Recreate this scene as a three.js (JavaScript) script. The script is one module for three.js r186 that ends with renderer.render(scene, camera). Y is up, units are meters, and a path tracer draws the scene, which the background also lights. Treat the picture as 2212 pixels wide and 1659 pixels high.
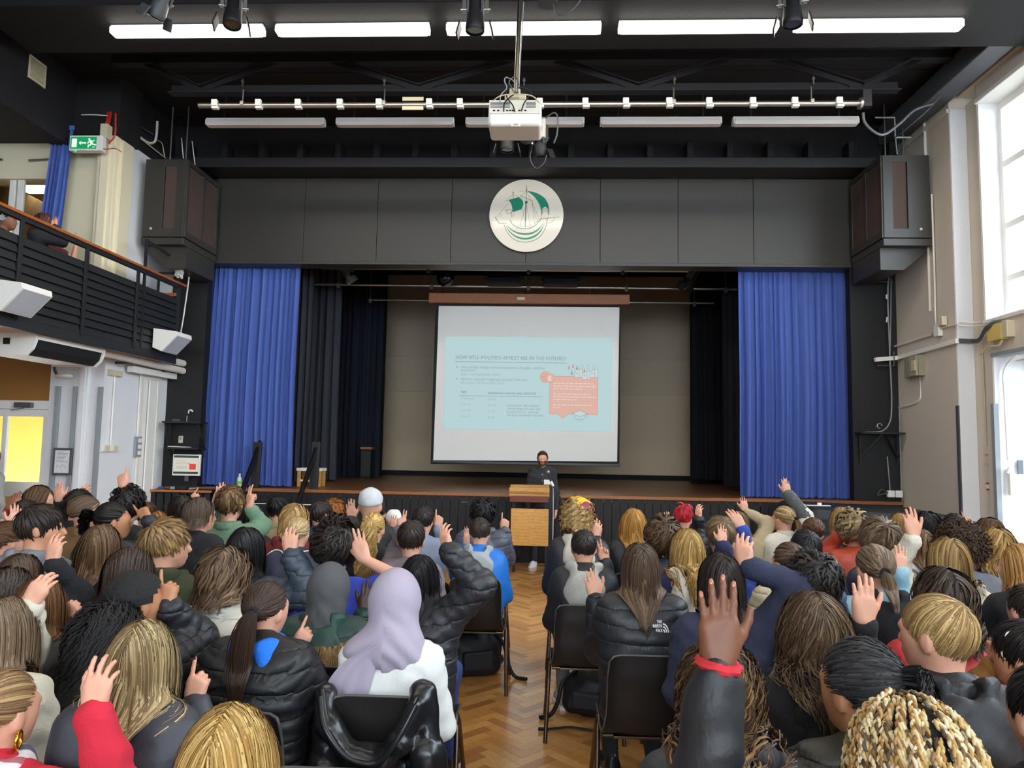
import * as THREE from 'three';
import { RoundedBoxGeometry } from 'three/addons/geometries/RoundedBoxGeometry.js';
import { mergeGeometries } from 'three/addons/utils/BufferGeometryUtils.js';
import { RectAreaLightUniformsLib } from 'three/addons/lights/RectAreaLightUniformsLib.js';

// ---------- camera, sky, exposure ----------
const W = 2212, H = 1659, F = 1560;
const scene = new THREE.Scene();
const camera = new THREE.PerspectiveCamera(2 * Math.atan(H / 2 / F) * 180 / Math.PI, W / H, 0.05, 200);
camera.position.set(0, 1.77, 0);
camera.rotation.order = 'YXZ';
camera.rotation.set(4.81 * Math.PI / 180, 2.61 * Math.PI / 180, 0.018);
camera.updateMatrixWorld(true);
const renderer = new THREE.WebGLRenderer({ antialias: true });
renderer.toneMapping = THREE.LinearToneMapping;
renderer.toneMappingExposure = 1.95;
renderer.shadowMap.enabled = true;
scene.background = new THREE.Color(0.76, 0.88, 1.0);   // an even overcast sky
scene.backgroundIntensity = 8;
const LAMP = 26;                                      // strength of each fluorescent batten
RectAreaLightUniformsLib.init();

// ---------- helpers ----------
let seed = 7;
const rnd = () => { seed = (seed + 0x6D2B79F5) | 0; let t = Math.imul(seed ^ (seed >>> 15), 1 | seed); t = (t + Math.imul(t ^ (t >>> 7), 61 | t)) ^ t; return ((t ^ (t >>> 14)) >>> 0) / 4294967296; };
const reseed = (n) => { seed = n * 7919 + 13; };
const V = (x, y, z) => new THREE.Vector3(x, y, z);
const lerp = (a, b, t) => a + (b - a) * t, clamp = (x, a, b) => Math.min(b, Math.max(a, x));
const sstep = (a, b, x) => { const t = clamp((x - a) / (b - a), 0, 1); return t * t * (3 - 2 * t); };
// measured places: the point at distance d into the hall seen at pixel (px, py) of the photograph
function at(px, py, d) {
  const v = V((px - W / 2) / F, -(py - H / 2) / F, -1).applyQuaternion(camera.quaternion);
  return v.multiplyScalar(d / -v.z).add(camera.position);
}
function onX(px, py, X) { const v = V((px - W / 2) / F, -(py - H / 2) / F, -1).applyQuaternion(camera.quaternion); return v.multiplyScalar((X - camera.position.x) / v.x).add(camera.position); }
const used = new Map();
function numbered(name) { const n = used.get(name) ?? 0; used.set(name, n + 1); return n ? name + '_' + String(n).padStart(3, '0') : name; }
function tag(o, label, category, group, kind) {
  if (label) o.userData.label = label; if (category) o.userData.category = category;
  if (group) o.userData.group = group; if (kind) o.userData.kind = kind;
  return o;
}
function group(name, label, category, pos, turn = 0, grp) {
  const o = new THREE.Group(); o.name = numbered(name); scene.add(o);
  if (pos) o.position.copy(pos); o.rotation.y = turn;
  return tag(o, label, category, grp);
}
function mesh(name, geo, mat, parent = scene) {
  const g = Array.isArray(geo) ? merge(geo.map((q, i) => i ? q.clone().translate(.0004 * i, .0003 * i, .0005 * i) : q)) : geo, o = new THREE.Mesh(g, mat);
  o.name = parent === scene ? numbered(name) : name; o.castShadow = o.receiveShadow = true; parent.add(o); return o;
}
// children of one parent that share a plain name get numbers of their own
function part(name, geo, mat, parent, label) { const o = mesh(numbered(parent.name + '/' + name).slice(parent.name.length + 1), geo, mat, parent); if (label) o.userData.label = label; return o; }
function struct(name, geo, mat, parent = scene) { const o = mesh(name, geo, mat, parent); if (parent === scene) o.userData.kind = 'structure'; return o; }
function merge(list) {
  const flat = list.map((g) => { const c = g.index ? g.toNonIndexed() : g.clone(); for (const k of Object.keys(c.attributes)) if (!['position', 'normal', 'uv', 'color'].includes(k)) c.deleteAttribute(k); return c; });
  const col = flat.some((g) => g.attributes.color);
  for (const g of flat) {
    const n = g.attributes.position.count;
    if (!g.attributes.uv) g.setAttribute('uv', new THREE.BufferAttribute(new Float32Array(n * 2), 2));
    if (col && !g.attributes.color) g.setAttribute('color', new THREE.BufferAttribute(new Float32Array(n * 3).fill(1), 3));
  }
  return mergeGeometries(flat);
}
// box uv in metres on every face
function boxUV(g, w, h, d) {
  const p = g.attributes.position, n = g.attributes.normal, uv = g.attributes.uv;
  for (let i = 0; i < p.count; i++) {
    const ax = Math.abs(n.getX(i)), ay = Math.abs(n.getY(i)), az = Math.abs(n.getZ(i));
    if (ax >= ay && ax >= az) uv.setXY(i, p.getZ(i), p.getY(i)); else if (ay >= az) uv.setXY(i, p.getX(i), p.getZ(i)); else uv.setXY(i, p.getX(i), p.getY(i));
  }
  return g;
}
function bx(w, h, d, x = 0, y = 0, z = 0, r = 0) {
  const g = r > 0 ? new RoundedBoxGeometry(w, h, d, 2, Math.min(r, w / 2.02, h / 2.02, d / 2.02)) : new THREE.BoxGeometry(w, h, d);
  g.translate(x, y, z); return boxUV(g);
}
const box2 = (x0, x1, y0, y1, z0, z1, r = 0) => bx(Math.abs(x1 - x0), Math.abs(y1 - y0), Math.abs(z1 - z0), (x0 + x1) / 2, (y0 + y1) / 2, (z0 + z1) / 2, r);
function tube(pts, r, segs = 0, sides = 7, closed = false) {
  const c = new THREE.CatmullRomCurve3(pts.map((p) => p.isVector3 ? p : V(...p)), closed, 'centripetal');
  return new THREE.TubeGeometry(c, segs || Math.max(2, (pts.length - 1) * 6), r, sides, closed);
}
function bar(a, b, r, sides = 8) {     // straight round bar
  const d = b.clone().sub(a), g = new THREE.CylinderGeometry(r, r, d.length(), sides);
  g.applyQuaternion(new THREE.Quaternion().setFromUnitVectors(V(0, 1, 0), d.clone().normalize()));
  const m = a.clone().add(b).multiplyScalar(.5); g.translate(m.x, m.y, m.z); return g;
}
function beam(a, b, w, h, r = 0) {      // straight square bar
  const d = b.clone().sub(a), g = bx(w, h, d.length(), 0, 0, 0, r), m = new THREE.Matrix4().lookAt(a, b, Math.abs(d.clone().normalize().y) > .95 ? V(0, 0, 1) : V(0, 1, 0));
  g.applyMatrix4(m); const c = a.clone().add(b).multiplyScalar(.5); g.translate(c.x, c.y, c.z); return g;
}
const cyl = (r0, r1, h, x, y, z, s = 16) => new THREE.CylinderGeometry(r0, r1, h, s).translate(x, y, z);
function prism(pts, z0, z1, bevel = 0) { // outline in x, y pushed along z
  const s = new THREE.Shape(pts.map((p) => new THREE.Vector2(p[0], p[1])));
  const g = new THREE.ExtrudeGeometry(s, { depth: z1 - z0 - 2 * bevel, bevelEnabled: bevel > 0, bevelSize: bevel, bevelThickness: bevel, bevelSegments: 2, curveSegments: 8 });
  return g.translate(0, 0, z0 + bevel);
}
// frontal plate that covers the pixel rectangle at distance d; thickness goes away from the viewer
function plate(x0, y0, x1, y1, d, t, r = 0) {
  const a = at(x0, (y0 + y1) / 2, d), b = at(x1, (y0 + y1) / 2, d), c = at((x0 + x1) / 2, y0, d), e = at((x0 + x1) / 2, y1, d);
  return box2(a.x, b.x, e.y, c.y, -d, -d - t, r);
}
// value noise
const hash3 = (x, y, z) => { let h = Math.imul(x, 374761393) + Math.imul(y, 668265263) + Math.imul(z, 2147483647 ^ 0x5bd1e995); h = Math.imul(h ^ (h >>> 13), 1274126177); return ((h ^ (h >>> 16)) >>> 0) / 4294967295; };
function noise(x, y, z) {
  const ix = Math.floor(x), iy = Math.floor(y), iz = Math.floor(z); let fx = x - ix, fy = y - iy, fz = z - iz;
  fx = fx * fx * (3 - 2 * fx); fy = fy * fy * (3 - 2 * fy); fz = fz * fz * (3 - 2 * fz);
  const l = (dx, dy) => lerp(hash3(ix + dx, iy + dy, iz), hash3(ix + dx, iy + dy, iz + 1), fz);
  return lerp(lerp(l(0, 0), l(1, 0), fx), lerp(l(0, 1), l(1, 1), fx), fy) * 2 - 1;
}
// ---------- textures ----------
function dataTex(w, h, fn, srgb, rep) {
  const d = new Uint8Array(w * h * 4);
  for (let y = 0; y < h; y++) for (let x = 0; x < w; x++) { const c = fn(x / w, y / h), o = (y * w + x) * 4; for (let k = 0; k < 3; k++) d[o + k] = clamp((Array.isArray(c) ? c[k] : c) * 255, 0, 255); d[o + 3] = 255; }
  const t = new THREE.DataTexture(d, w, h); t.magFilter = THREE.LinearFilter; t.minFilter = THREE.LinearMipmapLinearFilter; t.generateMipmaps = true;
  t.wrapS = t.wrapT = THREE.RepeatWrapping; if (srgb) t.colorSpace = THREE.SRGBColorSpace; if (rep) t.repeat.set(rep[0], rep[1]); t.needsUpdate = true; return t;
}
// tileable noise on a torus
const tn = (u, v, f, s = 0) => { const a = u * 2 * Math.PI, b = v * 2 * Math.PI, r = f / 6.283; return (noise(Math.cos(a) * r + 7 + s, Math.sin(a) * r + 3, Math.cos(b) * r + s) + noise(Math.sin(b) * r + 11, Math.cos(a) * r + s, Math.sin(a) * r + 5)) * .7; };
function canvasTex(w, h, draw) { const c = document.createElement('canvas'); c.width = w; c.height = h; const g = c.getContext('2d'); draw(g, w, h); const t = new THREE.CanvasTexture(c); t.colorSpace = THREE.SRGBColorSpace; return t; }
const T = {
  woven: dataTex(128, 128, (u, v) => .5 + .22 * Math.sin(u * 2 * Math.PI * 32) * Math.sin(v * 2 * Math.PI * 32) + .25 * tn(u, v, 40), false),
  fleece: dataTex(128, 128, (u, v) => .5 + .4 * tn(u, v, 60) + .3 * tn(u, v, 25, 9), false),
  plaster: dataTex(256, 256, (u, v) => .5 + .3 * tn(u, v, 30) + .25 * tn(u, v, 70, 4) + .3 * tn(u, v, 8, 2), false),
  smear: dataTex(256, 256, (u, v) => .62 + .25 * tn(u, v, 6) + .2 * tn(u, v, 22, 3), false),
  wood: dataTex(256, 256, (u, v) => { const s = tn(u * .5, v, 3, 1) * .5 + tn(u, v, 2, 5); const g = Math.sin((v * 22 + s * 3) * 2 * Math.PI) * .5 + .5, f = tn(u * .25, v, 120, 7); const k = .8 + .14 * g + .12 * f; return [k, k * .97, k * .93]; }, false),
  quilt: dataTex(128, 256, (u, v) => { const f = Math.sin(Math.PI * ((v * 4 + .06 * tn(u, v, 6)) % 1)), k = Math.pow(Math.max(0, f), .4); return k * .8 + .1 + (.22 * tn(u, v * .6, 42, 3) + .1 * tn(u, v, 90, 8)) * (1.1 - k); }, false),
  strands: dataTex(256, 64, (u, v) => { const k = .86 + .2 * tn(u, v * .02, 90, 2) + .14 * tn(u, v * .02, 30, 6); return [k, k, k]; }, false),
};
const M = {};
const std = (o) => new THREE.MeshStandardMaterial(o);
M.blackWall = std({ color: 0x0f0f12, roughness: .65, bumpMap: T.plaster, bumpScale: .002 });
M.blackPanel = std({ color: 0x35332f, roughness: .43, bumpMap: T.plaster, bumpScale: .0003 });
M.blackCeil = std({ color: 0x110f13, roughness: .75, bumpMap: T.plaster, bumpScale: .002 });
M.blackSteel = std({ color: 0x18161a, roughness: .55 });
M.blackSlat = std({ color: 0x1d1f21, roughness: .55, bumpMap: T.wood, bumpScale: .001 });
M.blackMatt = std({ color: 0x0d0d0f, roughness: .8 });
M.blackGloss = std({ color: 0x101012, roughness: .3 });
M.cream = std({ color: 0xd0c6b6, roughness: .6, bumpMap: T.plaster, bumpScale: .0015 });
M.creamWarm = std({ color: 0xe0d6b8, roughness: .6, bumpMap: T.plaster, bumpScale: .0015 });
M.whiteWall = std({ color: 0xdfe0e2, roughness: .55, bumpMap: T.plaster, bumpScale: .0015 });
M.white = std({ color: 0xe8e6df, roughness: .45 });
M.whitePipe = std({ color: 0xdedad0, roughness: .4 });
M.beige = std({ color: 0xcfc4a6, roughness: .5 });
M.grey = std({ color: 0x8d9498, roughness: .5 });
M.greyDark = std({ color: 0x4a4d52, roughness: .5 });
M.steel = std({ color: 0xb9b6ae, roughness: .3, metalness: .9 });
M.chrome = std({ color: 0x8b8377, roughness: .28, metalness: 1 });
M.yellowWall = std({ color: 0xd9bd5c, roughness: .7 });
M.redPlastic = std({ color: 0xb52b20, roughness: .4 });
M.oak = std({ color: 0xb4713c, roughness: .4, map: T.wood });
M.oakPale = std({ color: 0xd19a50, roughness: .45, map: T.wood });
M.rail = std({ color: 0xa85f2b, roughness: .35, map: T.wood });
M.glass = new THREE.MeshPhysicalMaterial({ color: 0xffffff, transmission: 1, roughness: 0, thickness: 0, ior: 1.45 });
M.lampOn = std({ color: 0xffffff, emissive: new THREE.Color(1, .95, .86), emissiveIntensity: 2.5, roughness: .6 });
M.lampOff = std({ color: 0xd8d0cc, roughness: .5 });
M.blueCurtain = std({ color: 0x4e66ae, roughness: .85, bumpMap: T.fleece, bumpScale: .001, side: THREE.DoubleSide });
M.navyCurtain = std({ color: 0x14182a, roughness: .9, side: THREE.DoubleSide });
M.greyCurtain = std({ color: 0x2d2e38, roughness: .9, side: THREE.DoubleSide });
// ---------- the hall ----------
const ZS = -11.1;                       // front of the stage
const XL = -5.97, XR = 5.345, CEIL = 6.78, ZB = 7.5;
const FX = at(162, 273, 9.4).x;
const STAGE = at(1160, 1068, 11.1).y;
struct('ceiling', box2(-11, 6.6, CEIL, CEIL + .2, ZB, -17.6), M.blackCeil);
{ // boards of the ceiling that show as long joints
  const c = scene.getObjectByName('ceiling');
  for (let i = 0; i < 9; i++) part('ceiling_panel', box2(-6.4, 5.9, CEIL - .012, CEIL + .01, -5.6 - i * .62, -5.6 - i * .62 - .6, .004), M.blackCeil, c);
}
struct('ceiling_beam', box2(-6.3, 5.6, 6.41, CEIL, -7.2, -8.15, .01), M.blackCeil);
struct('ceiling_beam', box2(-11, 5.6, 6.1, CEIL, -10.95, -11.1, .01), M.blackCeil);
{ const b = scene.getObjectByName('ceiling_beam_001'); for (let i = 0; i < 19; i++) part('joist', box2(-5.7 + i * .6, -5.6 + i * .6, 6.12, 6.4, -10.7, -10.96, .01), M.blackCeil, b); part('ledge', box2(-6.2, 5.5, 5.96, 6.12, -10.62, -11.05, .01), M.blackSteel, b); }
// walls
struct('wall_back', [box2(-11, -4.2, 0, CEIL, ZB, ZB + .3), box2(4.2, 6.6, 0, CEIL, ZB, ZB + .3), box2(-4.2, 4.2, 0, 2.2, ZB, ZB + .3), box2(-4.2, 4.2, 5.8, CEIL, ZB, ZB + .3)], M.whiteWall);
{ const w = group('window_5'); w.userData.kind = 'structure'; const g = []; for (let i = 0; i <= 6; i++) g.push(box2(-4.2 + i * 1.4 - .05, -4.2 + i * 1.4 + .05, 2.2, 5.8, ZB + .08, ZB + .18, .01)); for (const y of [2.25, 3.4, 4.6, 5.75]) g.push(box2(-4.2, 4.2, y - .05, y + .05, ZB + .08, ZB + .18, .01)); part('window_frame', g, M.white, w); }
struct('wall_left', box2(XL - .25, XL, 0, 5.96, -9.53, -11.15), M.whiteWall);
struct('wall_left_high', [box2(XL - .25, XL + .01, 5.96, CEIL, -9.4, -11.15), box2(FX - .25, FX, 5.75, CEIL, ZB, -9.45, .01), box2(FX, XL + .06, 5.93, CEIL, -9.36, -9.9, .01)], M.blackCeil);
struct('ceiling_balcony', box2(-11, FX - .05, 5.86, CEIL, ZB, -9.6), M.blackCeil);
struct('wall_left_aisle', box2(-11.2, -11, 0, CEIL, ZB, -9.7), M.whiteWall);
// right wall beside the stage, set back in steps towards the windows
struct('wall_right', [box2(XR, XR + .9, 0, CEIL, -9.57, -17.4)], M.cream);
struct('wall_right_recess', [box2(XR + .22, XR + .9, 0, 6.4, -9.25, -9.57)], M.cream);
const winZ = [[-9.22, -5.9], [-5.3, -2.0], [-1.4, 1.9], [2.5, 5.8]], WX = XR + .44;
{
  const g = [];
  let z0 = -9.25;
  for (const [a, b] of winZ) { g.push(box2(XR + .16, XR + .8, 0, 6.5, z0, a)); g.push(box2(XR + .16, XR + .8, 0, 3.42, a, b)); g.push(box2(XR + .16, XR + .8, 6.25, 6.5, a, b)); z0 = b; }
  g.push(box2(XR + .16, XR + .8, 0, 6.5, z0, ZB)); g.push(box2(XR + .1, XR + .8, 6.5, CEIL, -9.57, ZB));
  // the doorway under the first window is left open
  g.splice(1, 1, box2(XR + .16, XR + .8, 2.98, 3.42, -9.22, -5.9), box2(XR + .16, XR + .8, 0, 2.98, -9.22, -9.1), box2(XR + .16, XR + .8, 0, 2.98, -7.4, -5.9));
  struct('wall_right_windows', g, M.cream);
}
struct('wall_right_reveal', [box2(XR + .165, WX, 3.43, 6.24, -9.2, -9.225), box2(XR + .004, XR + .216, 0, 6.34, -9.556, -9.58)], M.whiteWall);
const mullion = (g, y, z0, z1, x = WX) => g.push(box2(x - .03, x + .05, y - .04, y + .04, z0, z1, .008));
winZ.forEach(([a, b], i) => {
  const w = group('window_' + (i + 1), null, null); w.userData.kind = 'structure';
  const g = [box2(WX - .04, WX + .06, 3.42, 6.25, a, a + .09, .01), box2(WX - .04, WX + .06, 3.42, 6.25, b - .09, b, .01), box2(WX - .04, WX + .06, 6.14, 6.25, a, b, .01), box2(WX - .04, WX + .06, 3.42, 3.52, a, b, .01)];
  for (let k = 1; k < 4; k++) g.push(box2(WX - .04, WX + .06, 3.42, 6.25, lerp(a, b, k / 4) - .05, lerp(a, b, k / 4) + .05, .01));
  part('window_frame', g, M.white, w);
  for (const y of [3.95, 4.62, 5.42]) { const m = []; mullion(m, y, a + .05, b - .05); part('glazing_bar', m, M.white, w); }
  part('window_sill', box2(XR + .13, WX, 3.38, 3.43, a, b, .01), M.white, w);
  part('window_board', box2(XR + .12, WX, 6.24, 6.3, a, b, .01), M.white, w);
  const ys = [3.5, 3.95, 4.62, 5.42, 6.16];
  if (i === 0) for (let k = 0; k < 4; k++) for (let j = 0; j < 4; j++) part('pane', box2(WX + .004, WX + .010, ys[j], ys[j + 1], lerp(a, b, k / 4) + .05, lerp(a, b, (k + 1) / 4) - .05), M.glass, w);
});
// long beam at the top of the right wall, lit by the windows, and the white trim under it
struct('beam_right', box2(XR - .32, XR - .02, 6.42, 6.7, 3, -10.9, .015), std({ color: 0x4c5056, roughness: .5 }));
struct('trim_1', box2(XR - .03, XR + .02, 6.3, 6.36, -9.57, -11.0, .005), M.cream);
for (const [px, y0, y1] of [[1917 + 90, 262, 690]]) { const a = at(px, y0, 10.15), b = at(px + 18, y1, 10.15); struct('trim_2', bar(V(XR - .015, a.y, -10.15), V(XR - .015, 3.72, -10.15), .02), M.whitePipe); }
// corner guards
for (const [x, z, m] of [[XR, -9.57, M.greyDark], [XR + .16, -9.1, M.grey]]) struct('corner_guard', box2(x - .012, x + .05, .1, 2.38, z - .05, z + .012, .004), m);
// left return wall with doors below and on the balcony
const ZL = -9.5;
const doorOpen = [[-8.0, -6.52, 0, 2.62], [-8.0, -6.45, 3.35, 5.35]];
struct('wall_left_return', [box2(-6.72, XL + .06, 2.95, 5.9, ZL, ZL - .25), box2(-11, -8.0, 0, 5.9, ZL, ZL - .25), box2(-8.0, -6.72, 5.35, 5.9, ZL, ZL - .25), box2(-8.0, -6.72, 3.05, 3.35, ZL, ZL - .25)], M.creamWarm);
struct('wall_left_lower_return', box2(-6.72, XL + .002, 0, 2.95, ZL, ZL - .25), M.whiteWall);
struct('pilaster_left', [box2(-6.22, XL + .012, 3.0, 5.94, ZL + .1, ZL - .3, .02), box2(-6.15, -6.03, 3.0, 5.95, ZL + .13, ZL + .06, .01)], M.creamWarm);
struct('pilaster_left_lower', [box2(-6.3, -6.16, 0, 2.9, ZL + .05, ZL - .1, .012), box2(-6.27, -6.19, 0, 2.9, ZL + .065, ZL + .02, .008)], M.whiteWall);
for (const [x, z] of [[-6.58, ZL + .02], [-6.33, ZL + .03], [-5.99, ZL + .02]]) struct('corner_guard', box2(x - .03, x + .03, .1, 2.45, z - .01, z + .03, .004), M.grey);
{ // lower door: frame, fanlight with arch, leaf with pane
  const d = group('door_1'); d.userData.kind = 'structure';
  const zf = ZL - .05, x0 = at(-60, 900, 9.5).x, x1 = at(102, 900, 9.5).x, yt = at(60, 884, 9.5).y;
  part('door_frame', [box2(x1, x1 + .1, 0, yt + .12, zf + .04, zf - .08, .01), box2(x0 - .9, x1 + .1, yt, yt + .12, zf + .04, zf - .08, .01)], M.white, d);
  const l = part('door_leaf', [box2(x1 - .09, x1, 0, yt, zf, zf - .05, .008), box2(x0 - .7, x1, yt - .1, yt, zf, zf - .05, .008), box2(x0 - .7, x1, 0, .25, zf, zf - .05, .008), box2(x0 - .7, x1, .95, 1.15, zf, zf - .05, .008), box2(at(5, 900, 9.5).x - .03, at(5, 900, 9.5).x + .04, 0, yt, zf, zf - .05, .008)], M.white, d);
  part('pane', box2(x0 - .7, x1 - .09, 1.15, yt - .1, zf - .02, zf - .026), M.glass, l);
  part('kick_panel', box2(x0 - .7, x1 - .09, .25, .95, zf - .005, zf - .04), std({ color: 0xcdb26a, roughness: .5 }), l);
  part('door_closer', [box2(at(34, 880, 9.5).x, at(72, 880, 9.5).x, yt + .02, yt + .09, zf + .1, zf + .04, .01), beam(V(at(30, 880, 9.5).x, yt - .02, zf + .1), V(at(60, 880, 9.5).x, yt + .01, zf + .13), .02, .012)], M.greyDark, d);
  const cx = at(20, 0, 9.5).x, ya = yt + .12, s = new THREE.Shape([[-8, ya], [-6.7, ya], [-6.7, 3.06], [-8, 3.06]].map((p) => new THREE.Vector2(...p))), hole = new THREE.Path(); hole.moveTo(cx - .62, ya + .02); hole.lineTo(cx + .42, ya + .02); hole.quadraticCurveTo(cx + .2, ya + .34, cx - .12, ya + .36); hole.quadraticCurveTo(cx - .45, ya + .36, cx - .62, ya + .02); s.holes.push(hole);
  part('transom_panel', new THREE.ExtrudeGeometry(s, { depth: .06, bevelEnabled: false }).translate(0, 0, zf - .1), std({ color: 0x9a6c31, roughness: .7 }), d);
}
{ // upper double door with panes and closers
  const d = group('door_2'); d.userData.kind = 'structure';
  const zf = ZL - .05, X = (px) => at(px, 400, 9.5).x, Y = (py) => at(60, py, 9.5).y, y0 = 3.35;
  part('door_frame', [box2(-8, -6.72, Y(352), Y(330), zf + .05, zf - .08, .01), box2(-8, -6.72, Y(330), Y(285) + .05, zf, zf - .06, .01)], M.creamWarm, d);
  for (const [a, b] of [[-70, 28], [32, 128]]) {
    const l = part('door_leaf', [box2(X(a), X(a) + .09, y0, Y(352), zf, zf - .05, .008), box2(X(b) - .09, X(b), y0, Y(352), zf, zf - .05, .008), box2(X(a), X(b), Y(362), Y(352), zf, zf - .05, .008), box2(X(a), X(b), y0, y0 + .3, zf, zf - .05, .008)], M.white, d);
    part('pane', box2(X(a) + .09, X(b) - .09, y0 + .3, Y(362), zf - .02, zf - .026), M.glass, l);
    part('door_closer', beam(V(X(a + 30), Y(349), zf + .08), V(X(b - 25), Y(346), zf + .06), .03, .03), M.steel, d);
  }
}
// lit corridors behind the two doors
struct('wall_corridor', [box2(-11, -6.25, 0, 2.95, -12.4, -12.5), box2(-11, -6.25, 3.2, 6.0, -12.6, -12.7), box2(-11, -11.1, 0, 6.1, -9.5, -12.7)], M.yellowWall);
struct('floor_corridor', [box2(-11, -6.25, 2.95, 3.25, -9.6, -12.7), box2(-11, -6.25, 5.95, 6.05, -9.6, -12.7)], M.yellowWall);
for (const y of [2.75, 5.85]) {
  const t = group('corridor_light', 'bright corridor lamp seen through the glazed doors ' + (y > 3 ? 'of the balcony' : 'under the balcony'), 'light', V(-8.1, y, -11.3));
  part('diffuser', bx(1.2, .06, .3, 0, 0, 0, .02), M.lampOn, t); part('housing', bx(1.26, .04, .34, 0, .05, 0, .01), M.white, t);
  const l = new THREE.RectAreaLight(new THREE.Color(1, .86, .55), 2.6, 1.2, .3); l.position.set(-8.1, y - .05, -11.3); l.lookAt(-8.1, 0, -11.3); scene.add(l);
}
{ // stone arch and brick seen through the upper door
  const a = group('stone_arch', 'brown stone arch seen through the upper glazed door beside the blue curtain', 'arch', V(-9.55, 3.25, -11.6));
  for (let i = 0; i < 9; i++) { const t0 = i / 9 * 1.5, t1 = (i + .95) / 9 * 1.5, R0 = 1.45, R1 = 1.85, p = (t, r) => [r * Math.cos(t), 1.15 + r * Math.sin(t) * .85]; part('voussoir', prism([p(t0, R0), p(t0, R1), p((t0 + t1) / 2, R1), p(t1, R1), p(t1, R0), p((t0 + t1) / 2, R0)], -.15, .15, .01), std({ color: [0x6e5a3c, 0x7c6541, 0x63513a][i % 3], roughness: .9, bumpMap: T.plaster, bumpScale: .006 }), a); }
  for (let i = 0; i < 3; i++) part('pier_stone', box2(1.45, 1.85, i * .38, i * .38 + .37, -.15, .15, .01), std({ color: [0x6e5a3c, 0x63513a, 0x75603f][i], roughness: .9 }), a);
  part('brick_spandrel', box2(1.86, 2.55, 0, 2.6, -.12, .1, .01), std({ color: 0x8a4a35, roughness: .9 }), a);
}
// ---------- parquet ----------
const BL = .28, BW = .07;
{
  const f = struct('floor', box2(-11, 6.3, -.2, -.006, ZB, ZS - .05), M.blackMatt);
  const oakMat = ['#d9a560', '#d09850', '#c58a44', '#dfae68', '#ba7d42', '#d29e5c', '#a8723c', '#d8a156', '#cb924e'].map((c) => new THREE.MeshPhysicalMaterial({ color: c, roughness: .4, map: T.wood, clearcoat: .9, clearcoatRoughness: .16 }));
  const block = bx(BL - .0012, .012, BW - .0012, 0, -.006, 0); { const uv = block.attributes.uv; for (let i = 0; i < uv.count; i++) uv.setXY(i, uv.getX(i) * 1.2, uv.getY(i) * 2.2); }
  // V-shaped courses that point away from the door, in strips across the hall
  const S = Math.SQRT1_2, spots = [];
  for (let j = -14; j < 180; j++) for (let i = -26; i < 26; i++) {
    // herringbone: pairs of blocks at right angles, turned by 45 degrees
    for (const kind of [0, 1]) {
      let u, v; // lattice before the turn
      if (kind === 0) { u = i * BL + j * BW + BL / 2; v = -i * BL + j * BW + BW / 2; } else { u = i * BL + j * BW + BW / 2 + BL; v = -i * BL + j * BW + BW - BL / 2; }
      const cx = (u - v) * S, cz = -(u + v) * S;
      if (cx < -7.3 || cx > 6.2 || cz > 3 || cz < ZS - .1) continue;
      spots.push([cx - .1, cz, kind ? 1 : 0]);
    }
  }
  const seen = spots.map((s, i) => [i, (s[0] > -.95 && s[0] < .85 && s[1] < -3.6) ? -s[1] : 99 + Math.abs(s[0])]).sort((a, b) => a[1] - b[1]);
  const near = new Set(seen.slice(0, 300).map((s) => s[0])), rest = [], dummy = new THREE.Object3D(), cols = [];
  spots.forEach((s, i) => {
    const turn = s[2] ? Math.PI / 4 : -Math.PI / 4, k = Math.floor(rnd() * 9), lift = rnd() * .0012;
    if (near.has(i)) { const m = part('parquet_block', block, oakMat[k], f); m.position.set(s[0], lift, s[1]); m.rotation.y = -turn; }
    else { rest.push([s[0], lift, s[1], -turn]); cols.push(oakMat[k].color); }
  });
  const im = new THREE.InstancedMesh(block, new THREE.MeshPhysicalMaterial({ color: 0xffffff, roughness: .4, map: T.wood, clearcoat: .9, clearcoatRoughness: .16 }), rest.length);
  rest.forEach((r, i) => { dummy.position.set(r[0], r[1], r[2]); dummy.rotation.y = r[3]; dummy.updateMatrix(); im.setMatrixAt(i, dummy.matrix); im.setColorAt(i, cols[i]); });
  im.name = 'parquet'; im.userData.kind = 'stuff'; im.receiveShadow = true; f.add(im);
}
// ---------- stage ----------
{
  const st = struct('floor_stage', box2(-6.9, 6.3, STAGE - .1, STAGE, ZS, -17.2, .006), new THREE.MeshPhysicalMaterial({ color: 0x7a5230, roughness: .42, map: T.wood, clearcoat: .3, clearcoatRoughness: .35 }));
  part('nosing', box2(XL, XR, STAGE - .045, STAGE + .004, ZS + .035, ZS - .06, .008), std({ color: 0x9a6134, roughness: .45, map: T.wood }), st);
  const fr = struct('wall_stage_front', box2(XL, XR, 0, STAGE - .05, ZS - .03, ZS - .2), M.blackWall);
  for (let i = 0; i < 92; i++) { const x = XL + (XR - XL) * i / 92; part('board', box2(x + .003, x + (XR - XL) / 92 - .003, .1, STAGE - .05, ZS + rnd() * .004, ZS - .03, .003), M.blackWall, fr); }
  part('plinth', box2(XL, XR, 0, .1, ZS + .012, ZS - .03, .004), M.blackMatt, fr);
  for (const px of [758, 1004]) part('hinge', bx(.1, .02, .012, at(px, 1070, 11.1).x, STAGE - .14, ZS + .006, .004), M.greyDark, fr);
}
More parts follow.
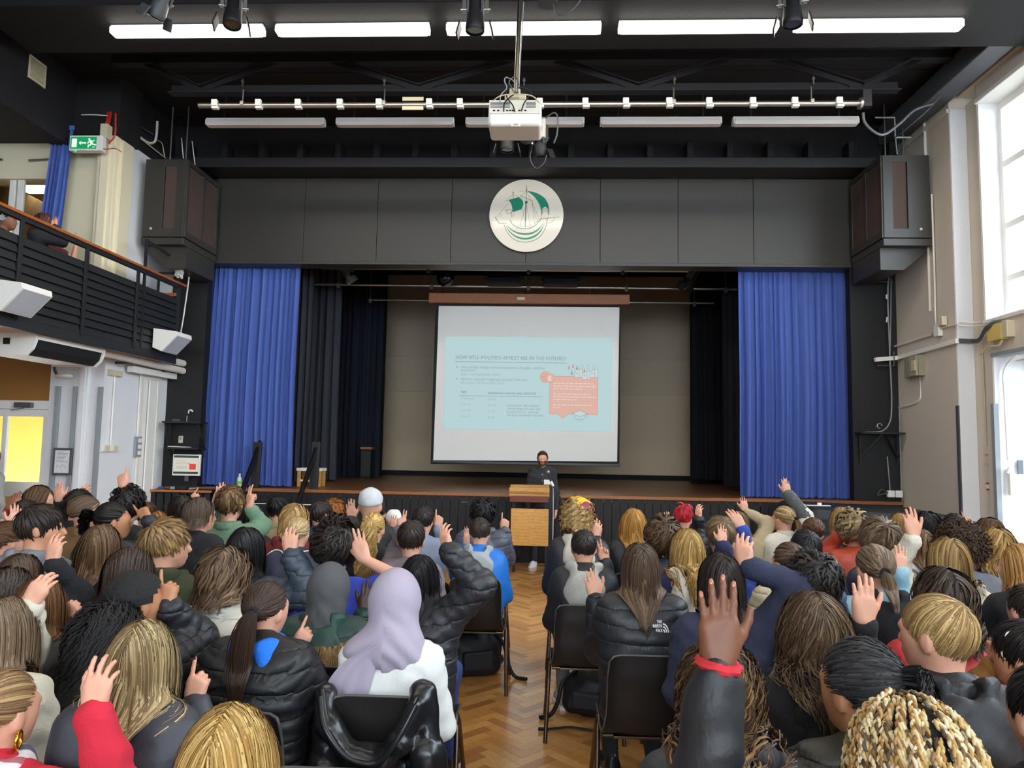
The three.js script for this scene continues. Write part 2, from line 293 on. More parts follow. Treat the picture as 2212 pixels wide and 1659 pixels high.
// proscenium: black side walls and the panelled header
const HB = at(1137, 571, 11.1).y, HT = at(1137, 348, 11.1).y;
{
  const sideL = at(434, 800, 11.1).x, sideR = at(1842, 800, 11.1).x;
  struct('wall_stage_left', [box2(-6.9, sideL + .02, STAGE, CEIL, ZS - .04, ZS - .2), box2(XL - .3, XL - .02, 0, CEIL, ZS - .02, -11.4)], M.blackWall);
  struct('wall_stage_right', [box2(sideR, 6.3, STAGE, CEIL, ZS - .04, ZS - .2)], M.blackWall);
  const h = struct('wall_stage_header', box2(sideL - 2, sideR + 2, HB, CEIL, ZS - .05, ZS - .25), M.blackWall);
  const joints = [466, 657, 815, 975, 1137, 1297, 1465, 1628, 1842].map((px) => at(px, 460, 11.1).x);
  for (let i = 0; i < 8; i++) part('header_panel', box2(joints[i] + .003, joints[i + 1] - .003, HB + .03, HT, ZS - .012 - rnd() * .004, ZS - .05, .004), M.blackPanel, h);
  part('header_trim', box2(joints[0] - .1, joints[8] + .1, HB - .02, HB + .03, ZS + .012, ZS - .3, .006), M.blackPanel, h);
  part('header_cornice', [box2(joints[0] - .3, joints[8] + .3, HT, HT + .1, ZS + .05, ZS - .05, .01), box2(joints[0] - .3, joints[8] + .3, HT + .1, HT + .16, ZS + .1, ZS - .05, .01)], M.blackSteel, h);
  struct('wall_stage_side', [box2(-6.9, -6.8, 0, CEIL, ZS - .2, -17.4), box2(6.2, 6.3, 0, CEIL, ZS - .2, -17.4)], M.blackMatt);
}
const DB = 16.8;
{ // pale backdrop wall at the rear of the stage, rendered in wide courses
  struct('wall_stage_rear', box2(-6.9, 6.3, STAGE - .2, CEIL, -DB - .12, -DB - .3), M.blackMatt);
  const b = struct('wall_backdrop', plate(828, 596, 1492, 1030, DB, .1), std({ color: 0xcbb79c, roughness: .75, bumpMap: T.plaster, bumpScale: .002 }));
  const ys = [596, 775, 850, 1022], cols = [0xc5b29a, 0xcbb79d, 0xd2bd9f];
  for (let i = 0; i < 3; i++) part('render_course', plate(830, ys[i] + .5, 1490, ys[i + 1] - .5, DB - .012 - i * .003, .03, .004), std({ color: cols[i], roughness: .75, bumpMap: T.plaster, bumpScale: .002 }), b);
  struct('skirting_stage', plate(815, 1022, 1495, 1040, DB - .05, .05), M.blackMatt);
}
// ---------- ceiling battens ----------
function batten(x0, x1, y, z, on, label, grp) {
  const L = x1 - x0, t = group('batten_light', label, 'light', V((x0 + x1) / 2, y, z), 0, grp);
  const prof = (w, h, l) => { const g = prism([[-w / 2, 0], [-w / 2, -h * .45], [-w * .36, -h], [w * .36, -h], [w / 2, -h * .45], [w / 2, 0]], -l / 2, l / 2, .006); g.rotateY(Math.PI / 2); return g; };
  part('diffuser', prof(.12, .075, L - .05), on ? M.lampOn : M.lampOff, t);
  part('housing', bx(L, .03, .085, 0, .016, 0, .006), M.white, t);
  for (const s of [-1, 1]) part('end_cap', bx(.025, .075, .122, s * (L / 2 - .012), -.034, 0, .008), on ? M.lampOn : M.white, t);
  const up = (z < -7 && z > -8.2 ? 6.41 : CEIL) - y; if (up > .04) for (const s of [-1, 1]) part('hanger', bx(.03, up - .02, .03, s * L * .35, up / 2 + .01, 0), M.blackSteel, t);
  if (on) { const l = new THREE.RectAreaLight(new THREE.Color(1, .9, .77), LAMP * (z > -6 ? .6 : 1), L - .06, .12); l.position.set(t.position.x, y - .09, z); l.lookAt(t.position.x, y - 2, z); scene.add(l); }
  return t;
}
const order = ['leftmost', 'second from the left', 'middle', 'fourth from the left', 'rightmost'];
[[243, 570], [598, 928], [965, 1298], [1336, 1680], [1716, 2077]].forEach(([a, b], i) => {
  const y = [70, 69, 67, 60, 53][i], p = at(a, y, 7.6), q = at(b, y, 7.6);
  batten(p.x, q.x, 6.375, -7.6, true, `lit white batten lamp, ${order[i]} of the bright row under the ceiling`, 'lit batten lamps');
});
[[447, 702], [727, 981], [1006, 1262], [1296, 1558], [1582, 1853]].forEach(([a, b], i) => {
  const y = [268, 270, 270, 268, 263][i], p = at(a, y, 9.7), q = at(b, y, 9.7);
  batten(p.x, q.x, 6.27, -9.7, false, `unlit pale batten lamp, ${order[i]} of the dark row behind the conduit`, 'unlit batten lamps');
});
// further rows over the audience, outside the picture
for (const z of [-3.6, .4, 4.4]) for (let i = 0; i < 5; i++) { const x = -3.7 + i * 1.84; batten(x - .8, x + .8, CEIL - .3, z, true, 'lit white batten lamp over the audience, above the picture', 'lit battens over the audience'); }

// ---------- roof truss and the power conduit under it ----------
{
  const zT = 8.9, a = at(370, 205, zT), b = at(1940, 198, zT), y = (a.y + b.y) / 2;
  const t = group('roof_truss', 'long black steel roof truss with zigzag braces behind the lit lamps', 'truss', V(0, y, -zT));
  part('bottom_chord', [bx(b.x - a.x, .13, .012, (a.x + b.x) / 2, .06, 0, .003), bx(b.x - a.x, .014, .13, (a.x + b.x) / 2, -.006, .03, .003)], M.blackSteel, t);
  part('top_chord', [bx(b.x - a.x + 1.6, .12, .14, (a.x + b.x) / 2, CEIL - y - .06, 0, .004)], M.blackSteel, t);
  const X = (px) => at(px, 190, zT).x;
  const nodes = [[435, 300], [435, 610], [905, 700], [905, 1120], [1378, 1180], [1378, 1590], [1862, 1650], [1862, 2000]];
  for (const [lo, hi] of nodes) part('brace', [beam(V(X(lo), .06, .02), V(X(hi), CEIL - y - .05, .02), .012, .085, 0), beam(V(X(lo), .09, .05), V(X(hi), CEIL - y - .02, .05), .06, .012, 0)], M.blackSteel, t);
  for (const lo of [435, 905, 1378, 1862]) part('gusset', bx(.34, .14, .014, X(lo), .07, .014, .003), M.blackSteel, t);
  for (const px of [526, 831, 1132, 1456, 1755]) part('clamp', [bx(.02, .1, .03, X(px), .14, .03, .004), bx(.035, .03, .04, X(px), .16, .03, .006)], M.steel, t);
  const zc = -8.75, p = at(430, 229, 8.75), q = at(1862, 223, 8.75), yc = (p.y + q.y) / 2;
  const c = group('power_conduit', 'pale metal conduit with sockets hung under the black truss', 'conduit', V(0, yc, zc));
  part('pipe', bar(V(p.x, 0, 0), V(q.x, 0, 0), .035, 14), M.steel, c);
  for (const px of [467, 561, 646, 736, 820, 928, 994, 1166, 1264, 1351, 1444, 1530, 1624, 1714, 1810]) part('socket_box', [bx(.075, .085, .05, at(px, 226, 8.75).x, .015, .045, .008), bx(.085, .03, .06, at(px, 226, 8.75).x + .01, -.05, .04, .006)], M.white, c);
  for (const px of [524, 830, 1455, 1753]) part('hanger', [bar(V(at(px, 226, 8.75).x, 0, 0), V(at(px, 226, 8.75).x, y - yc - .006, 0), .009), bx(.05, .06, .09, at(px, 226, 8.75).x, .02, 0, .01)], M.steel, c);
  part('joint_plate', [bx(.27, .05, .02, at(893, 230, 8.75).x, .06, .04, .006), bx(.27, .05, .02, at(893, 230, 8.75).x, -.06, .04, .006)], M.beige, c);
  part('end_flange', cyl(.07, .07, .03, 0, 0, 0, 20).rotateZ(Math.PI / 2).translate(q.x - .02, 0, 0), M.steel, c);
  part('junction_box', bx(.11, .22, .09, q.x + .05, .06, 0, .008), M.blackSteel, c);
  part('flexible_hose', tube([V(q.x + .01, -.12, 0), at(1868, 265, 8.75).sub(c.position), at(1900, 291, 8.8).sub(c.position), at(1942, 268, 9).sub(c.position), at(1975, 238, 9.1).sub(c.position), at(2015, 224, 9.2).sub(c.position)], .017, 40), M.greyDark, c);
}
// ---------- projector on its pole ----------
{
  const d = 6.4, o = at(1112, 252, d), P = (px, py, dd = d) => at(px, py, dd).sub(o);
  const t = group('projector', 'white projector hung from the ceiling on a steel pole', 'projector', o);
  const g = P(1055, 212), h = P(1169, 290), w = h.x - g.x, cx = (g.x + h.x) / 2;
  part('body', new RoundedBoxGeometry(w, .21, .36, 4, .035).translate(cx, (P(0, 222).y + P(0, 283).y) / 2 + .02, -.2), M.white, t);
  part('rear_panel', [bx(w * .97, .13, .012, cx, P(0, 233).y, -.016, .004)], std({ color: 0xd6d2c2, roughness: .5 }), t);
  for (const [x0, x1] of [[1064, 1106], [1140, 1161]]) for (let k = 0; k < 5; k++) part('vent_slot', bx(P(x1, 0).x - P(x0, 0).x, .005, .004, (P(x0, 0).x + P(x1, 0).x) / 2, P(0, 224 + k * 2.6).y, -.008), M.greyDark, t);
  for (const px of [1072, 1081, 1100, 1106, 1112, 1126, 1139]) part('port', bx(.02, .014, .006, P(px, 0).x, P(0, 241).y, -.009, .002), M.blackMatt, t);
  part('lens_ring', cyl(.07, .08, .06, 0, 0, 0, 24).rotateX(Math.PI / 2).translate(cx + .1, P(0, 255).y, -.4), M.greyDark, t);
  const logo = canvasTex(128, 48, (c, W0, H0) => { c.fillStyle = '#d8d5ca'; c.fillRect(0, 0, W0, H0); c.translate(W0 / 2, H0 / 2); c.rotate(Math.PI); c.fillStyle = '#3a3a3a'; c.font = 'bold 34px sans-serif'; c.textAlign = 'center'; c.textBaseline = 'middle'; c.fillText('NEC', 0, 2); });
  const lp = part('logo', new THREE.PlaneGeometry(.09, .03).translate(cx + .01, P(0, 270).y, -.018), std({ map: logo, roughness: .5 }), t);
  part('pole', [bar(P(1115, 200), V(P(1128, 0).x, CEIL - o.y, P(1115, 200).z), .022, 12), bx(.16, .02, .16, P(1128, 0).x, CEIL - o.y - .01, P(1115, 200).z, .004)], M.chrome, t);
  part('mount_plate', [bx(.2, .05, .2, cx, P(0, 207).y, -.16, .01), bx(.1, .1, .1, P(1115, 0).x, P(0, 200).y, -.1, .01)], M.beige, t);
  const cb = (pts, m = M.blackMatt, r = .006) => part('cable', tube(pts.map((q) => P(q[0], q[1]).setZ(q[2] ?? .02)), r, 30, 5), m, t);
  cb([[1080, 220, 0], [1082, 208], [1095, 192], [1090, 178], [1092, 170], [1108, 176], [1114, 186]], M.grey); cb([[1110, 200], [1100, 180], [1112, 168], [1120, 180], [1118, 196]], M.greyDark); cb([[1120, 192], [1140, 196], [1148, 204], [1140, 214], [1132, 226], [1126, 240, -.004]]); cb([[1092, 196], [1096, 214], [1108, 230], [1112, 241, -.004]]); cb([[1088, 241, 0], [1090, 225], [1100, 214], [1112, 205]]); cb([[1062, 218, -.02], [1080, 210], [1110, 206], [1150, 210], [1170, 224, -.02]], M.beige);
  cb([[1120, 200, -.02], [1124, 120, -.03], [1131, 0, -.03]], M.grey, .005); cb([[1114, 200, -.02], [1118, 120, -.03], [1124, 0, -.03]], M.greyDark, .005);
}
// ---------- stage lanterns ----------
function lantern(name, label, o, tilt, turn, s = 1, m = M.blackSteel, top = CEIL) {
  const t = group(name, label, 'stage light', o, turn), body = [];
  const rot = (g) => g.rotateX(tilt);
  part('body', rot(new THREE.LatheGeometry([[.001, .16], [.05, .16], [.058, .14], [.058, .02], [.075, -.02], [.085, -.13], [.082, -.17], [.07, -.17]].map((p) => new THREE.Vector2(p[0] * s, p[1] * s)), 20)), m, t);
  part('lens', rot(cyl(.068 * s, .068 * s, .008, 0, -.155 * s, 0, 20)), std({ color: 0x6c6862, roughness: .15, metalness: .6 }), t);
  for (const q of [-1, 1]) part('barn_door', rot(bx(.014 * s, .12 * s, .13 * s, q * .1 * s, -.19 * s, 0, .003).rotateZ(q * .25)), m, t);
  for (const q of [-1, 1]) part('cooling_fin', rot(bx(.02 * s, .16 * s, .1 * s, q * .062 * s, .06 * s, 0, .004)), M.greyDark, t);
  const hy = top - o.y;
  part('yoke', [beam(V(-.1 * s, 0, 0), V(-.1 * s, .2 * s, 0), .03 * s, .012), beam(V(.1 * s, 0, 0), V(.1 * s, .2 * s, 0), .03 * s, .012), beam(V(-.106 * s, .2 * s, 0), V(.106 * s, .2 * s, 0), .012, .03 * s), bar(V(0, .2 * s, 0), V(0, hy, 0), .012), bar(V(-.13 * s, .03 * s, 0), V(.13 * s, .03 * s, 0), .008)], M.steel, t);
  return t;
}
lantern('stage_lantern', 'dark stage lantern above the first gap of the lit lamps', at(504, 22, 6.6), -.2, .3, 1.05);
lantern('stage_lantern', 'dark stage lantern in front of the middle lit lamp', at(1027, 28, 6.6), 0, 0, 1.1);
lantern('stage_lantern', 'dark stage lantern above the gap before the rightmost lit lamp', at(1712, 14, 6.6), 0, -.3, 1.1);
lantern('stage_lantern', 'small grey lantern hanging tilted at the top edge beside the leftmost lit lamp', at(350, 4, 6.6), .5, 1.2, 1, M.greyDark);
lantern('stage_lantern', 'dark stage lantern pointing down just below the projector', at(1096, 296, 8.75), 0, 0, 1.05, M.blackSteel, at(1096, 226, 8.75).y);
{
  const t = lantern('stage_lantern', 'black floodlight with a square front hanging beside the projector', at(1166, 308, 8.75), .3, -.5, 1, M.blackSteel, at(1166, 226, 8.75).y);
  part('square_front', [bx(.26, .24, .05, 0, .12, .1, .012)], std({ color: 0xb5b0a6, roughness: .4 }), t); part('round_glass', cyl(.1, .1, .012, 0, 0, 0, 24).rotateX(Math.PI / 2).translate(0, .12, .128), M.blackGloss, t);
  part('bracket', tube([[.08, .3, 0], [.2, .34, 0], [.24, .3, 0], [.24, .05, 0], [.2, -.05, 0]], .01), M.greyDark, t); part('cable', tube([[-.1, 0, 0], [-.12, -.2, .02], [-.02, -.34, .03], [.08, -.28, .02], [.1, -.18, 0]], .006), M.greyDark, t);
}
{ const t = group('rose_cable', 'looped grey cable from a round ceiling plate at the top edge', 'cable', at(1183, 6, 7)); const P = (a, b) => at(a, b, 7).sub(t.position); part('plate', [cyl(.1, .1, .03, 0, 0, 0, 20), bar(V(0, 0, 0), V(0, CEIL - t.position.y, 0), .012)], M.greyDark, t); part('cable', tube([P(1195, 4), P(1200, 25), P(1215, 33), P(1232, 24), P(1256, -6), P(1262, -40).setY(CEIL - t.position.y)], .009, 30), M.greyDark, t); }
// ---------- the round crest on the header ----------
{
  const d = 11.06, o = at(1137, 466, d), R = (at(1217, 466, d).x - at(1057, 466, d).x) / 2;
  const tex = canvasTex(1024, 1024, (c) => {
    const k = 1024 / 1400, X = (u) => (u - 148) * k, Y = (v) => (v - 152) * k;
    c.fillStyle = '#e9e2d2'; c.fillRect(0, 0, 1024, 1024);
    const path = (pts, close) => { c.beginPath(); let m = true; for (const p of pts) { if (m) { c.moveTo(X(p[0]), Y(p[1])); m = false; } else if (p.length === 2) c.lineTo(X(p[0]), Y(p[1])); else c.quadraticCurveTo(X(p[0]), Y(p[1]), X(p[2]), Y(p[3])); } if (close) c.closePath(); };
    const G = '#0a8a6c', D = '#2c6246', line = (pts, w = 5, col = D) => { c.strokeStyle = col; c.lineWidth = w * k; path(pts); c.stroke(); }, fill = (pts, col = G) => { c.fillStyle = col; path(pts, true); c.fill(); };
    fill([[845, 372], [1060, 385, 1180, 500], [1290, 620, 1275, 800], [1262, 680, 1205, 675], [1145, 690, 1135, 780], [1110, 520, 845, 372]]);
    for (const [a, w] of [[0, 7], [42, 7], [84, 7]]) line([[1138, 800 + a * .8], [1150, 690 + a, 1208, 678 + a], [1262, 690 + a, 1275, 790 + a * .6]], w);
    line([[850, 374], [1090, 500, 1135, 790], [1142, 850, 1138, 905]], 5); line([[1180, 500], [1300, 640, 1282, 800], [1276, 860, 1270, 890]], 5);
    fill([[505, 553], [690, 500], [850, 570, 745, 738], [575, 790], [590, 660, 505, 553]]); line([[435, 572], [735, 485]], 6);
    line([[550, 728], [470, 745, 465, 790], [480, 850, 560, 800], [560, 750, 550, 728]], 7); line([[435, 765], [440, 740, 480, 745]], 6);
    line([[845, 265], [845, 600]], 7); line([[838, 600], [832, 1080]], 18); line([[588, 380], [588, 520]], 8); line([[570, 790], [572, 890]], 8);
    c.strokeStyle = D; for (const [x, y, r] of [[845, 345, 14], [588, 405, 9]]) { c.lineWidth = 6 * k; c.beginPath(); c.arc(X(x), Y(y), r * k, 0, 7); c.stroke(); }
    fill([[812, 560], [838, 600, 872, 560], [862, 618], [822, 618]], D);
    line([[710, 372], [850, 372]], 6); line([[720, 455], [975, 575]], 6);
    for (const l of [[[588, 435], [470, 550]], [[588, 435], [735, 520]], [[845, 380], [740, 470]], [[845, 380], [955, 590]], [[955, 590], [1080, 880]], [[955, 590], [1040, 920]], [[955, 600], [1000, 960]], [[845, 640], [740, 1010]], [[850, 640], [915, 1010]], [[775, 700], [820, 1050]], [[510, 600], [280, 880]], [[625, 790], [595, 880]], [[350, 800], [380, 880]], [[755, 480], [755, 540]], [[340, 820], [345, 885]]]) line(l, 4);
    line([[248, 885], [330, 1010], [470, 1010]], 12); line([[248, 885], [520, 925], [560, 975]], 8); c.setLineDash([26 * k, 14 * k]); line([[262, 895], [540, 925]], 16, '#f4f0e4'); c.setLineDash([]);
    line([[545, 970], [640, 1120, 835, 1115], [1020, 1110, 1130, 915]], 14); line([[560, 955], [660, 1085, 835, 1085], [1000, 1080, 1100, 900]], 5);
    c.setLineDash([20 * k, 16 * k]); line([[570, 972], [660, 1098, 835, 1098], [1000, 1094, 1105, 915]], 20, '#faf6ea'); c.setLineDash([]);
    line([[1120, 915], [1250, 905], [1480, 880]], 8); line([[1385, 900], [1370, 1000, 1240, 1000]], 6); line([[1250, 905], [1240, 1010]], 10);
    fill([[460, 1020], [600, 1200, 840, 1200], [1080, 1190, 1190, 960], [1100, 1230, 835, 1238], [580, 1225, 460, 1020]]); fill([[440, 1020], [580, 1290, 835, 1290], [1110, 1270, 1215, 960], [1130, 1320, 835, 1325], [560, 1320, 440, 1020]]);
    line([[420, 1020], [520, 1375, 835, 1375], [1170, 1360, 1240, 1000]], 10);
    for (const [x, w2] of [[735, 30], [920, 30], [1010, 24], [1060, 20]]) for (const s of [-1, 0, 1]) line([[x, 1010 - (x > 950 ? (x - 950) * .6 : 0)], [x + s * w2, 1070 - (x > 950 ? (x - 950) * .8 : 0)]], 4);
    c.fillStyle = '#3b3a33'; for (const [x, y] of [[1404, 846], [830, 1402]]) { c.beginPath(); c.arc(X(x), Y(y), 5 * k, 0, 7); c.fill(); }
  });
  const t = group('crest_disc', 'round cream disc with a green sailing ship emblem on the black header', 'emblem', o);
  part('disc', new THREE.CylinderGeometry(R, R, .03, 96).rotateX(Math.PI / 2), std({ color: 0xe9e2d2, roughness: .25 }), t);
  part('ship_emblem', new THREE.CircleGeometry(R * .985, 96).translate(0, 0, .0165), new THREE.MeshPhysicalMaterial({ map: tex, roughness: .25, clearcoat: .6, clearcoatRoughness: .1 }), t);
}
// ---------- speaker cabinets either side of the header ----------
function cabinet(label, fx0, fx1, sx, yt, yb, mirror) { // front face pixels at distance 10, side running back to the header
  const D0 = 10, a = at(fx0, (yt + yb) / 2, D0), b = at(fx1, (yt + yb) / 2, D0), T0 = at((fx0 + fx1) / 2, yt, D0).y, B0 = at((fx0 + fx1) / 2, yb, D0).y, w = Math.abs(b.x - a.x);
  const t = group('speaker_cabinet', label, 'speaker', V((a.x + b.x) / 2, B0, -D0)), h = T0 - B0, dep = 1.02, q = mirror ? -1 : 1;
  part('case', [bx(w, h, dep, 0, h / 2, -dep / 2 - .02, .006)], M.blackPanel, t);
  part('front_frame', [bx(w, .1, .03, 0, h - .05, 0, .004), bx(w, .13, .03, 0, .065, 0, .004), bx(.13, h, .03, q * (w / 2 - .065), h / 2, 0, .004), bx(w * .48, h, .03, -q * (w * .26), h / 2, 0, .004)], M.blackPanel, t);
  const mesh1 = std({ color: 0x4a3a34, roughness: .85, bumpMap: T.woven, bumpScale: .002 });
  part('grille', bx(w * .34, h - .2, .012, q * w * .17, h / 2 + .015, 0), mesh1, t);
  const xs = q * (w / 2 + .008);
  part('side_frame', [bx(.03, .07, dep, xs, h - .035, -dep / 2, .004), bx(.03, .1, dep, xs, .05, -dep / 2, .004), ...[.03, dep / 2, dep - .03].map((z) => bx(.03, h, .06, xs, h / 2, -z, .004))], M.blackPanel, t);
  for (const z of [dep * .27, dep * .74]) part('side_grille', bx(.012, h - .16, dep * .42, xs - q * .004, h / 2, -z), mesh1, t);
  part('base_board', [bx(w + .02, .1, dep + .02, 0, -.06, -dep / 2, .006)], M.blackPanel, t);
  part('sloping_underside', prism([[0, -.11], [-q * w / 2, -.11], [-q * w / 2, -.16], [0, -.42], [q * w / 2, -.42], [q * w / 2, -.11]].sort(() => 0), -dep, -.12), M.blackPanel, t);
  part('screw_cap', cyl(.018, .018, .01, 0, 0, 0, 12).rotateX(Math.PI / 2).translate(-q * w * .28, .12, .02), M.beige, t);
  for (const x of [-.2, .2]) part('hanger', bar(V(x * w, h, -.3), V(x * w, CEIL - B0, -.3), .01), M.steel, t);
  return t;
}
cabinet('black speaker cabinet at the top of the wall above the balcony end', 312, 400, 472, 345, 512, false);
cabinet('black speaker cabinet beside the tall window, its frame catching blue daylight', 1907, 2008, 1840, 336, 514, true);
// ---------- curtains ----------
function curtainGeo(w, h, folds, amp, seedN, o = {}) { // hangs from y = h to 0, x from -w/2 to w/2; o.flare widens the foot
  reseed(seedN); const ph = []; for (let i = 0; i < 6; i++) ph.push(rnd() * 6.28, .6 + rnd() * .9);
  const nx = folds * 12, ny = 14, g = new THREE.PlaneGeometry(w, h, nx, ny), p = g.attributes.position, uv = g.attributes.uv;
  for (let i = 0; i < p.count; i++) {
    const u = p.getX(i) / w + .5, v = clamp(p.getY(i) / h + .5, 0, 1);                 // v = 1 at the top
    const uu = u + .012 * Math.sin(v * 5 + ph[0]) * (1 - v) + .03 * Math.sin(u * 9 + ph[2]);
    const a = uu * folds * 6.283, z = amp * (Math.sin(a + 1.2 * Math.sin(a * .31 + ph[4])) * .75 + .35 * Math.sin(a * 2.3 * ph[3] + ph[6]) * (.5 + .5 * (1 - v)) + .3 * Math.sin(a * .47 + ph[8]));
    const f = 1 + (o.flare ?? 0) * (1 - v) ** 2;
    p.setXYZ(i, (u - .5 + .008 * Math.sin(a * 1.0 + 1.4)) * w * f + (o.lean ?? 0) * (1 - v), v * h + (v < .01 ? .012 * Math.sin(a) : 0), z * (.55 + .45 * (1 - v) ** .6));
    uv.setXY(i, u * w * 1.6, v * h);
  }
  g.computeVertexNormals(); return g;
}
function curtain(label, x0, x1, y0, y1, d, folds, amp, m, n, o) { // pixel rectangle at distance d
  const a = at(x0, (y0 + y1) / 2, d), b = at(x1, (y0 + y1) / 2, d), t = at((x0 + x1) / 2, y0, d).y, f = Math.max(o?.foot ?? STAGE + .01, at((x0 + x1) / 2, y1, d).y);
  const c = group('stage_curtain', label, 'curtain', V((a.x + b.x) / 2, f, -d));
  part('cloth', curtainGeo(b.x - a.x, t - f, folds, amp, n, o), m, c);
  part('heading_tape', bx(b.x - a.x, .06, .03, 0, t - f + .01, 0, .005), m, c);
  return c;
}
curtain('tall blue velvet stage curtain gathered on the side of the monitor desk', 434, 640, 560, 1048, 11.42, 17, .055, M.blueCurtain, 3, { flare: .03, lean: -.03 });
curtain('tall blue velvet stage curtain gathered on the side of the windows', 1598, 1844, 560, 1074, 11.42, 19, .05, M.blueCurtain, 5, { lean: 0 });
curtain('charcoal side drape just behind the edge of the blue curtain near the stairs', 628, 672, 560, 1040, 12.2, 3, .04, M.greyCurtain, 8);
curtain('charcoal drape hanging deeper on the stage left of the pale backdrop', 668, 732, 575, 1036, 13.4, 4, .06, M.greyCurtain, 9, { flare: .1 });
curtain('dark navy drape between the charcoal drape and the pale backdrop', 700, 826, 585, 1030, 15.2, 8, .05, M.navyCurtain, 11);
curtain('near-black drape between the pale backdrop and the blue curtain by the windows', 1494, 1612, 580, 1036, 15.2, 8, .04, std({ color: 0x0d0e16, roughness: .9, side: THREE.DoubleSide }), 12);
curtain('narrow dark drape edging the blue curtain on the window side of the stage', 1560, 1606, 580, 1050, 13, 3, .03, std({ color: 0x16161d, roughness: .9, side: THREE.DoubleSide }), 14);
{ const f = group('wing_flat', 'black wing flat with a white tick mark beside the pale backdrop', 'flat', at(1520, 1034, 15.8)); const h = at(1520, 590, 15.8).y - f.position.y; part('board', bx(.6, h, .05, .02, h / 2, 0, .006), M.blackMatt, f); f.position.y = STAGE; part('tape_mark', [bx(.02, .22, .004, -.1, .62, .028), bx(.02, .18, .004, -.12, .38, .028).rotateZ(.1)], M.white, f); }
{ const f = group('wing_flat', 'black wing flat with a small door handle left of the pale backdrop', 'flat', at(800, 1030, 16)); f.position.y = STAGE; const h = at(820, 590, 16).y - STAGE; part('board', bx(.5, h, .05, 0, h / 2, 0, .006), M.blackMatt, f); part('handle', tube([[.18, 2.35, .03], [.18, 2.36, .07], [.18, 2.66, .07], [.18, 2.67, .03]], .012), M.steel, f); }
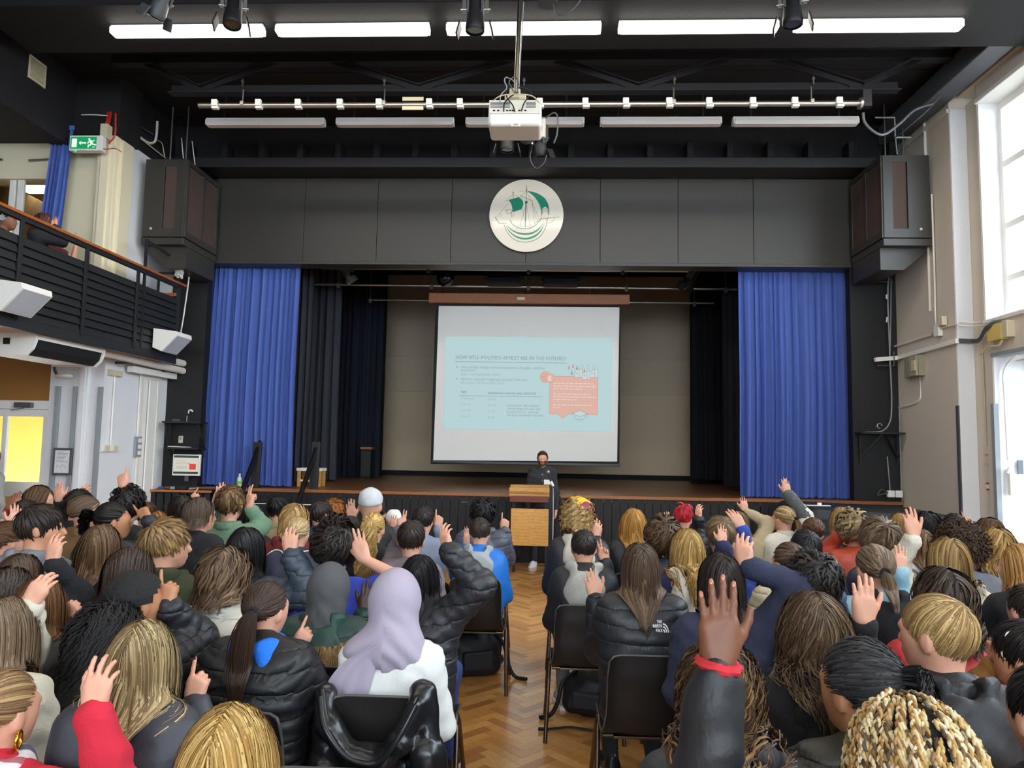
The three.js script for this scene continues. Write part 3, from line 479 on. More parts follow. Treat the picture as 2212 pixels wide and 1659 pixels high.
// ---------- projection screen with the slide ----------
{
  const d = 13, o = at(1140, 820, d), t = group('projection_screen', 'white projection screen showing a pale blue slide above the stage', 'projection screen', o);
  const P = (x, y, dd = d) => at(x, y, dd).sub(o), a = P(941, 655), b = P(1341, 655), c = P(930, 1002), e = P(1338, 1004);
  const quad = (pts, z, th) => prism(pts.map((p) => [p.x, p.y]), z - th, z);
  part('black_border', quad([a, b, e, c], 0, .015), M.blackMatt, t);
  const sw = quad([P(948, 661), P(1338, 664), P(1333, 997), P(936, 994)], .006, .008); part('screen_cloth', sw, std({ color: 0xe3e1dc, roughness: .7 }), t);
  const tex = canvasTex(1456, 820, (g, w, h) => {
    g.fillStyle = '#c3e2e4'; g.fillRect(0, 0, w, h);
    const tx = (s, x, y, f, col) => { g.font = f; g.fillStyle = col; g.fillText(s, x, y); };
    tx('HOW WILL POLITICS AFFECT ME IN THE FUTURE?', 92, 200, '44px sans-serif', '#7d9ba0'); g.fillStyle = '#8490ad'; g.fillRect(92, 222, 965, 4);
    const S1 = '27px sans-serif', q = '#8fa9b2', l = '#a5bcc4';
    g.beginPath(); g.arc(108, 272, 5, 0, 7); g.arc(108, 376, 5, 0, 7); g.fillStyle = '#6f8a93'; g.fill();
    tx('‘How climate change worsens heatwaves, droughts, wildfires', 142, 282, S1, q); tx('and floods’', 142, 310, S1, q); tx('(BBC, 12th September 2023)', 142, 345, S1, l);
    tx('‘Millions could get “huge pay increase” next year’', 142, 388, S1, q); tx('(Sky News, 8th November 2023)', 142, 420, S1, l);
    tx('Age', 145, 500, 'bold 29px sans-serif', '#8e9dba'); tx('Minimum hourly rate 2023/24', 384, 508, 'bold 29px sans-serif', '#8e9dba'); g.fillStyle = '#8f9db4'; g.fillRect(132, 524, 724, 4);
    [['23 and over', '£10.42'], ['21 to 22', '£10.18'], ['18 to 20', '£7.49'], ['16 to 17', '£5.28']].forEach((r, i) => { tx(r[0], 145, 558 + i * 53, '24px sans-serif', l); tx(r[1], 384, 562 + i * 53, '24px sans-serif', l); });
    ['Remember, the London', 'Living Wage for over 18s', 'is now £13.15 – you can', 'ask your employer for this.'].forEach((s, i) => tx(s, 548, 614 + i * 28, 'bold 25px sans-serif', '#9fb6c0'));
    g.fillStyle = '#efbcab'; g.strokeStyle = '#d99580'; g.lineWidth = 3; g.beginPath(); g.moveTo(918, 342); g.lineTo(1332, 342); g.lineTo(1332, 674); g.lineTo(1080, 672); g.lineTo(1032, 712); g.lineTo(985, 672); g.lineTo(918, 672); g.closePath(); g.fill(); g.stroke();
    g.beginPath(); g.ellipse(880, 350, 45, 48, 0, 0, 7); g.fill(); g.stroke(); for (let i = 0; i < 4; i++) { g.beginPath(); g.moveTo(838, 325 + i * 18); g.lineTo(900, 330 + i * 18); g.stroke(); } g.beginPath(); g.arc(918, 358, 40, 0, 7); g.fill(); g.stroke(); tx('£', 900, 380, 'bold 58px sans-serif', '#faf4ee');
    g.fillStyle = '#f8e4da'; for (const [y, n] of [[400, 340], [424, 370], [448, 250], [494, 320], [518, 360], [542, 210], [590, 330], [612, 60]]) { let x = 950; while (x < 950 + n) { const k = 14 + ((x * 7 + y) % 31); g.fillRect(x, y, Math.min(k, 950 + n - x), 8); x += k + 8; } }
    g.lineWidth = 3; g.strokeStyle = '#93a0ad'; for (const [x, y] of [[1130, 300], [1196, 318], [1262, 300]]) { g.fillStyle = '#d7e8e8'; g.beginPath(); g.moveTo(x, y); g.lineTo(x + 28, y - 26); g.lineTo(x + 66, y - 22); g.lineTo(x + 70, y + 4); g.lineTo(x + 70, y + 46); g.lineTo(x, y + 50); g.closePath(); g.fill(); g.stroke(); g.beginPath(); g.moveTo(x + 28, y - 26); g.lineTo(x + 42, y); g.lineTo(x + 42, y + 48); g.stroke(); g.fillStyle = '#e39a86'; g.fillRect(x + 14, y + 8, 10, 12); }
    for (const [x, y, col] of [[1080, 262, '#e0917c'], [1116, 250, '#e0917c'], [1150, 264, '#8e8fb4'], [1106, 310, '#8e8fb4'], [1214, 290, '#e0917c']]) { g.fillStyle = col; g.beginPath(); g.moveTo(x, y - 24); g.lineTo(x + 9, y + 14); g.lineTo(x - 9, y + 14); g.fill(); g.fillRect(x - 1, y + 12, 2, 10); }
    g.strokeStyle = '#a9bcc6'; for (const x of [1190, 1246, 1300]) { g.beginPath(); g.ellipse(x, 258, 14, 18, 0, 0, 7); g.stroke(); }
    g.strokeStyle = '#8fa6ac'; g.fillStyle = '#d6e6e6'; g.lineWidth = 4; g.beginPath(); g.moveTo(1116, 665); g.lineTo(1180, 638); g.lineTo(1246, 664); g.lineTo(1184, 694); g.closePath(); g.fill(); g.stroke(); g.beginPath(); g.moveTo(1138, 680); g.lineTo(1140, 712); g.quadraticCurveTo(1182, 730, 1224, 710); g.lineTo(1226, 680); g.stroke(); g.beginPath(); g.moveTo(1240, 666); g.lineTo(1244, 706); g.stroke();
  });
  const q = [P(962, 727), P(1324, 731), P(1321, 933), P(958, 926)], n = 12, pos = [], uv = [], idx = [];
  for (let j = 0; j <= n; j++) for (let i = 0; i <= n; i++) { const u = i / n, v = j / n, x = lerp(lerp(q[0].x, q[1].x, u), lerp(q[3].x, q[2].x, u), v), y = lerp(lerp(q[0].y, q[1].y, u), lerp(q[3].y, q[2].y, u), v); pos.push(x, y, .012); uv.push(u, 1 - v); }
  for (let j = 0; j < n; j++) for (let i = 0; i < n; i++) { const k = j * (n + 1) + i; idx.push(k, k + n + 1, k + 1, k + 1, k + n + 1, k + n + 2); }
  const sg = new THREE.BufferGeometry(); sg.setAttribute('position', new THREE.Float32BufferAttribute(pos, 3)); sg.setAttribute('uv', new THREE.Float32BufferAttribute(uv, 2)); sg.setIndex(idx); sg.computeVertexNormals();
  part('slide', sg, std({ color: 0x3a3a3a, emissive: 0xffffff, emissiveMap: tex, emissiveIntensity: .4, roughness: .7 }), t);
  const wl = P(928, 646), wr = P(1359, 650), wt = P(1140, 637).y, wb = P(1140, 658).y;
  part('roller_case', bx(wr.x - wl.x, wt - wb, .16, (wl.x + wr.x) / 2, (wt + wb) / 2, .03, .008), std({ color: 0x9a5a2b, roughness: .45, map: T.wood }), t);
  part('maker_plate', bx(.14, .05, .006, P(1137, 0).x, (wt + wb) / 2, .113, .002), M.beige, t);
  part('bottom_bar', bx(P(1338, 1000).x - P(931, 1000).x, .05, .03, P(1134, 1000).x, P(1134, 1001).y, .005, .008), M.blackGloss, t);
  for (const px of [973, 1006, 1146, 1278, 1321]) part('hook', bar(V(P(px, 0).x, wt, .03), V(P(px, 0).x, P(1140, 624).y, .03), .008), M.blackSteel, t);
}
// stage bars across the opening, with their chains
function stageBar(label, x0, y0, x1, y1, d, chains, r = .024) { const a = at(x0, y0, d), b = at(x1, y1, d), t = group('stage_bar', label, 'rail', a.clone().add(b).multiplyScalar(.5)), o = t.position; part('pipe', bar(a.clone().sub(o), b.clone().sub(o), r, 12), M.steel, t); for (const px of chains) { const p = at(px, lerp(y0, y1, (px - x0) / (x1 - x0)), d).sub(o); part('chain', [bar(p, V(p.x, CEIL - o.y, p.z), .01, 6), bx(.06, .09, .06, p.x, p.y - .02, p.z, .008)], M.greyDark, t); } return t; }
stageBar('long steel bar crossing the stage just above the wooden screen case', 640, 614, 1592, 625, 12.85, [731, 932, 1141, 1353, 1568]);
stageBar('shorter rear steel bar behind the wooden screen case', 795, 648, 1542, 655, 14.2, [800, 1500], .018);
stageBar('upper lighting bar close under the black header edge', 695, 579, 1486, 586, 12.2, [760, 925, 1142, 1345]);
{ const t = group('mirror_ball', 'dark mirror ball hanging under the header left of the crest', 'ball', at(962, 601, 12.4)), g = new THREE.IcosahedronGeometry(.155, 4); part('ball', g, std({ color: 0x3c3c42, metalness: 1, roughness: .18, flatShading: true }), t); part('cord', bar(V(0, .1, 0), V(0, CEIL - t.position.y, 0), .008), M.greyDark, t); part('motor', cyl(.05, .05, .07, 0, .19, 0, 14), M.blackSteel, t); }
for (const [px, py, l] of [[1089, 605, 'black bar-shaped stage floodlight hanging nearer to the mirror ball'], [1211, 607, 'black bar-shaped stage floodlight hanging farther from the mirror ball']]) { const t = group('flood_bar', l, 'stage light', at(px, py, 12.6)); part('housing', prism([[-.07, -.07], [.07, -.09], [.08, .07], [-.05, .09]], -.3, .3, .008).rotateY(Math.PI / 2), M.blackMatt, t); part('lens', bx(.56, .1, .01, 0, -.01, .082, .004), std({ color: 0x191c30, roughness: .2 }), t); for (const s of [-1, 1]) part('knob', cyl(.022, .022, .04, 0, 0, 0, 10).rotateZ(Math.PI / 2).translate(s * .33, 0, 0), M.blackSteel, t); part('yoke', [bar(V(-.33, 0, 0), V(-.33, .16, 0), .008), bar(V(.33, 0, 0), V(.33, .16, 0), .008), bar(V(-.33, .16, 0), V(.33, .16, 0), .008), bar(V(0, .16, 0), V(0, CEIL - t.position.y, 0), .01)], M.blackSteel, t); }
lantern('stage_lantern', 'black stage lantern hidden in the dark at the stage edge beside the pale backdrop', at(1492, 600, 12.6), .6, 1, 1.2, M.blackMatt);
lantern('stage_lantern', 'dim stage lantern in the dark over the charcoal drape', at(748, 590, 12.3), .7, -1, .9, M.greyDark);
// ---------- handrails of the stage steps ----------
for (const [x0, y0, x1, y1, xp, l] of [[524, 1046, 563, 955, 564, 'black sloping handrail of the stage steps, nearer to the blue curtain'], [648, 1060, 688, 955, 690, 'black sloping handrail of the stage steps, farther from the blue curtain']]) {
  const d = 10.55, b = at(x0, y0, d), a = at(x1, y1, 11.3), t = group('handrail', l, 'handrail', V(a.x, 0, -11.1)), o = t.position;
  part('rail', [beam(b.clone().sub(o).add(V(-.02, -.3, .12)), a.clone().sub(o), .05, .09, .01)], M.blackGloss, t);
  part('post', beam(V(a.x - o.x, 0, 0.03), V(a.x - o.x, a.y, -.1), .13, .05, .006), M.blackSteel, t);
  part('foot_post', beam(b.clone().sub(o).add(V(-.02, -.3, .12)).setY(0), b.clone().sub(o).add(V(-.02, -.3, .12)), .08, .05, .006), M.blackSteel, t);
}
{ const t = group('stage_steps', 'black wooden steps up to the stage between the two handrails', 'steps', V(at(610, 1080, 10.8).x, 0, ZS)); for (let i = 0; i < 4; i++) { part('tread', bx(.95, .04, .27, 0, .2 * (i + 1), .95 - i * .25, .004), M.blackWall, t); part('riser', bx(.95, .18, .03, 0, .2 * i + .09, 1.06 - i * .25, .003), M.blackWall, t); part('edge_strip', bx(.95, .012, .03, 0, .2 * (i + 1) + .022, 1.07 - i * .25, .003), M.white, t); } }
{ // pale wooden easel-like stool and chair behind the rail
  const t = group('wooden_stool', 'pale wooden stool with a white top standing behind the stage handrail', 'stool', at(672, 1050, 11.9)); t.position.y = STAGE;
  part('top', bx(.42, .05, .3, 0, .28, 0, .01), M.white, t); for (const [x, z] of [[-.17, .11], [.17, .11], [-.17, -.11], [.17, -.11]]) part('leg', bx(.05, .27, .05, x, .135, z, .004), M.oakPale, t); part('panel', bx(.14, .26, .02, .08, .13, .13, .004), M.oakPale, t); part('stretcher', bx(.3, .03, .03, 0, .1, .11), M.white, t);
}
{ const t = group('wooden_block', 'low wooden cupboard top in the shade left of the pale backdrop', 'cupboard', at(790, 1030, 15)); t.position.y = STAGE; part('top', bx(.24, .05, .3, .02, .62, 0, .01), M.oak, t); part('case', bx(.22, .6, .28, .02, .3, 0, .008), M.blackMatt, t); part('door', bx(.2, .5, .012, .02, .3, .146, .004), M.blackSteel, t); }
// ---------- lectern and microphone ----------
{
  const d = 10.2, o = V(at(1145, 1200, d).x, 0, -d), t = group('lectern', 'wooden lectern with a sloping top and square front panel on black legs', 'lectern', o), P = (x, y, dd = d) => at(x, y, dd).sub(o);
  const L = P(1100, 1056), R = P(1187, 1056), w = R.x - L.x, cx = (L.x + R.x) / 2, yt = L.y;
  part('top', new RoundedBoxGeometry(w, .035, .42, 2, .008).rotateX(.28).translate(cx, yt - .03, -.17), M.oakPale, t);
  part('front_lip', bx(w, .055, .022, cx, yt - .005, .035, .006), M.oakPale, t);
  part('under_shelf', bx(w * .97, .1, .36, cx, yt - .13, -.15, .006), std({ color: 0x6e2f16, roughness: .5, map: T.wood }), t);
  const p0 = P(1104, 1098), p1 = P(1184, 1180);
  part('front_panel', bx(p1.x - p0.x, p0.y - p1.y, .022, (p0.x + p1.x) / 2, (p0.y + p1.y) / 2, 0, .004), std({ color: 0xd8a050, roughness: .4, map: T.wood }), t);
  for (const px of [1109, 1179]) part('leg', [beam(V(P(px, 1070).x, yt - .1, -.02), V(P(px, 1200).x, 0.01, -.02), .025, .025, .003), beam(V(P(px, 1200).x, .015, -.02), V(P(px, 1200).x, .015, -.34), .025, .025), beam(V(P(px, 1200).x, .015, -.3), V(P(px, 1200).x, yt - .15, -.3), .025, .025)], M.blackSteel, t);
}
{
  const d = 10.05, o = V(at(1186, 1230, d).x, 0, -d), t = group('microphone_stand', 'boom microphone stand beside the lectern with a pale cable', 'microphone', o), P = (x, y, dd = d) => at(x, y, dd).sub(o);
  const m = P(1184, 1021), j = P(1195, 1050), k = P(1225, 1098, d - .1);
  part('microphone', [bar(m, P(1190, 1040), .014, 10)], M.blackSteel, t); part('grille_ball', new THREE.SphereGeometry(.026, 16, 12).translate(m.x, m.y + .01, m.z), std({ color: 0x9a9ca0, metalness: .8, roughness: .4 }), t);
  part('clip', bar(P(1190, 1040), j, .018, 8), M.white, t); part('boom', bar(j, k, .009), M.blackSteel, t); part('mast', bar(V(P(1214, 1110).x, 0.03, -.05), P(1210, 1078), .011), M.blackSteel, t);
  for (const a of [0, 2.1, 4.2]) part('foot', bar(V(P(1214, 1110).x, .05, -.05), V(P(1214, 1110).x + .27 * Math.cos(a), .012, -.05 + .27 * Math.sin(a)), .009), M.blackSteel, t);
  part('cable', tube([j, P(1195, 1100), P(1194, 1160), P(1191, 1200), P(1187, 1226).setY(.02), V(-.1, .012, .05)], .007, 40), std({ color: 0xb9aec0, roughness: .4 }), t);
}
// ---------- desk corner with the monitor ----------
{
  const d = 10.98, P = (x, y) => at(x, y, d);
  const dk = group('desk_shelf', 'dark shelf with a wooden edge that carries the monitor by the stage', 'shelf', P(395, 1056)), o = dk.position;
  part('board', bx(1.0, .03, .4, .05, -.02, 0, .004), M.blackSteel, dk); part('wood_edge', bx(1.0, .035, .015, .05, -.02, .205, .003), M.oak, dk); for (let i = 0; i < 8; i++) part('batten', bx(.1, o.y - .05, .03, -.38 + i * .12, -(o.y) / 2 - .02, .16, .004), M.blackWall, dk);
  const ty = o.y - .003, mo = group('computer_monitor', 'white-framed computer monitor showing the slide beside the blue curtain', 'monitor', V(P(403, 1040).x, ty, -d));
  const a = P(375, 981), b = P(431, 1028), w = b.x - a.x, h = a.y - b.y, cy = (a.y + b.y) / 2 - ty;
  part('case', bx(w, h, .05, 0, cy, .02, .008), M.white, mo);
  const tex = canvasTex(320, 256, (g) => { g.fillStyle = '#e8e4d6'; g.fillRect(0, 0, 320, 256); g.fillStyle = '#2f4248'; g.fillRect(0, 0, 320, 30); g.fillRect(0, 226, 320, 30); g.fillStyle = '#a9a698'; for (const [y, w2] of [[70, 120], [100, 150], [115, 140], [150, 150], [165, 160], [180, 140]]) g.fillRect(30, y, w2, 4); g.fillStyle = '#ee4b30'; g.fillRect(205, 115, 85, 80); g.fillRect(190, 108, 20, 14); });
  part('screen', bx(w - .04, h - .045, .006, 0, cy + .006, .046, 0), [M.blackMatt, M.blackMatt, M.blackMatt, M.blackMatt, std({ color: 0x111111, emissive: 0xffffff, emissiveMap: tex, emissiveIntensity: .4, roughness: .3 }), M.blackMatt], mo);
  { const s = mo.children[mo.children.length - 1], u = s.geometry.attributes.uv; for (let i = 16; i < 20; i++) u.setXY(i, s.geometry.attributes.position.getX(i) > 0 ? 1 : 0, s.geometry.attributes.position.getY(i) > cy ? 1 : 0); }
  part('neck', bx(.06, .1, .04, 0, cy - h / 2 - .04, 0, .01), M.greyDark, mo); part('foot', cyl(.13, .14, .02, 0, .012, 0, 24), M.grey, mo);
  const eq = group('amplifier', 'black amplifier box on the desk shelf under the monitor', 'amplifier', V(P(397, 1047).x, ty, -d + .13)); part('case', bx(.26, .055, .1, 0, .028, 0, .006), M.blackMatt, eq); part('front_panel', bx(.07, .04, .006, -.08, .028, .052), M.grey, eq); for (const x of [.03, .07, .1]) part('knob', cyl(.008, .008, .012, 0, 0, 0, 10).rotateX(Math.PI / 2).translate(x, .028, .056), M.greyDark, eq);
  const kb = group('keyboard', 'long black keyboard lying at the front of the desk shelf', 'keyboard', V(P(460, 1050).x, ty, -d + .13)); part('case', bx(.36, .018, .12, 0, .01, 0, .005), M.blackMatt, kb); for (let r = 0; r < 3; r++) part('key_row', bx(.33, .008, .026, 0, .022, -.035 + r * .034, .003), M.greyDark, kb);
  const bt = group('water_bottle', 'clear plastic water bottle with a green label on the stage edge', 'bottle', V(P(505, 1046).x, STAGE + .005, -11.18)); const hb = P(505, 1025).y - STAGE;
  part('bottle', new THREE.LatheGeometry([[.001, 0], [.03, 0], [.032, .01], [.032, .1], [.03, .13], [.014, .165], [.013, .185]].map((p) => new THREE.Vector2(p[0] * 1.15, p[1] * hb / .2)), 20), std({ color: 0xcfd8d4, roughness: .2 }), bt); part('cap', cyl(.016, .016, .02, 0, hb * .96, 0, 14), M.white, bt); part('label', cyl(.0375, .0375, .05, 0, hb * .36, 0, 20), std({ color: 0x7fc24a, roughness: .5 }), bt);
  for (const [x0, x1, y, lab, nm] of [[357, 440, 912, 'upper black bracket shelf on the stage wall above the monitor', 1], [364, 434, 968, 'lower black bracket shelf with papers above the monitor', 2]]) {
    const s = group('wall_shelf', lab, 'shelf', V((P(x0, y).x + P(x1, y).x) / 2, P(x0, y).y, -11.0)), w2 = P(x1, y).x - P(x0, y).x; part('board', bx(w2, .03, .24, 0, 0, 0, .004), M.blackSteel, s);
    for (const q of [-1, 1]) part('bracket', [beam(V(q * w2 * .42, -.02, .1), V(q * w2 * .48, -.42 * (nm === 1 ? 1 : .3), -.1), .03, .02), beam(V(q * w2 * .45, -.02, -.1), V(q * w2 * .45, -.36 * (nm === 1 ? 1 : .3), -.1), .03, .02)], M.blackSteel, s);
    if (nm === 2) tag(part('papers', [bx(.28, .012, .18, -.08, .022, .03, .002).rotateZ(-.03)], M.white, s), 'white papers');
    else { part('small_box', bx(.1, .035, .07, -.12, .033, .04, .004), M.greyDark, s); part('tube_stub', cyl(.008, .008, .09, .04, .06, .03, 8), M.grey, s); }
  }
  const sk = group('wall_socket', 'grey wall socket plate under the upper bracket shelf', 'socket', P(380, 949).setZ(-11.13)); part('plate', bx(.07, .11, .02, 0, 0, 0, .008), M.beige, sk); part('rocker', bx(.025, .04, .01, 0, .015, .012, .003), M.grey, sk);
  const mk = group('wall_mark', 'round white-rimmed cable hole in the black wall above the shelves', 'cable hole', P(401, 889).setZ(-11.135)); part('ring', new THREE.TorusGeometry(.03, .012, 8, 20, 4), M.white, mk); part('plug', cyl(.03, .03, .01, 0, 0, 0, 16).rotateX(Math.PI / 2), M.blackMatt, mk);
  const cb = group('cable_bundle', 'tangled black cables with blue plugs at the foot of the white wall', 'cables', P(352, 1085)), c = (pts, m) => part('cable', tube(pts.map((p) => V(...p)), .008, 24, 5), m, cb); c([[0, .35, 0], [.02, .2, .05], [-.03, .05, .02], [.03, -.1, .05], [0, -.9, .05]], M.blackMatt); c([[.08, .4, 0], [.12, .1, .03], [.05, -.1, .06], [.1, -.9, .03]], M.blackMatt); for (let i = 0; i < 3; i++) part('blue_plug', bx(.09, .03, .05, -.01, .13 + i * .045, .06, .008), std({ color: 0x2a4fa0, roughness: .4 }), cb); for (let i = 0; i < 4; i++) part('white_plug', bx(.05, .05, .04, -.02 + (i % 2) * .05, .02 - i * .07, .07, .008), M.white, cb);
}
// ---------- the covered piano by the windows ----------
{
  const d = 9.4, o = V(at(1880, 1120, d).x, 0, -d), t = group('covered_piano', 'low piano under a quilted black cover in front of the stage', 'piano', o), P = (x, y, dd = d) => at(x, y, dd).sub(o);
  const x0 = P(1722, 1100).x, x1 = P(2040, 1110).x, yt = P(1830, 1096).y, g = new RoundedBoxGeometry(x1 - x0, yt - .1, 1.35, 14, .12), p = g.attributes.position;
  for (let i = 0; i < p.count; i++) { const x = p.getX(i), y = p.getY(i), z = p.getZ(i), n = noise(x * 5, y * 6, z * 5), top = y > 0; p.setXYZ(i, x + (Math.abs(z) > .5 ? 0 : 0) + n * .015, y + (top ? -.05 * sstep(.2, 1.0, x) + n * .015 : 0), z + n * .02 * (z > 0 ? 1 : 0) + (z > .5 ? .012 * Math.sin(y * 42) : 0)); }
  g.computeVertexNormals(); g.translate((x0 + x1) / 2, (yt - .1) / 2 + .1, -.3);
  part('quilted_cover', g, std({ color: 0x12141c, roughness: .6, bumpMap: T.fleece, bumpScale: .002 }), t);
  for (let i = 0; i < 6; i++) part('quilt_seam', tube([V(x0 + .06, yt - .14 - i * .07, .385), V((x0 + x1) / 2, yt - .15 - i * .07, .395), V(x1 - .06, yt - .2 - i * .07, .385)], .004, 16, 5), M.blackMatt, t);
  for (const [x, z] of [[x0 + .15, .2], [x1 - .15, .2], [(x0 + x1) / 2, -.8]]) part('leg', [cyl(.035, .03, .12, x, .06, z, 12), cyl(.05, .05, .02, x, .012, z, 12)], M.blackGloss, t);
  const r = group('white_rack', 'flat white paper stand lying on the quilted black cover', 'stand', P(1770, 1093).add(o).setZ(-d - .05)); r.position.y = yt + .012; part('strip', bx(.3, .012, .06, 0, 0, 0, .003), M.white, r); part('clip', bx(.05, .03, .03, .02, .02, 0, .004), M.white, r);
}
// ---------- balcony on the left ----------
const XB = -5.5, YB = 3.0;
struct('balcony_floor', [box2(-11, XB - .03, YB - .1, YB, ZB, -9.5), box2(XL, XB - .03, YB - .1, YB, -9.4, -10.45)], std({ color: 0xcfb6a6, roughness: .7 }));
{
  const t = group('balcony_railing', 'black slatted balcony front with a wooden handrail along the side of the hall', 'railing', V(XB, YB, 0));
  const zs = [onX(-480, 700, XB).z, onX(-110, 700, XB).z, onX(34, 640, XB).z, onX(180, 640, XB).z, onX(293, 660, XB).z, onX(384, 690, XB).z];
  zs.forEach((z, i) => part('post', bx(.022, 1.06, .055, .012, .5, z, .003), M.blackSteel, t));
  for (let k = 0; k < zs.length - 1; k++) for (let r = 0; r < 9; r++) { const L = zs[k] - zs[k + 1] - .06; const g = bx(.02, .088, L, 0, 0, 0, .003); g.rotateZ(.22); g.translate(-.012, .04 + r * .096, (zs[k] + zs[k + 1]) / 2); part('slat', g, M.blackSlat, t); }
  part('backing', bx(.01, .86, zs[0] - zs[5], -.05, .44, (zs[0] + zs[5]) / 2), M.blackMatt, t);
  part('steel_rail', bx(.05, .05, zs[0] - zs[5] + .1, .0, 1.04, (zs[0] + zs[5]) / 2 - .03, .004), M.blackSteel, t);
  part('handrail', bx(.085, .035, zs[0] - zs[5] + .2, .0, 1.085, (zs[0] + zs[5]) / 2 - .06, .012), M.rail, t);
  part('bottom_edge', bx(.05, .12, zs[0] - zs[5] + .04, -.02, -.06, (zs[0] + zs[5]) / 2, .004), M.blackSlat, t);
}
{ // end frame of the balcony beside the cabinet
  const z = onX(384, 690, XB).z, t = group('end_guard', 'black steel guard frame at the stage end of the balcony', 'guard rail', V(XB, YB, z)), w = .33;
  const yy = (px, py) => onX(px, py, XB).y - YB;
  part('frame', [beam(V(0, 0, .95), V(0, 1.5, .95), .03, .03), beam(V(0, 1.48, .95), V(0, 1.42, .02), .03, .03), beam(V(0, 0, .02), V(0, 1.42, .02), .04, .05), beam(V(-w, .1, 0), V(-w, 1.25, 0), .03, .03), beam(V(-w, 1.25, 0), V(0, 1.25, 0), .03, .03)], M.blackSteel, t);
  part('wood_bar', beam(V(-w, .92, .03), V(0, .92, .03), .03, .045), M.rail, t);
  const b = group('plastic_bag', 'crumpled clear plastic tied to the balcony end beside the hanging cable', 'plastic', at(388, 588, 10.3)); const g = new THREE.IcosahedronGeometry(.085, 4), p = g.attributes.position; for (let i = 0; i < p.count; i++) { const n = 1 + .5 * noise(p.getX(i) * 22, p.getY(i) * 22, p.getZ(i) * 22); p.setXYZ(i, p.getX(i) * n * .8, p.getY(i) * n, p.getZ(i) * n * .6); } g.computeVertexNormals(); part('bag', g, std({ color: 0xb9b9b4, roughness: .3, flatShading: true }), b); part('tie', tube([[0, .06, 0], [.02, .1, .01], [.05, .12, 0]], .006), M.grey, b);
}
// wedge-shaped flood lights fixed to the balcony front
for (const [px, py, l] of [[353, 736, 'white wedge-shaped wall light on the stage end of the balcony front'], [18, 642, 'white wedge-shaped wall light on the balcony front, cut by the picture edge']]) {
  const p = onX(px, py, XB + .06), t = group('wedge_light', l, 'light', V(XB + .03, p.y, p.z)), g = prism([[0, .14], [.32, .1], [.33, .05], [.12, -.17], [0, -.12]], -.22, .22, .006);
  part('case', g, M.white, t); const lens = bx(.3, .012, .4, 0, 0, 0, .003); lens.rotateZ(.81).translate(.232, -.062, 0); part('ribbed_lens', lens, std({ color: 0xb9bdc2, roughness: .35, bumpMap: T.strands, bumpScale: .002 }), t);
}
// ---------- under the balcony ----------
{
  const a = onX(76, 740, -5.62), b = onX(219, 765, -5.62), t = group('air_curtain', 'long white air heater with a dark grille hung under the balcony', 'heater', V(-5.62, a.y, a.z)), L = a.z - b.z;
  const prof = (pts, z0, z1) => prism(pts, z0, z1, .004);
  part('case', prof([[-.62, .13], [0, .13], [.02, .1], [.02, .04], [-.02, .04], [-.1, -.12], [-.62, -.12]], -L, 0), M.white, t);
  part('grille', prof([[-.02, .04], [.012, .03], [-.01, -.06], [-.08, -.13], [-.14, -.13], [-.1, -.11]], -L + .02, -.02), M.blackMatt, t);
  part('end_cap', prof([[-.62, .135], [0, .135], [.03, .1], [.03, .02], [0, -.07], [-.07, -.14], [-.62, -.14]], -L - .03, -L), M.white, t); part('front_end_cap', prof([[-.62, .135], [0, .135], [.03, .1], [.03, .02], [0, -.07], [-.07, -.14], [-.62, -.14]], 0, .03), M.white, t);
  part('badge', bx(.075, .07, .01, -.3, .01, .036, .003), M.blackMatt, t); part('top_duct', prof([[-.6, .14], [-.04, .14], [-.04, .3], [-.6, .3]], -L + .1, -.1), M.blackSteel, t);
  for (const z of [-.25, -L + .25]) part('hanger', bx(.03, YB - .1 - a.y - .1, .03, -.3, (YB - .1 - a.y + .1) / 2, z), M.blackSteel, t);
}
for (const [p0, p1, l] of [[[290, 760], [404, 787], 'upper fat white pipe running towards the stage under the balcony'], [[225, 762], [402, 803], 'lower fat white pipe running towards the stage under the balcony']]) { const a = onX(p0[0], p0[1], XL + .24), b = onX(p1[0], p1[1], XL + .24), t = group('heating_pipe', l, 'pipe', a), d = b.clone().sub(a); part('pipe', tube([V(0, 0, .3), V(0, 0, 0), d.clone().multiplyScalar(.5), d], .052, 20, 14), M.whitePipe, t); part('end_cap', new THREE.SphereGeometry(.053, 14, 10).translate(d.x, d.y, d.z), M.whitePipe, t); for (const s of [.3, .75]) part('bracket', bx(.26, .03, .03, d.x * s - .12, d.y * s - .05, d.z * s, .004), M.greyDark, t); }
{ const a = onX(282, 797, XL + .1), b = onX(380, 814, XL + .1), t = group('cable_tray', 'white cable trunking under the fat pipes ending in a coil of black cable', 'trunking', a), d = b.clone().sub(a); part('trunking', beam(V(0, 0, 0), d, .1, .09, .004), M.white, t); part('cable_coil', [tube([[d.x, d.y, d.z], [d.x + .1, d.y - .02, d.z - .05], [d.x + .02, d.y - .12, d.z], [d.x - .05, d.y - .05, d.z + .05], [d.x + .06, d.y - .01, d.z], [d.x + .04, d.y - .16, d.z]], .022, 40)], M.blackMatt, t); part('white_clip', bx(.04, .1, .03, d.x - .06, d.y - .22, d.z, .004), M.white, t); }
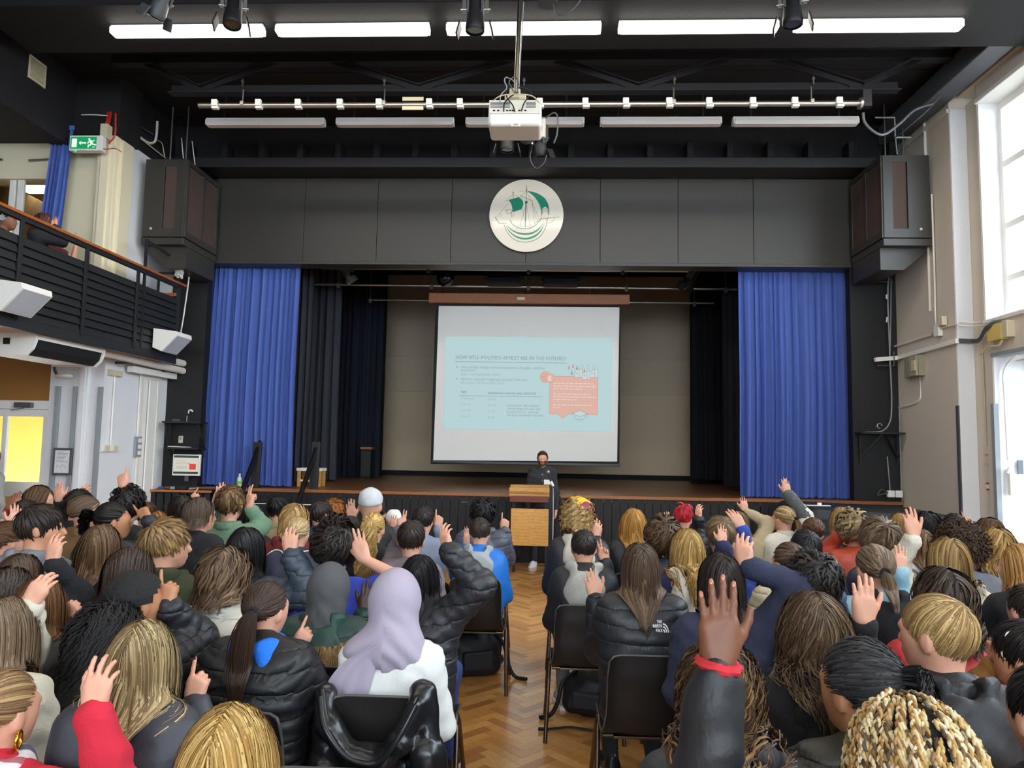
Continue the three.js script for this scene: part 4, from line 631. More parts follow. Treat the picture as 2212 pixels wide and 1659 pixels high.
{ // conduits, sockets and switches on the white wall under the balcony
  const w = (px, py) => onX(px, py, XL + .02);
  const t = group('socket_trunking', 'white double socket trunking at the foot of a thin conduit on the white wall', 'sockets', w(238, 968)); part('box', bx(.03, .1, .36, 0, 0, 0, .006), M.white, t); for (const z of [-.1, .1]) part('socket', bx(.012, .07, .1, .018, 0, z, .004), M.beige, t); part('conduit', bar(V(0, .05, 0), V(0, w(243, 805).y - w(238, 968).y, 0), .012), M.white, t); part('top_box', bx(.05, .08, .3, 0, w(243, 805).y - w(238, 968).y, 0, .006), M.beige, t);
  const s = group('switch_panel', 'grey three-gang switch panel with two conduits on the white wall', 'switches', w(297, 965)); part('case', bx(.04, .3, .16, 0, 0, 0, .006), M.grey, s); for (let i = 0; i < 3; i++) part('switch', bx(.012, .06, .08, .024, .09 - i * .09, -.02, .004), M.white, s); for (const z of [.03, -.04]) part('conduit', bar(V(0, .15, z), V(0, w(300, 805).y - w(297, 965).y, z), .012), M.white, s);
  const c = group('wall_cupboard', 'tall narrow white cupboard door beside the black stage wall', 'cupboard', w(331, 1000)); c.position.y = 1.35; part('door_frame', [bx(.03, 2.7, .06, 0, .0, .44, .004), bx(.03, 2.7, .06, 0, 0, -.02, .004), bx(.03, .06, .5, 0, 1.33, .21, .004)], M.whitePipe, c); part('door', bx(.02, 2.6, .4, -.005, 0, .21, .004), M.white, c); part('conduit', bar(V(.03, -.6, .28), V(.03, 1.3, .28), .012), M.white, c); part('socket', bx(.04, .12, .1, .03, -.66, .26, .006), M.white, c); part('low_box', bx(.06, .4, .3, .03, -1.0, .3, .008), std({ color: 0xcdd0c2, roughness: .5 }), c);
  const f = group('framed_notice', 'framed notice sheet in a grey frame on the narrow wall by the door', 'frame', at(135, 997, 9.42));
  const tex = canvasTex(128, 200, (g) => { g.fillStyle = '#d9d8de'; g.fillRect(0, 0, 128, 200); g.fillStyle = '#8b8a97'; for (let i = 0; i < 8; i++) g.fillRect(14, 14 + i * 12, 60 + ((i * 37) % 44), 4); g.strokeStyle = '#5b5a66'; g.lineWidth = 2; g.beginPath(); g.moveTo(16, 170); for (let i = 0; i < 14; i++) g.lineTo(16 + i * 7, 160 - ((i * 29) % 34)); g.stroke(); });
  part('sheet', new THREE.PlaneGeometry(.2, .3).translate(0, 0, .012), std({ map: tex, roughness: .5 }), f); part('frame', [bx(.03, .36, .03, -.115, 0, 0, .004), bx(.03, .36, .03, .115, 0, 0, .004), bx(.26, .03, .03, 0, .165, 0, .004), bx(.26, .03, .03, 0, -.165, 0, .004)], M.greyDark, f); part('back', bx(.24, .34, .01, 0, 0, 0), M.white, f);
  const cam = group('ceiling_speaker', 'small white fitting on a bracket at the top of the wall by the door', 'fitting', at(138, 812, 9.42)); part('body', new THREE.SphereGeometry(.09, 18, 10).scale(1.3, .4, 1), M.white, cam); part('bracket', tube([[-.1, .02, 0], [-.14, .1, 0], [-.13, .2, -.02]], .02), M.greyDark, cam);
}
// ---------- balcony end wall: exit sign, curtain, vent ----------
{
  const d = 9.2, o = at(184, 310, d), t = group('exit_sign', 'green lit exit sign with a running figure and an arrow', 'exit sign', o), w = at(213, 310, d).x - at(152, 310, d).x;
  const tex = canvasTex(512, 256, (g) => { g.fillStyle = '#129457'; g.fillRect(0, 0, 512, 256); g.fillStyle = '#e6efe4'; g.fillRect(26, 36, 100, 184); g.beginPath(); g.moveTo(160, 128); g.lineTo(210, 82); g.lineTo(210, 112); g.lineTo(312, 112); g.lineTo(312, 144); g.lineTo(210, 144); g.lineTo(210, 174); g.fill(); g.beginPath(); g.arc(366, 48, 22, 0, 7); g.fill(); g.lineCap = 'round'; g.lineJoin = 'round'; g.strokeStyle = '#e6efe4'; const l = (w2, ...p) => { g.lineWidth = w2; g.beginPath(); p.forEach((q, i) => i ? g.lineTo(q[0], q[1]) : g.moveTo(q[0], q[1])); g.stroke(); }; l(46, [384, 88], [420, 140]); l(20, [380, 78], [350, 110], [344, 140]); l(20, [396, 76], [440, 96], [462, 72]); l(26, [414, 150], [390, 180], [358, 176], [352, 220]); l(26, [424, 150], [462, 164], [496, 170]); g.fillRect(430, 212, 60, 12); });
  part('case', bx(w + .06, .21, .1, .02, 0, -.03, .008), M.white, t); part('face', new THREE.PlaneGeometry(w * .92, .165).translate(-.01, 0, .0215), std({ color: 0x555555, map: tex, emissive: 0xffffff, emissiveMap: tex, emissiveIntensity: .55, roughness: .4 }), t); part('green_diode', new THREE.SphereGeometry(.012, 8, 6).translate(-.12, -.108, .01), std({ color: 0x1ad08a, emissive: 0x1ad08a, emissiveIntensity: 1 }), t);
  part('arm_box', [bx(.1, .2, .12, w / 2 + .02, .2, -.1, .006)], M.beige, t); for (let i = 0; i < 4; i++) part('red_cable', tube([[w / 2 + .0 + i * .02, .28, -.08], [w / 2 + .02 + i * .015, .38, -.1], [w / 2 + .0 + i * .02, .5, -.12]], .009), M.redPlastic, t);
  part('thin_cable', [tube([[w / 2 + .04, -.06, -.02], [w / 2 + .1, -.08, 0], [w / 2 + .24, -.08, .02], [w / 2 + .32, -.12, 0]], .006), tube([[w / 2 + .08, .04, -.1], [w / 2 + .14, .02, 0], [w / 2 + .2, .08, 0], [w / 2 + .2, .42, 0]], .012)], M.redPlastic, t);
  const c = curtain('blue curtain hanging beside the glazed doors up on the balcony', 103, 150, 278, 560, 9.3, 5, .05, M.blueCurtain, 21, { foot: YB + .02, lean: -.12, flare: .1 });
  const v = group('air_vent', 'square cream ventilation grille on the black fascia over the balcony', 'vent', onX(80, 155, FX + .01)); part('frame', [bx(.02, .3, .02, .005, 0, .14, .002), bx(.02, .3, .02, .005, 0, -.14, .002), bx(.02, .02, .3, .005, .14, 0, .002), bx(.02, .02, .3, .005, -.14, 0, .002)], M.beige, v); part('backing', bx(.006, .28, .28, .0, 0, 0), M.greyDark, v); for (let i = 0; i < 13; i++) part('louvre', bx(.018, .012, .27, .006, -.126 + i * .021, 0, .002), M.beige, v);
  const w2 = group('wall_cables', 'loose grey cables sagging along the wall top to a white bend of conduit', 'cables', V(0, 0, 0)); const P = (px, py, q) => onX(px, py, XL + .04 + (q ?? 0)); part('cable', tube([at(176, 248, 9.2), at(205, 248, 9.2), at(232, 250, 9.2)], .007, 20), M.white, w2); part('cable', tube([P(258, 222), P(285, 252), P(310, 278), P(330, 290)], .012, 30), M.greyDark, w2); part('conduit_bend', tube([P(340, 262), P(338, 290), P(334, 306), P(322, 309), P(300, 295), P(278, 275)], .02, 30), M.whitePipe, w2); part('cable', tube([P(280, 280), P(305, 300), P(330, 320), P(357, 341)], .01, 30), M.beige, w2); part('cable', tube([P(338, 302), P(350, 310), P(354, 330), P(357, 342)], .008, 20), M.beige, w2);
  for (const [x0, y0, x1, y1] of [[392, 298, 396, 342], [415, 305, 422, 362]]) part('drop_cable', bar(at(x0, y0, 10.4), at(x1, y1, 10.4), .007), M.white, w2);
  const hc = group('hanging_cable', 'long pale cable hanging down beside the balcony end', 'cable', at(408, 560, 10.7)); const Q = (a, b) => at(a, b, 10.7).sub(hc.position); part('cable', tube([Q(411, 556), Q(408, 600), Q(400, 660), Q(390, 720), Q(384, 742)], .011, 30), M.white, hc); part('plug', bx(.05, .09, .05, Q(378, 0).x, Q(0, 765).y, 0, .01), M.white, hc);
}
// ---------- right wall fittings ----------
{
  const R = (px, py) => onX(px, py, XR - .02), x = XR - .03;
  const b = group('fuse_box', 'grey-green metal fuse box on the cream wall by the stage', 'fuse box', R(1979, 792)); part('case', bx(.14, .3, .42, .0, 0, 0, .01), std({ color: 0x8f8d74, roughness: .5 }), b); part('lid', bx(.03, .29, .2, -.08, 0, .08, .006), std({ color: 0xa39e86, roughness: .5 }), b); part('switch_plate', bx(.016, .15, .1, -.1, 0, .12, .004), M.beige, b); part('conduit', tube([V(.03, -.15, .05), V(.03, -.3, .06), V(.02, -.46, .05), V(.01, -.52, -.1), V(.01, -.56, -.55)], .018, 40), M.whitePipe, b);
  const tr = group('wall_trunking', 'pale cable trunking climbing along the cream wall to the black stage corner', 'trunking', V(x, 0, 0)); const Q = (px, py) => R(px, py).setX(0); part('trunking', [beam(Q(2070, 736), Q(1942, 773), .05, .06), beam(Q(1942, 773).add(V(0, 0, 0)), at(1890, 777, 11.0).sub(V(x, 0, 0)), .05, .06)], M.white, tr); part('conduit', [tube([Q(2068, 701), Q(2030, 711), Q(2018, 722)], .012), tube([Q(2016, 722), Q(1990, 730), Q(1935, 748), Q(1905, 752)], .018), tube([Q(2014, 420), Q(2020, 600), Q(2023, 700), Q(2026, 722)], .014)], M.whitePipe, tr); part('junction_box', bx(.07, .12, .12, -.02, R(2040, 694).y, R(2040, 694).z, .008), M.beige, tr); part('corner_box', bx(.06, .16, .12, 0, R(2028, 714).y, R(2028, 714).z, .006), M.white, tr);
  const pc = group('pillar_cables', 'thick grey cables bent around the pilaster under the window', 'cables', V(0, 0, 0)); const z = (px, py, d) => at(px, py, d); for (let i = 0; i < 3; i++) part('cable', tube([z(2070, 733 + i * 3, 9.5), z(2100, 734 + i * 3, 9.45), z(2114, 732 + i * 3, 9.3), z(2132, 705 + i * 3, 9.0), z(2150, 695 + i * 2, 8.9), z(2168, 696, 8.85)], .013, 40), M.greyDark, pc); part('thin_cable', [tube([z(2072, 703, 9.5), z(2100, 705, 9.4), z(2125, 703, 9.15), z(2150, 696, 8.95)], .01, 30), tube([z(2072, 696, 9.5), z(2110, 697, 9.35), z(2150, 690, 8.95)], .01, 30)], M.whitePipe, pc);
  const jb = group('emergency_light', 'old yellowed emergency light box on the wall beneath the tall window', 'emergency light', V(XR + .13, at(2163, 718, 8.9).y, at(2163, 718, 8.9).z)); part('case', bx(.12, .2, .28, 0, 0, 0, .012), std({ color: 0xd8bd68, roughness: .5 }), jb); part('side_case', bx(.1, .2, .1, -.01, .01, .2, .01), M.beige, jb); part('cable', tube([[-.02, -.1, .1], [-.03, -.16, .05], [-.02, -.15, -.2], [-.02, -.22, -.35]], .014), M.beige, jb);
  const fa = group('fire_call_point', 'red fire alarm call point with a red conduit on the wall by the doorway', 'fire alarm', V(XR + .19, at(2131, 1051, 9.3).y, at(2131, 1051, 9.3).z)); fa.position.x = XR + .2; part('case', bx(.05, .1, .1, 0, 0, 0, .01), M.redPlastic, fa); part('plate', bx(.012, .05, .05, -.03, 0, .0, .003), M.white, fa); part('conduit', tube([[0, .05, 0], [0, .12, .01], [.0, .2, .02], [0, .26, .0]], .01), M.redPlastic, fa); part('upper_box', [bx(.05, .1, .12, 0, .33, 0, .006), bx(.05, .1, .1, 0, .45, -.02, .006)], M.beige, fa); part('tall_conduit', tube([[0, .5, -.04], [0, 1.2, -.05], [0, 1.95, -.06]], .01, 20), M.beige, fa);
  const sc = group('stage_cables', 'loose grey cables dropping down the black stage corner to a bracket shelf', 'cables', V(0, 0, 0)); const S = (px, py) => at(px, py, 11.02); part('cable', tube([S(1924, 560), S(1918, 620), S(1922, 760), S(1926, 880), S(1922, 912), S(1908, 930), S(1866, 934)], .011, 60), M.grey, sc); part('cable', tube([S(1925, 600), S(1924, 700), S(1922, 790)], .007, 20), M.grey, sc); part('bracket_arm', [bar(S(1892, 608), S(1928, 609), .012), bar(S(1895, 790), S(1930, 790), .01), bar(S(1931, 790), S(1931, 760), .01)], M.greyDark, sc); part('white_tape', [beam(S(1915, 636), S(1915, 646), .02, .006), beam(S(1916, 685), S(1915, 696), .02, .006)], M.white, sc);
  const sh = group('wall_shelf', 'black bracket shelf on the black stage wall by the windows', 'shelf', S(1900, 936)), w = S(1946, 936).x - S(1852, 936).x; part('board', bx(w, .03, .26, 0, 0, 0, .004), M.blackSteel, sh); for (const q of [-.4, .46]) part('bracket', [beam(V(q * w - .25 * Math.sign(q), -.02, .1), V(q * w, -.36, -.08), .03, .02), beam(V(q * w, 0, -.08), V(q * w, -.44, -.08), .03, .02)], M.blackSteel, sh); const rg = group('cable_ring', 'small metal ring hanging on the wall over the shelf by the windows', 'ring', S(1900, 920)); part('ring', new THREE.TorusGeometry(.035, .01, 8, 20, 5), M.steel, rg); part('pin', bar(V(-.06, -.05, 0), V(-.06, 0, 0), .006), M.greyDark, rg);
  const so = group('white_sockets', 'pair of white sockets low on the black stage wall by the windows', 'sockets', S(1932, 1067)); for (const q of [-.055, .06]) part('socket', bx(.1, .1, .06, q, 0, 0, .01), M.white, so); part('cable', tube([[-.1, .02, .02], [-.18, .0, .05], [-.26, -.02, .04], [-.2, .06, .03], [-.12, .03, .02]], .01), M.greyDark, so); part('riser', [bar(V(-.06, .05, 0), V(-.09, .55, 0), .008), bar(V(.1, .05, 0), V(.1, 1.3, 0), .006)], M.grey, so);
  const dc = group('rod_bracket', 'thin steel rods holding the speaker cabinet near the hose', 'rods', at(1934, 262, 10)); const D = (px, py) => at(px, py, 10).sub(dc.position); part('rod', [bar(D(1890, 254), D(1932, 254), .012), bar(D(1932, 254), D(1934, 299), .01), bar(D(1934, 297), D(1968, 297), .014), bar(D(1934, 299), D(1938, 334), .008)], M.grey, dc);
  const hk = group('beam_cable', 'thin cable running down the window beam to the hose', 'cable', V(0, 0, 0)); part('cable', tube([at(2030, 208, 9.2), at(2010, 232, 9.25), at(1985, 255, 9.3), at(1950, 285, 9.5), at(1934, 297, 9.95)], .008, 30), M.greyDark, hk);
}
// doorway to the outside under the window: reveal, curtain, fittings
{
  const d = group('door_3'); d.userData.kind = 'structure'; const x = XR + .55;
  part('reveal', box2(XR + .17, XR + .85, 0, 2.98, -9.11, -9.09, .002), M.whiteWall, d); part('lintel', box2(XR + .14, XR + .3, 2.95, 3.0, -9.1, -7.4, .004), M.grey, d); part('door_frame', [box2(x + .1, x + .2, 0, 2.95, -9.08, -8.98, .01), box2(x + .1, x + .2, 2.85, 2.95, -9.08, -7.4, .01)], M.white, d); part('pane', box2(x + .14, x + .146, .1, 2.85, -8.98, -7.4), M.glass, d); part('door_rail', [box2(x + .12, x + .18, .9, 1.1, -8.98, -7.4, .01), box2(x + .12, x + .18, 0, .2, -8.98, -7.4, .01), box2(x + .12, x + .18, 0, 2.85, -8.3, -8.2, .01)], M.white, d);
  const c = group('stage_curtain', 'dark blue curtain in the outside doorway at the picture edge', 'curtain', V(XR + .42, .02, -8.35)); part('cloth', curtainGeo(.75, 2.86, 6, .05, 33, {}).rotateY(-Math.PI / 2), std({ color: 0x14255c, roughness: .9, side: THREE.DoubleSide }), c); part('rail', bar(V(0, 2.88, -.7), V(0, 2.88, .9), .015), M.white, c);
  const q = group('door_intercom', 'slim white handset with a dark plate on the bright door reveal', 'intercom', V(XR + .3, at(2165, 1030, 9.05).y, -9.05)); part('body', bx(.06, .34, .05, 0, -.05, 0, .012), M.white, q); part('lever', bar(V(-.01, .12, .02), V(-.08, .04, .06), .012), M.white, q); part('plate', bx(.07, .17, .012, .12, .12, -.01, .004), M.greyDark, q); part('conduit', tube([[-.03, .2, 0], [-.04, 1.0, 0], [-.03, 1.3, 0], [.12, 1.5, .02], [.26, 1.62, .05]], .012, 40), M.white, q);
}
// ---------- outside ----------
struct('ground', box2(XR + .8, 60, -.4, -.2, 30, -40), std({ color: 0x8b8a86, roughness: .9 }));
{
  const b = group('brick_building', 'pale brick building outside the tall window at the picture edge', 'building', V(15, -.2, -17)); const br = std({ color: 0xa08d7c, roughness: .9, bumpMap: T.plaster, bumpScale: .01 });
  part('wall', bx(6, 5.2, 16, 3, 2.6, 0, .02), br, b); part('parapet', bx(6.2, .25, 16.2, 3, 5.3, 0, .03), M.grey, b); part('chimney', [bx(.8, 1.0, .8, .8, 5.9, 2, .02), cyl(.14, .12, .4, .8, 6.6, 2, 12)], br, b);
  for (let i = 0; i < 5; i++) for (let j = 0; j < 2; j++) { const w = part('window', bx(.1, 1.3, 1.1, -.02, 1.4 + j * 2.2, -6 + i * 3, .01), M.white, b); part('pane', bx(.02, 1.1, .9, -.075, 1.4 + j * 2.2, -6 + i * 3), std({ color: 0x50606e, roughness: .1 }), w); }
}
// ---------- soft bodies: distance fields meshed by surface nets ----------
// a field is a list of [kind, ...]: cap = round cone between two joints, ell = ellipsoid; k blends it into what came before; neg carves
const cap = (a, b, ra, rb = ra, k = .03) => ({ t: 0, a, b, ra, rb, k, ab: b.clone().sub(a), l2: Math.max(1e-9, b.distanceToSquared(a)) });
const ell = (c, r, k = .03, m = null, neg = false) => ({ t: 1, a: c, r, k, neg, inv: m ? m.clone().invert() : null, s: Math.min(r.x, r.y, r.z) });
const _v = V(0, 0, 0);
function primD(p, x, y, z) {
  let dx = x - p.a.x, dy = y - p.a.y, dz = z - p.a.z;
  if (p.t === 0) { const h = clamp((dx * p.ab.x + dy * p.ab.y + dz * p.ab.z) / p.l2, 0, 1); dx -= p.ab.x * h; dy -= p.ab.y * h; dz -= p.ab.z * h; return Math.sqrt(dx * dx + dy * dy + dz * dz) - (p.ra + (p.rb - p.ra) * h); }
  if (p.inv) { _v.set(dx, dy, dz).applyMatrix4(p.inv); dx = _v.x; dy = _v.y; dz = _v.z; }
  const u = dx / p.r.x, v = dy / p.r.y, w = dz / p.r.z, k0 = Math.sqrt(u * u + v * v + w * w), a = u / p.r.x, b = v / p.r.y, c = w / p.r.z, k1 = Math.sqrt(a * a + b * b + c * c);
  return k1 < 1e-9 ? -p.s : k0 * (k0 - 1) / k1;
}
function fieldD(list, x, y, z) {
  let d = 1e3;
  for (let i = 0; i < list.length; i++) {
    const p = list[i], e = primD(p, x, y, z);
    if (p.neg) { const a = -e, h = Math.max(p.k - Math.abs(d - a), 0) / p.k; d = Math.max(d, a) + h * h * p.k * .25; }
    else if (d > 900) d = e; else { const h = p.k > 0 ? Math.max(p.k - Math.abs(d - e), 0) / p.k : 0; d = Math.min(d, e) - h * h * p.k * .25; }
  }
  return d;
}
function surface(list, h, move) {
  const lo = V(1e9, 1e9, 1e9), hi = V(-1e9, -1e9, -1e9), q = V(0, 0, 0);
  for (const p of list) { if (p.neg) continue; const R = p.t ? Math.max(p.r.x, p.r.y, p.r.z) : Math.max(p.ra, p.rb); for (const c of p.t ? [p.a] : [p.a, p.b]) { lo.min(q.copy(c).addScalar(-R - h * 2.5)); hi.max(q.copy(c).addScalar(R + h * 2.5)); } }
  const B = 6, nb = ['x', 'y', 'z'].map((k) => Math.max(1, Math.ceil((hi[k] - lo[k]) / h / B))), [NX, NY, NZ] = nb.map((n) => n * B), val = new Float32Array(NX * NY * NZ).fill(1), R = B * h * .87, act = [];
  for (let bz = 0; bz < nb[2]; bz++) for (let by = 0; by < nb[1]; by++) for (let bx0 = 0; bx0 < nb[0]; bx0++) {
    const cx = lo.x + (bx0 + .5) * B * h, cy = lo.y + (by + .5) * B * h, cz = lo.z + (bz + .5) * B * h, ds = list.map((p) => primD(p, cx, cy, cz)), dm = Math.min(...ds.filter((_, i) => !list[i].neg));
    if (dm > R * 1.1 + .02) continue;
    const use = list.filter((p, i) => ds[i] < Math.max(dm, 0) + 2.4 * R + p.k || p.neg && ds[i] < R + .05), dAll = fieldD(use, cx, cy, cz), inside = dAll < -R * 1.6 - .02;
    if (!inside) act.push(bx0, by, bz);
    for (let k = 0; k < B; k++) for (let j = 0; j < B; j++) for (let i = 0; i < B; i++) { const X = bx0 * B + i, Y = by * B + j, Z = bz * B + k; val[(Z * NY + Y) * NX + X] = inside ? -1 : fieldD(use, lo.x + (X + .5) * h, lo.y + (Y + .5) * h, lo.z + (Z + .5) * h); }
  }
  const at3 = (x, y, z) => val[(z * NY + y) * NX + x], vid = new Int32Array(NX * NY * NZ).fill(-1), pos = [], idx = [];
  const C = [[0, 0, 0], [1, 0, 0], [0, 1, 0], [1, 1, 0], [0, 0, 1], [1, 0, 1], [0, 1, 1], [1, 1, 1]], E = [[0, 1], [2, 3], [4, 5], [6, 7], [0, 2], [1, 3], [4, 6], [5, 7], [0, 4], [1, 5], [2, 6], [3, 7]], cv = new Float32Array(8);
  for (let z = 0; z < NZ - 1; z++) for (let y = 0; y < NY - 1; y++) for (let x = 0; x < NX - 1; x++) {
    let m = 0; for (let i = 0; i < 8; i++) { cv[i] = at3(x + C[i][0], y + C[i][1], z + C[i][2]); if (cv[i] < 0) m |= 1 << i; }
    if (m === 0 || m === 255) continue;
    let sx = 0, sy = 0, sz = 0, n = 0;
    for (const [a, b] of E) if ((cv[a] < 0) !== (cv[b] < 0)) { const t = cv[a] / (cv[a] - cv[b]); sx += lerp(C[a][0], C[b][0], t); sy += lerp(C[a][1], C[b][1], t); sz += lerp(C[a][2], C[b][2], t); n++; }
    vid[(z * NY + y) * NX + x] = pos.length / 3; pos.push(lo.x + (x + .5 + sx / n) * h, lo.y + (y + .5 + sy / n) * h, lo.z + (z + .5 + sz / n) * h);
  }
  const V0 = (x, y, z) => vid[(z * NY + y) * NX + x], quad = (a, b, c, d, f) => { if (a < 0 || b < 0 || c < 0 || d < 0) return; if (f) idx.push(a, b, c, a, c, d); else idx.push(a, c, b, a, d, c); };
  for (let z = 1; z < NZ - 1; z++) for (let y = 1; y < NY - 1; y++) for (let x = 1; x < NX - 1; x++) {
    const s = at3(x, y, z) < 0;
    if (s !== at3(x + 1, y, z) < 0) quad(V0(x, y - 1, z - 1), V0(x, y, z - 1), V0(x, y, z), V0(x, y - 1, z), s);
    if (s !== at3(x, y + 1, z) < 0) quad(V0(x - 1, y, z - 1), V0(x - 1, y, z), V0(x, y, z), V0(x, y, z - 1), s);
    if (s !== at3(x, y, z + 1) < 0) quad(V0(x - 1, y - 1, z), V0(x, y - 1, z), V0(x, y, z), V0(x - 1, y, z), s);
  }
  const g = new THREE.BufferGeometry(); let P = new Float32Array(pos);
  g.setAttribute('position', new THREE.BufferAttribute(P, 3)); g.setIndex(idx); g.computeVertexNormals();
  if (move) { const N = g.attributes.normal.array; for (let i = 0; i < P.length; i += 3) { const d = move(P[i], P[i + 1], P[i + 2], N[i], N[i + 1], N[i + 2]); P[i] += N[i] * d; P[i + 1] += N[i + 1] * d; P[i + 2] += N[i + 2] * d; } g.computeVertexNormals(); }
  const uv = new Float32Array(P.length / 3 * 2), N = g.attributes.normal.array;
  for (let i = 0, j = 0; i < P.length; i += 3, j += 2) { uv[j] = (P[i] + P[i + 2]) * 3; uv[j + 1] = P[i + 1] * 3 + N[i + 1] * .1; }
  g.setAttribute('uv', new THREE.BufferAttribute(uv, 2)); return g;
}
// ---------- materials of people ----------
const matCache = new Map();
function keep(key, make) { if (!matCache.has(key)) matCache.set(key, make()); return matCache.get(key); }
const skinMat = (c) => keep('skin' + c, () => std({ color: c, roughness: .52, bumpMap: T.plaster, bumpScale: .0006 }));
const CLOTH = { knit: { roughness: .9, bumpMap: T.woven, bumpScale: .0022 }, fleece: { roughness: .92, bumpMap: T.fleece, bumpScale: .0018 }, cotton: { roughness: .85, bumpMap: T.woven, bumpScale: .0008 }, nylon: { roughness: .55, bumpMap: T.plaster, bumpScale: .001 }, puffer: { roughness: .5, bumpMap: T.quilt, bumpScale: .012 }, leather: { roughness: .28 }, denim: { roughness: .8, bumpMap: T.woven, bumpScale: .0012 } };
const clothMat = (c, kind = 'cotton') => keep(kind + c, () => std({ color: c, ...CLOTH[kind] }));
const hairMat = keep('hair', () => new THREE.MeshPhysicalMaterial({ color: 0xffffff, vertexColors: true, roughness: .46, specularIntensity: .65, map: T.strands, bumpMap: T.strands, bumpScale: .0012, side: THREE.DoubleSide }));
const hairMatt = keep('hairMatt', () => std({ color: 0xffffff, vertexColors: true, roughness: .8, map: T.strands, side: THREE.DoubleSide }));
const scalpMat = (c) => keep('scalp' + c, () => std({ color: new THREE.Color(c).multiplyScalar(.75), roughness: .85, bumpMap: T.fleece, bumpScale: .002 }));
// ---------- hands ----------
const CURL = { // curl of the three joints of index, middle, ring, little; then thumb: bend and closeness
  open: [[4, 6, 5], [2, 5, 4], [4, 6, 5], [6, 8, 6], 6, 0], relaxed: [[14, 22, 14], [18, 28, 16], [24, 32, 18], [30, 36, 20], 20, .35], point: [[2, 4, 4], [70, 95, 55], [76, 95, 55], [78, 92, 50], 45, .9],
  fist: [[66, 95, 60], [70, 98, 60], [72, 98, 60], [74, 95, 55], 50, 1], pinch: [[42, 55, 30], [30, 40, 22], [24, 34, 20], [18, 30, 18], 34, .7], two: [[3, 4, 4], [4, 6, 4], [70, 95, 50], [74, 92, 50], 45, .9],
};
function handPrims(w, u, s, n, S, pose, spread = 1) { // w wrist, u along the fingers, s towards the thumb, n out of the palm
  const o = [], P = (a, b, c) => w.clone().addScaledVector(u, a * S).addScaledVector(s, b * S).addScaledVector(n, c * S), C = CURL[pose];
  const root = [[.088, .028], [.092, .0085], [.088, -.0105], [.08, -.0285]], len = [.076, .084, .078, .06], fan = [4, .5, -3.5, -8];
  root.forEach(([a, b], i) => o.push(cap(P(.006, b * .55, 0), P(a - .008, b, 0), .0155 * S, .0135 * S, .016 * S)));
  o.push(cap(P(.02, .016, .008), P(.06, .03, .008), .017 * S, .013 * S, .02 * S), cap(P(.02, -.02, .006), P(.06, -.024, .004), .014 * S, .011 * S, .02 * S));
  root.forEach(([a, b], i) => {
    let p = P(a - .006, b, 0), ang = 0; const f = fan[i] * spread * Math.PI / 180, L = len[i] * S, fu = u.clone().multiplyScalar(Math.cos(f)).addScaledVector(s, Math.sin(f));
    [.5, .29, .21].forEach((q, j) => { ang += C[i][j] * Math.PI / 180; const e = p.clone().addScaledVector(fu, L * q * Math.cos(ang)).addScaledVector(n, L * q * Math.sin(ang)), r = [.0094, .0084, .0074][j] * S * (i === 3 ? .86 : 1); o.push(cap(p, e, r, r * .92, j ? .004 * S : .007 * S)); p = e; });
  });
  const close = C[5], t0 = P(.028, .026, .006), t1 = P(.058, lerp(.05, .036, close), lerp(.012, .026, close)), t2 = P(lerp(.088, .082, close), lerp(.064, .022, close), lerp(.014, .034, close)), t3 = P(lerp(.108, .098, close), lerp(.068, .006, close), lerp(.014, .032, close));
  o.push(cap(t0, t1, .015 * S, .0115 * S, .014 * S), cap(t1, t2, .0108 * S, .0098 * S, .006 * S), cap(t2, t3, .0096 * S, .0078 * S, .004 * S));
  return o;
}
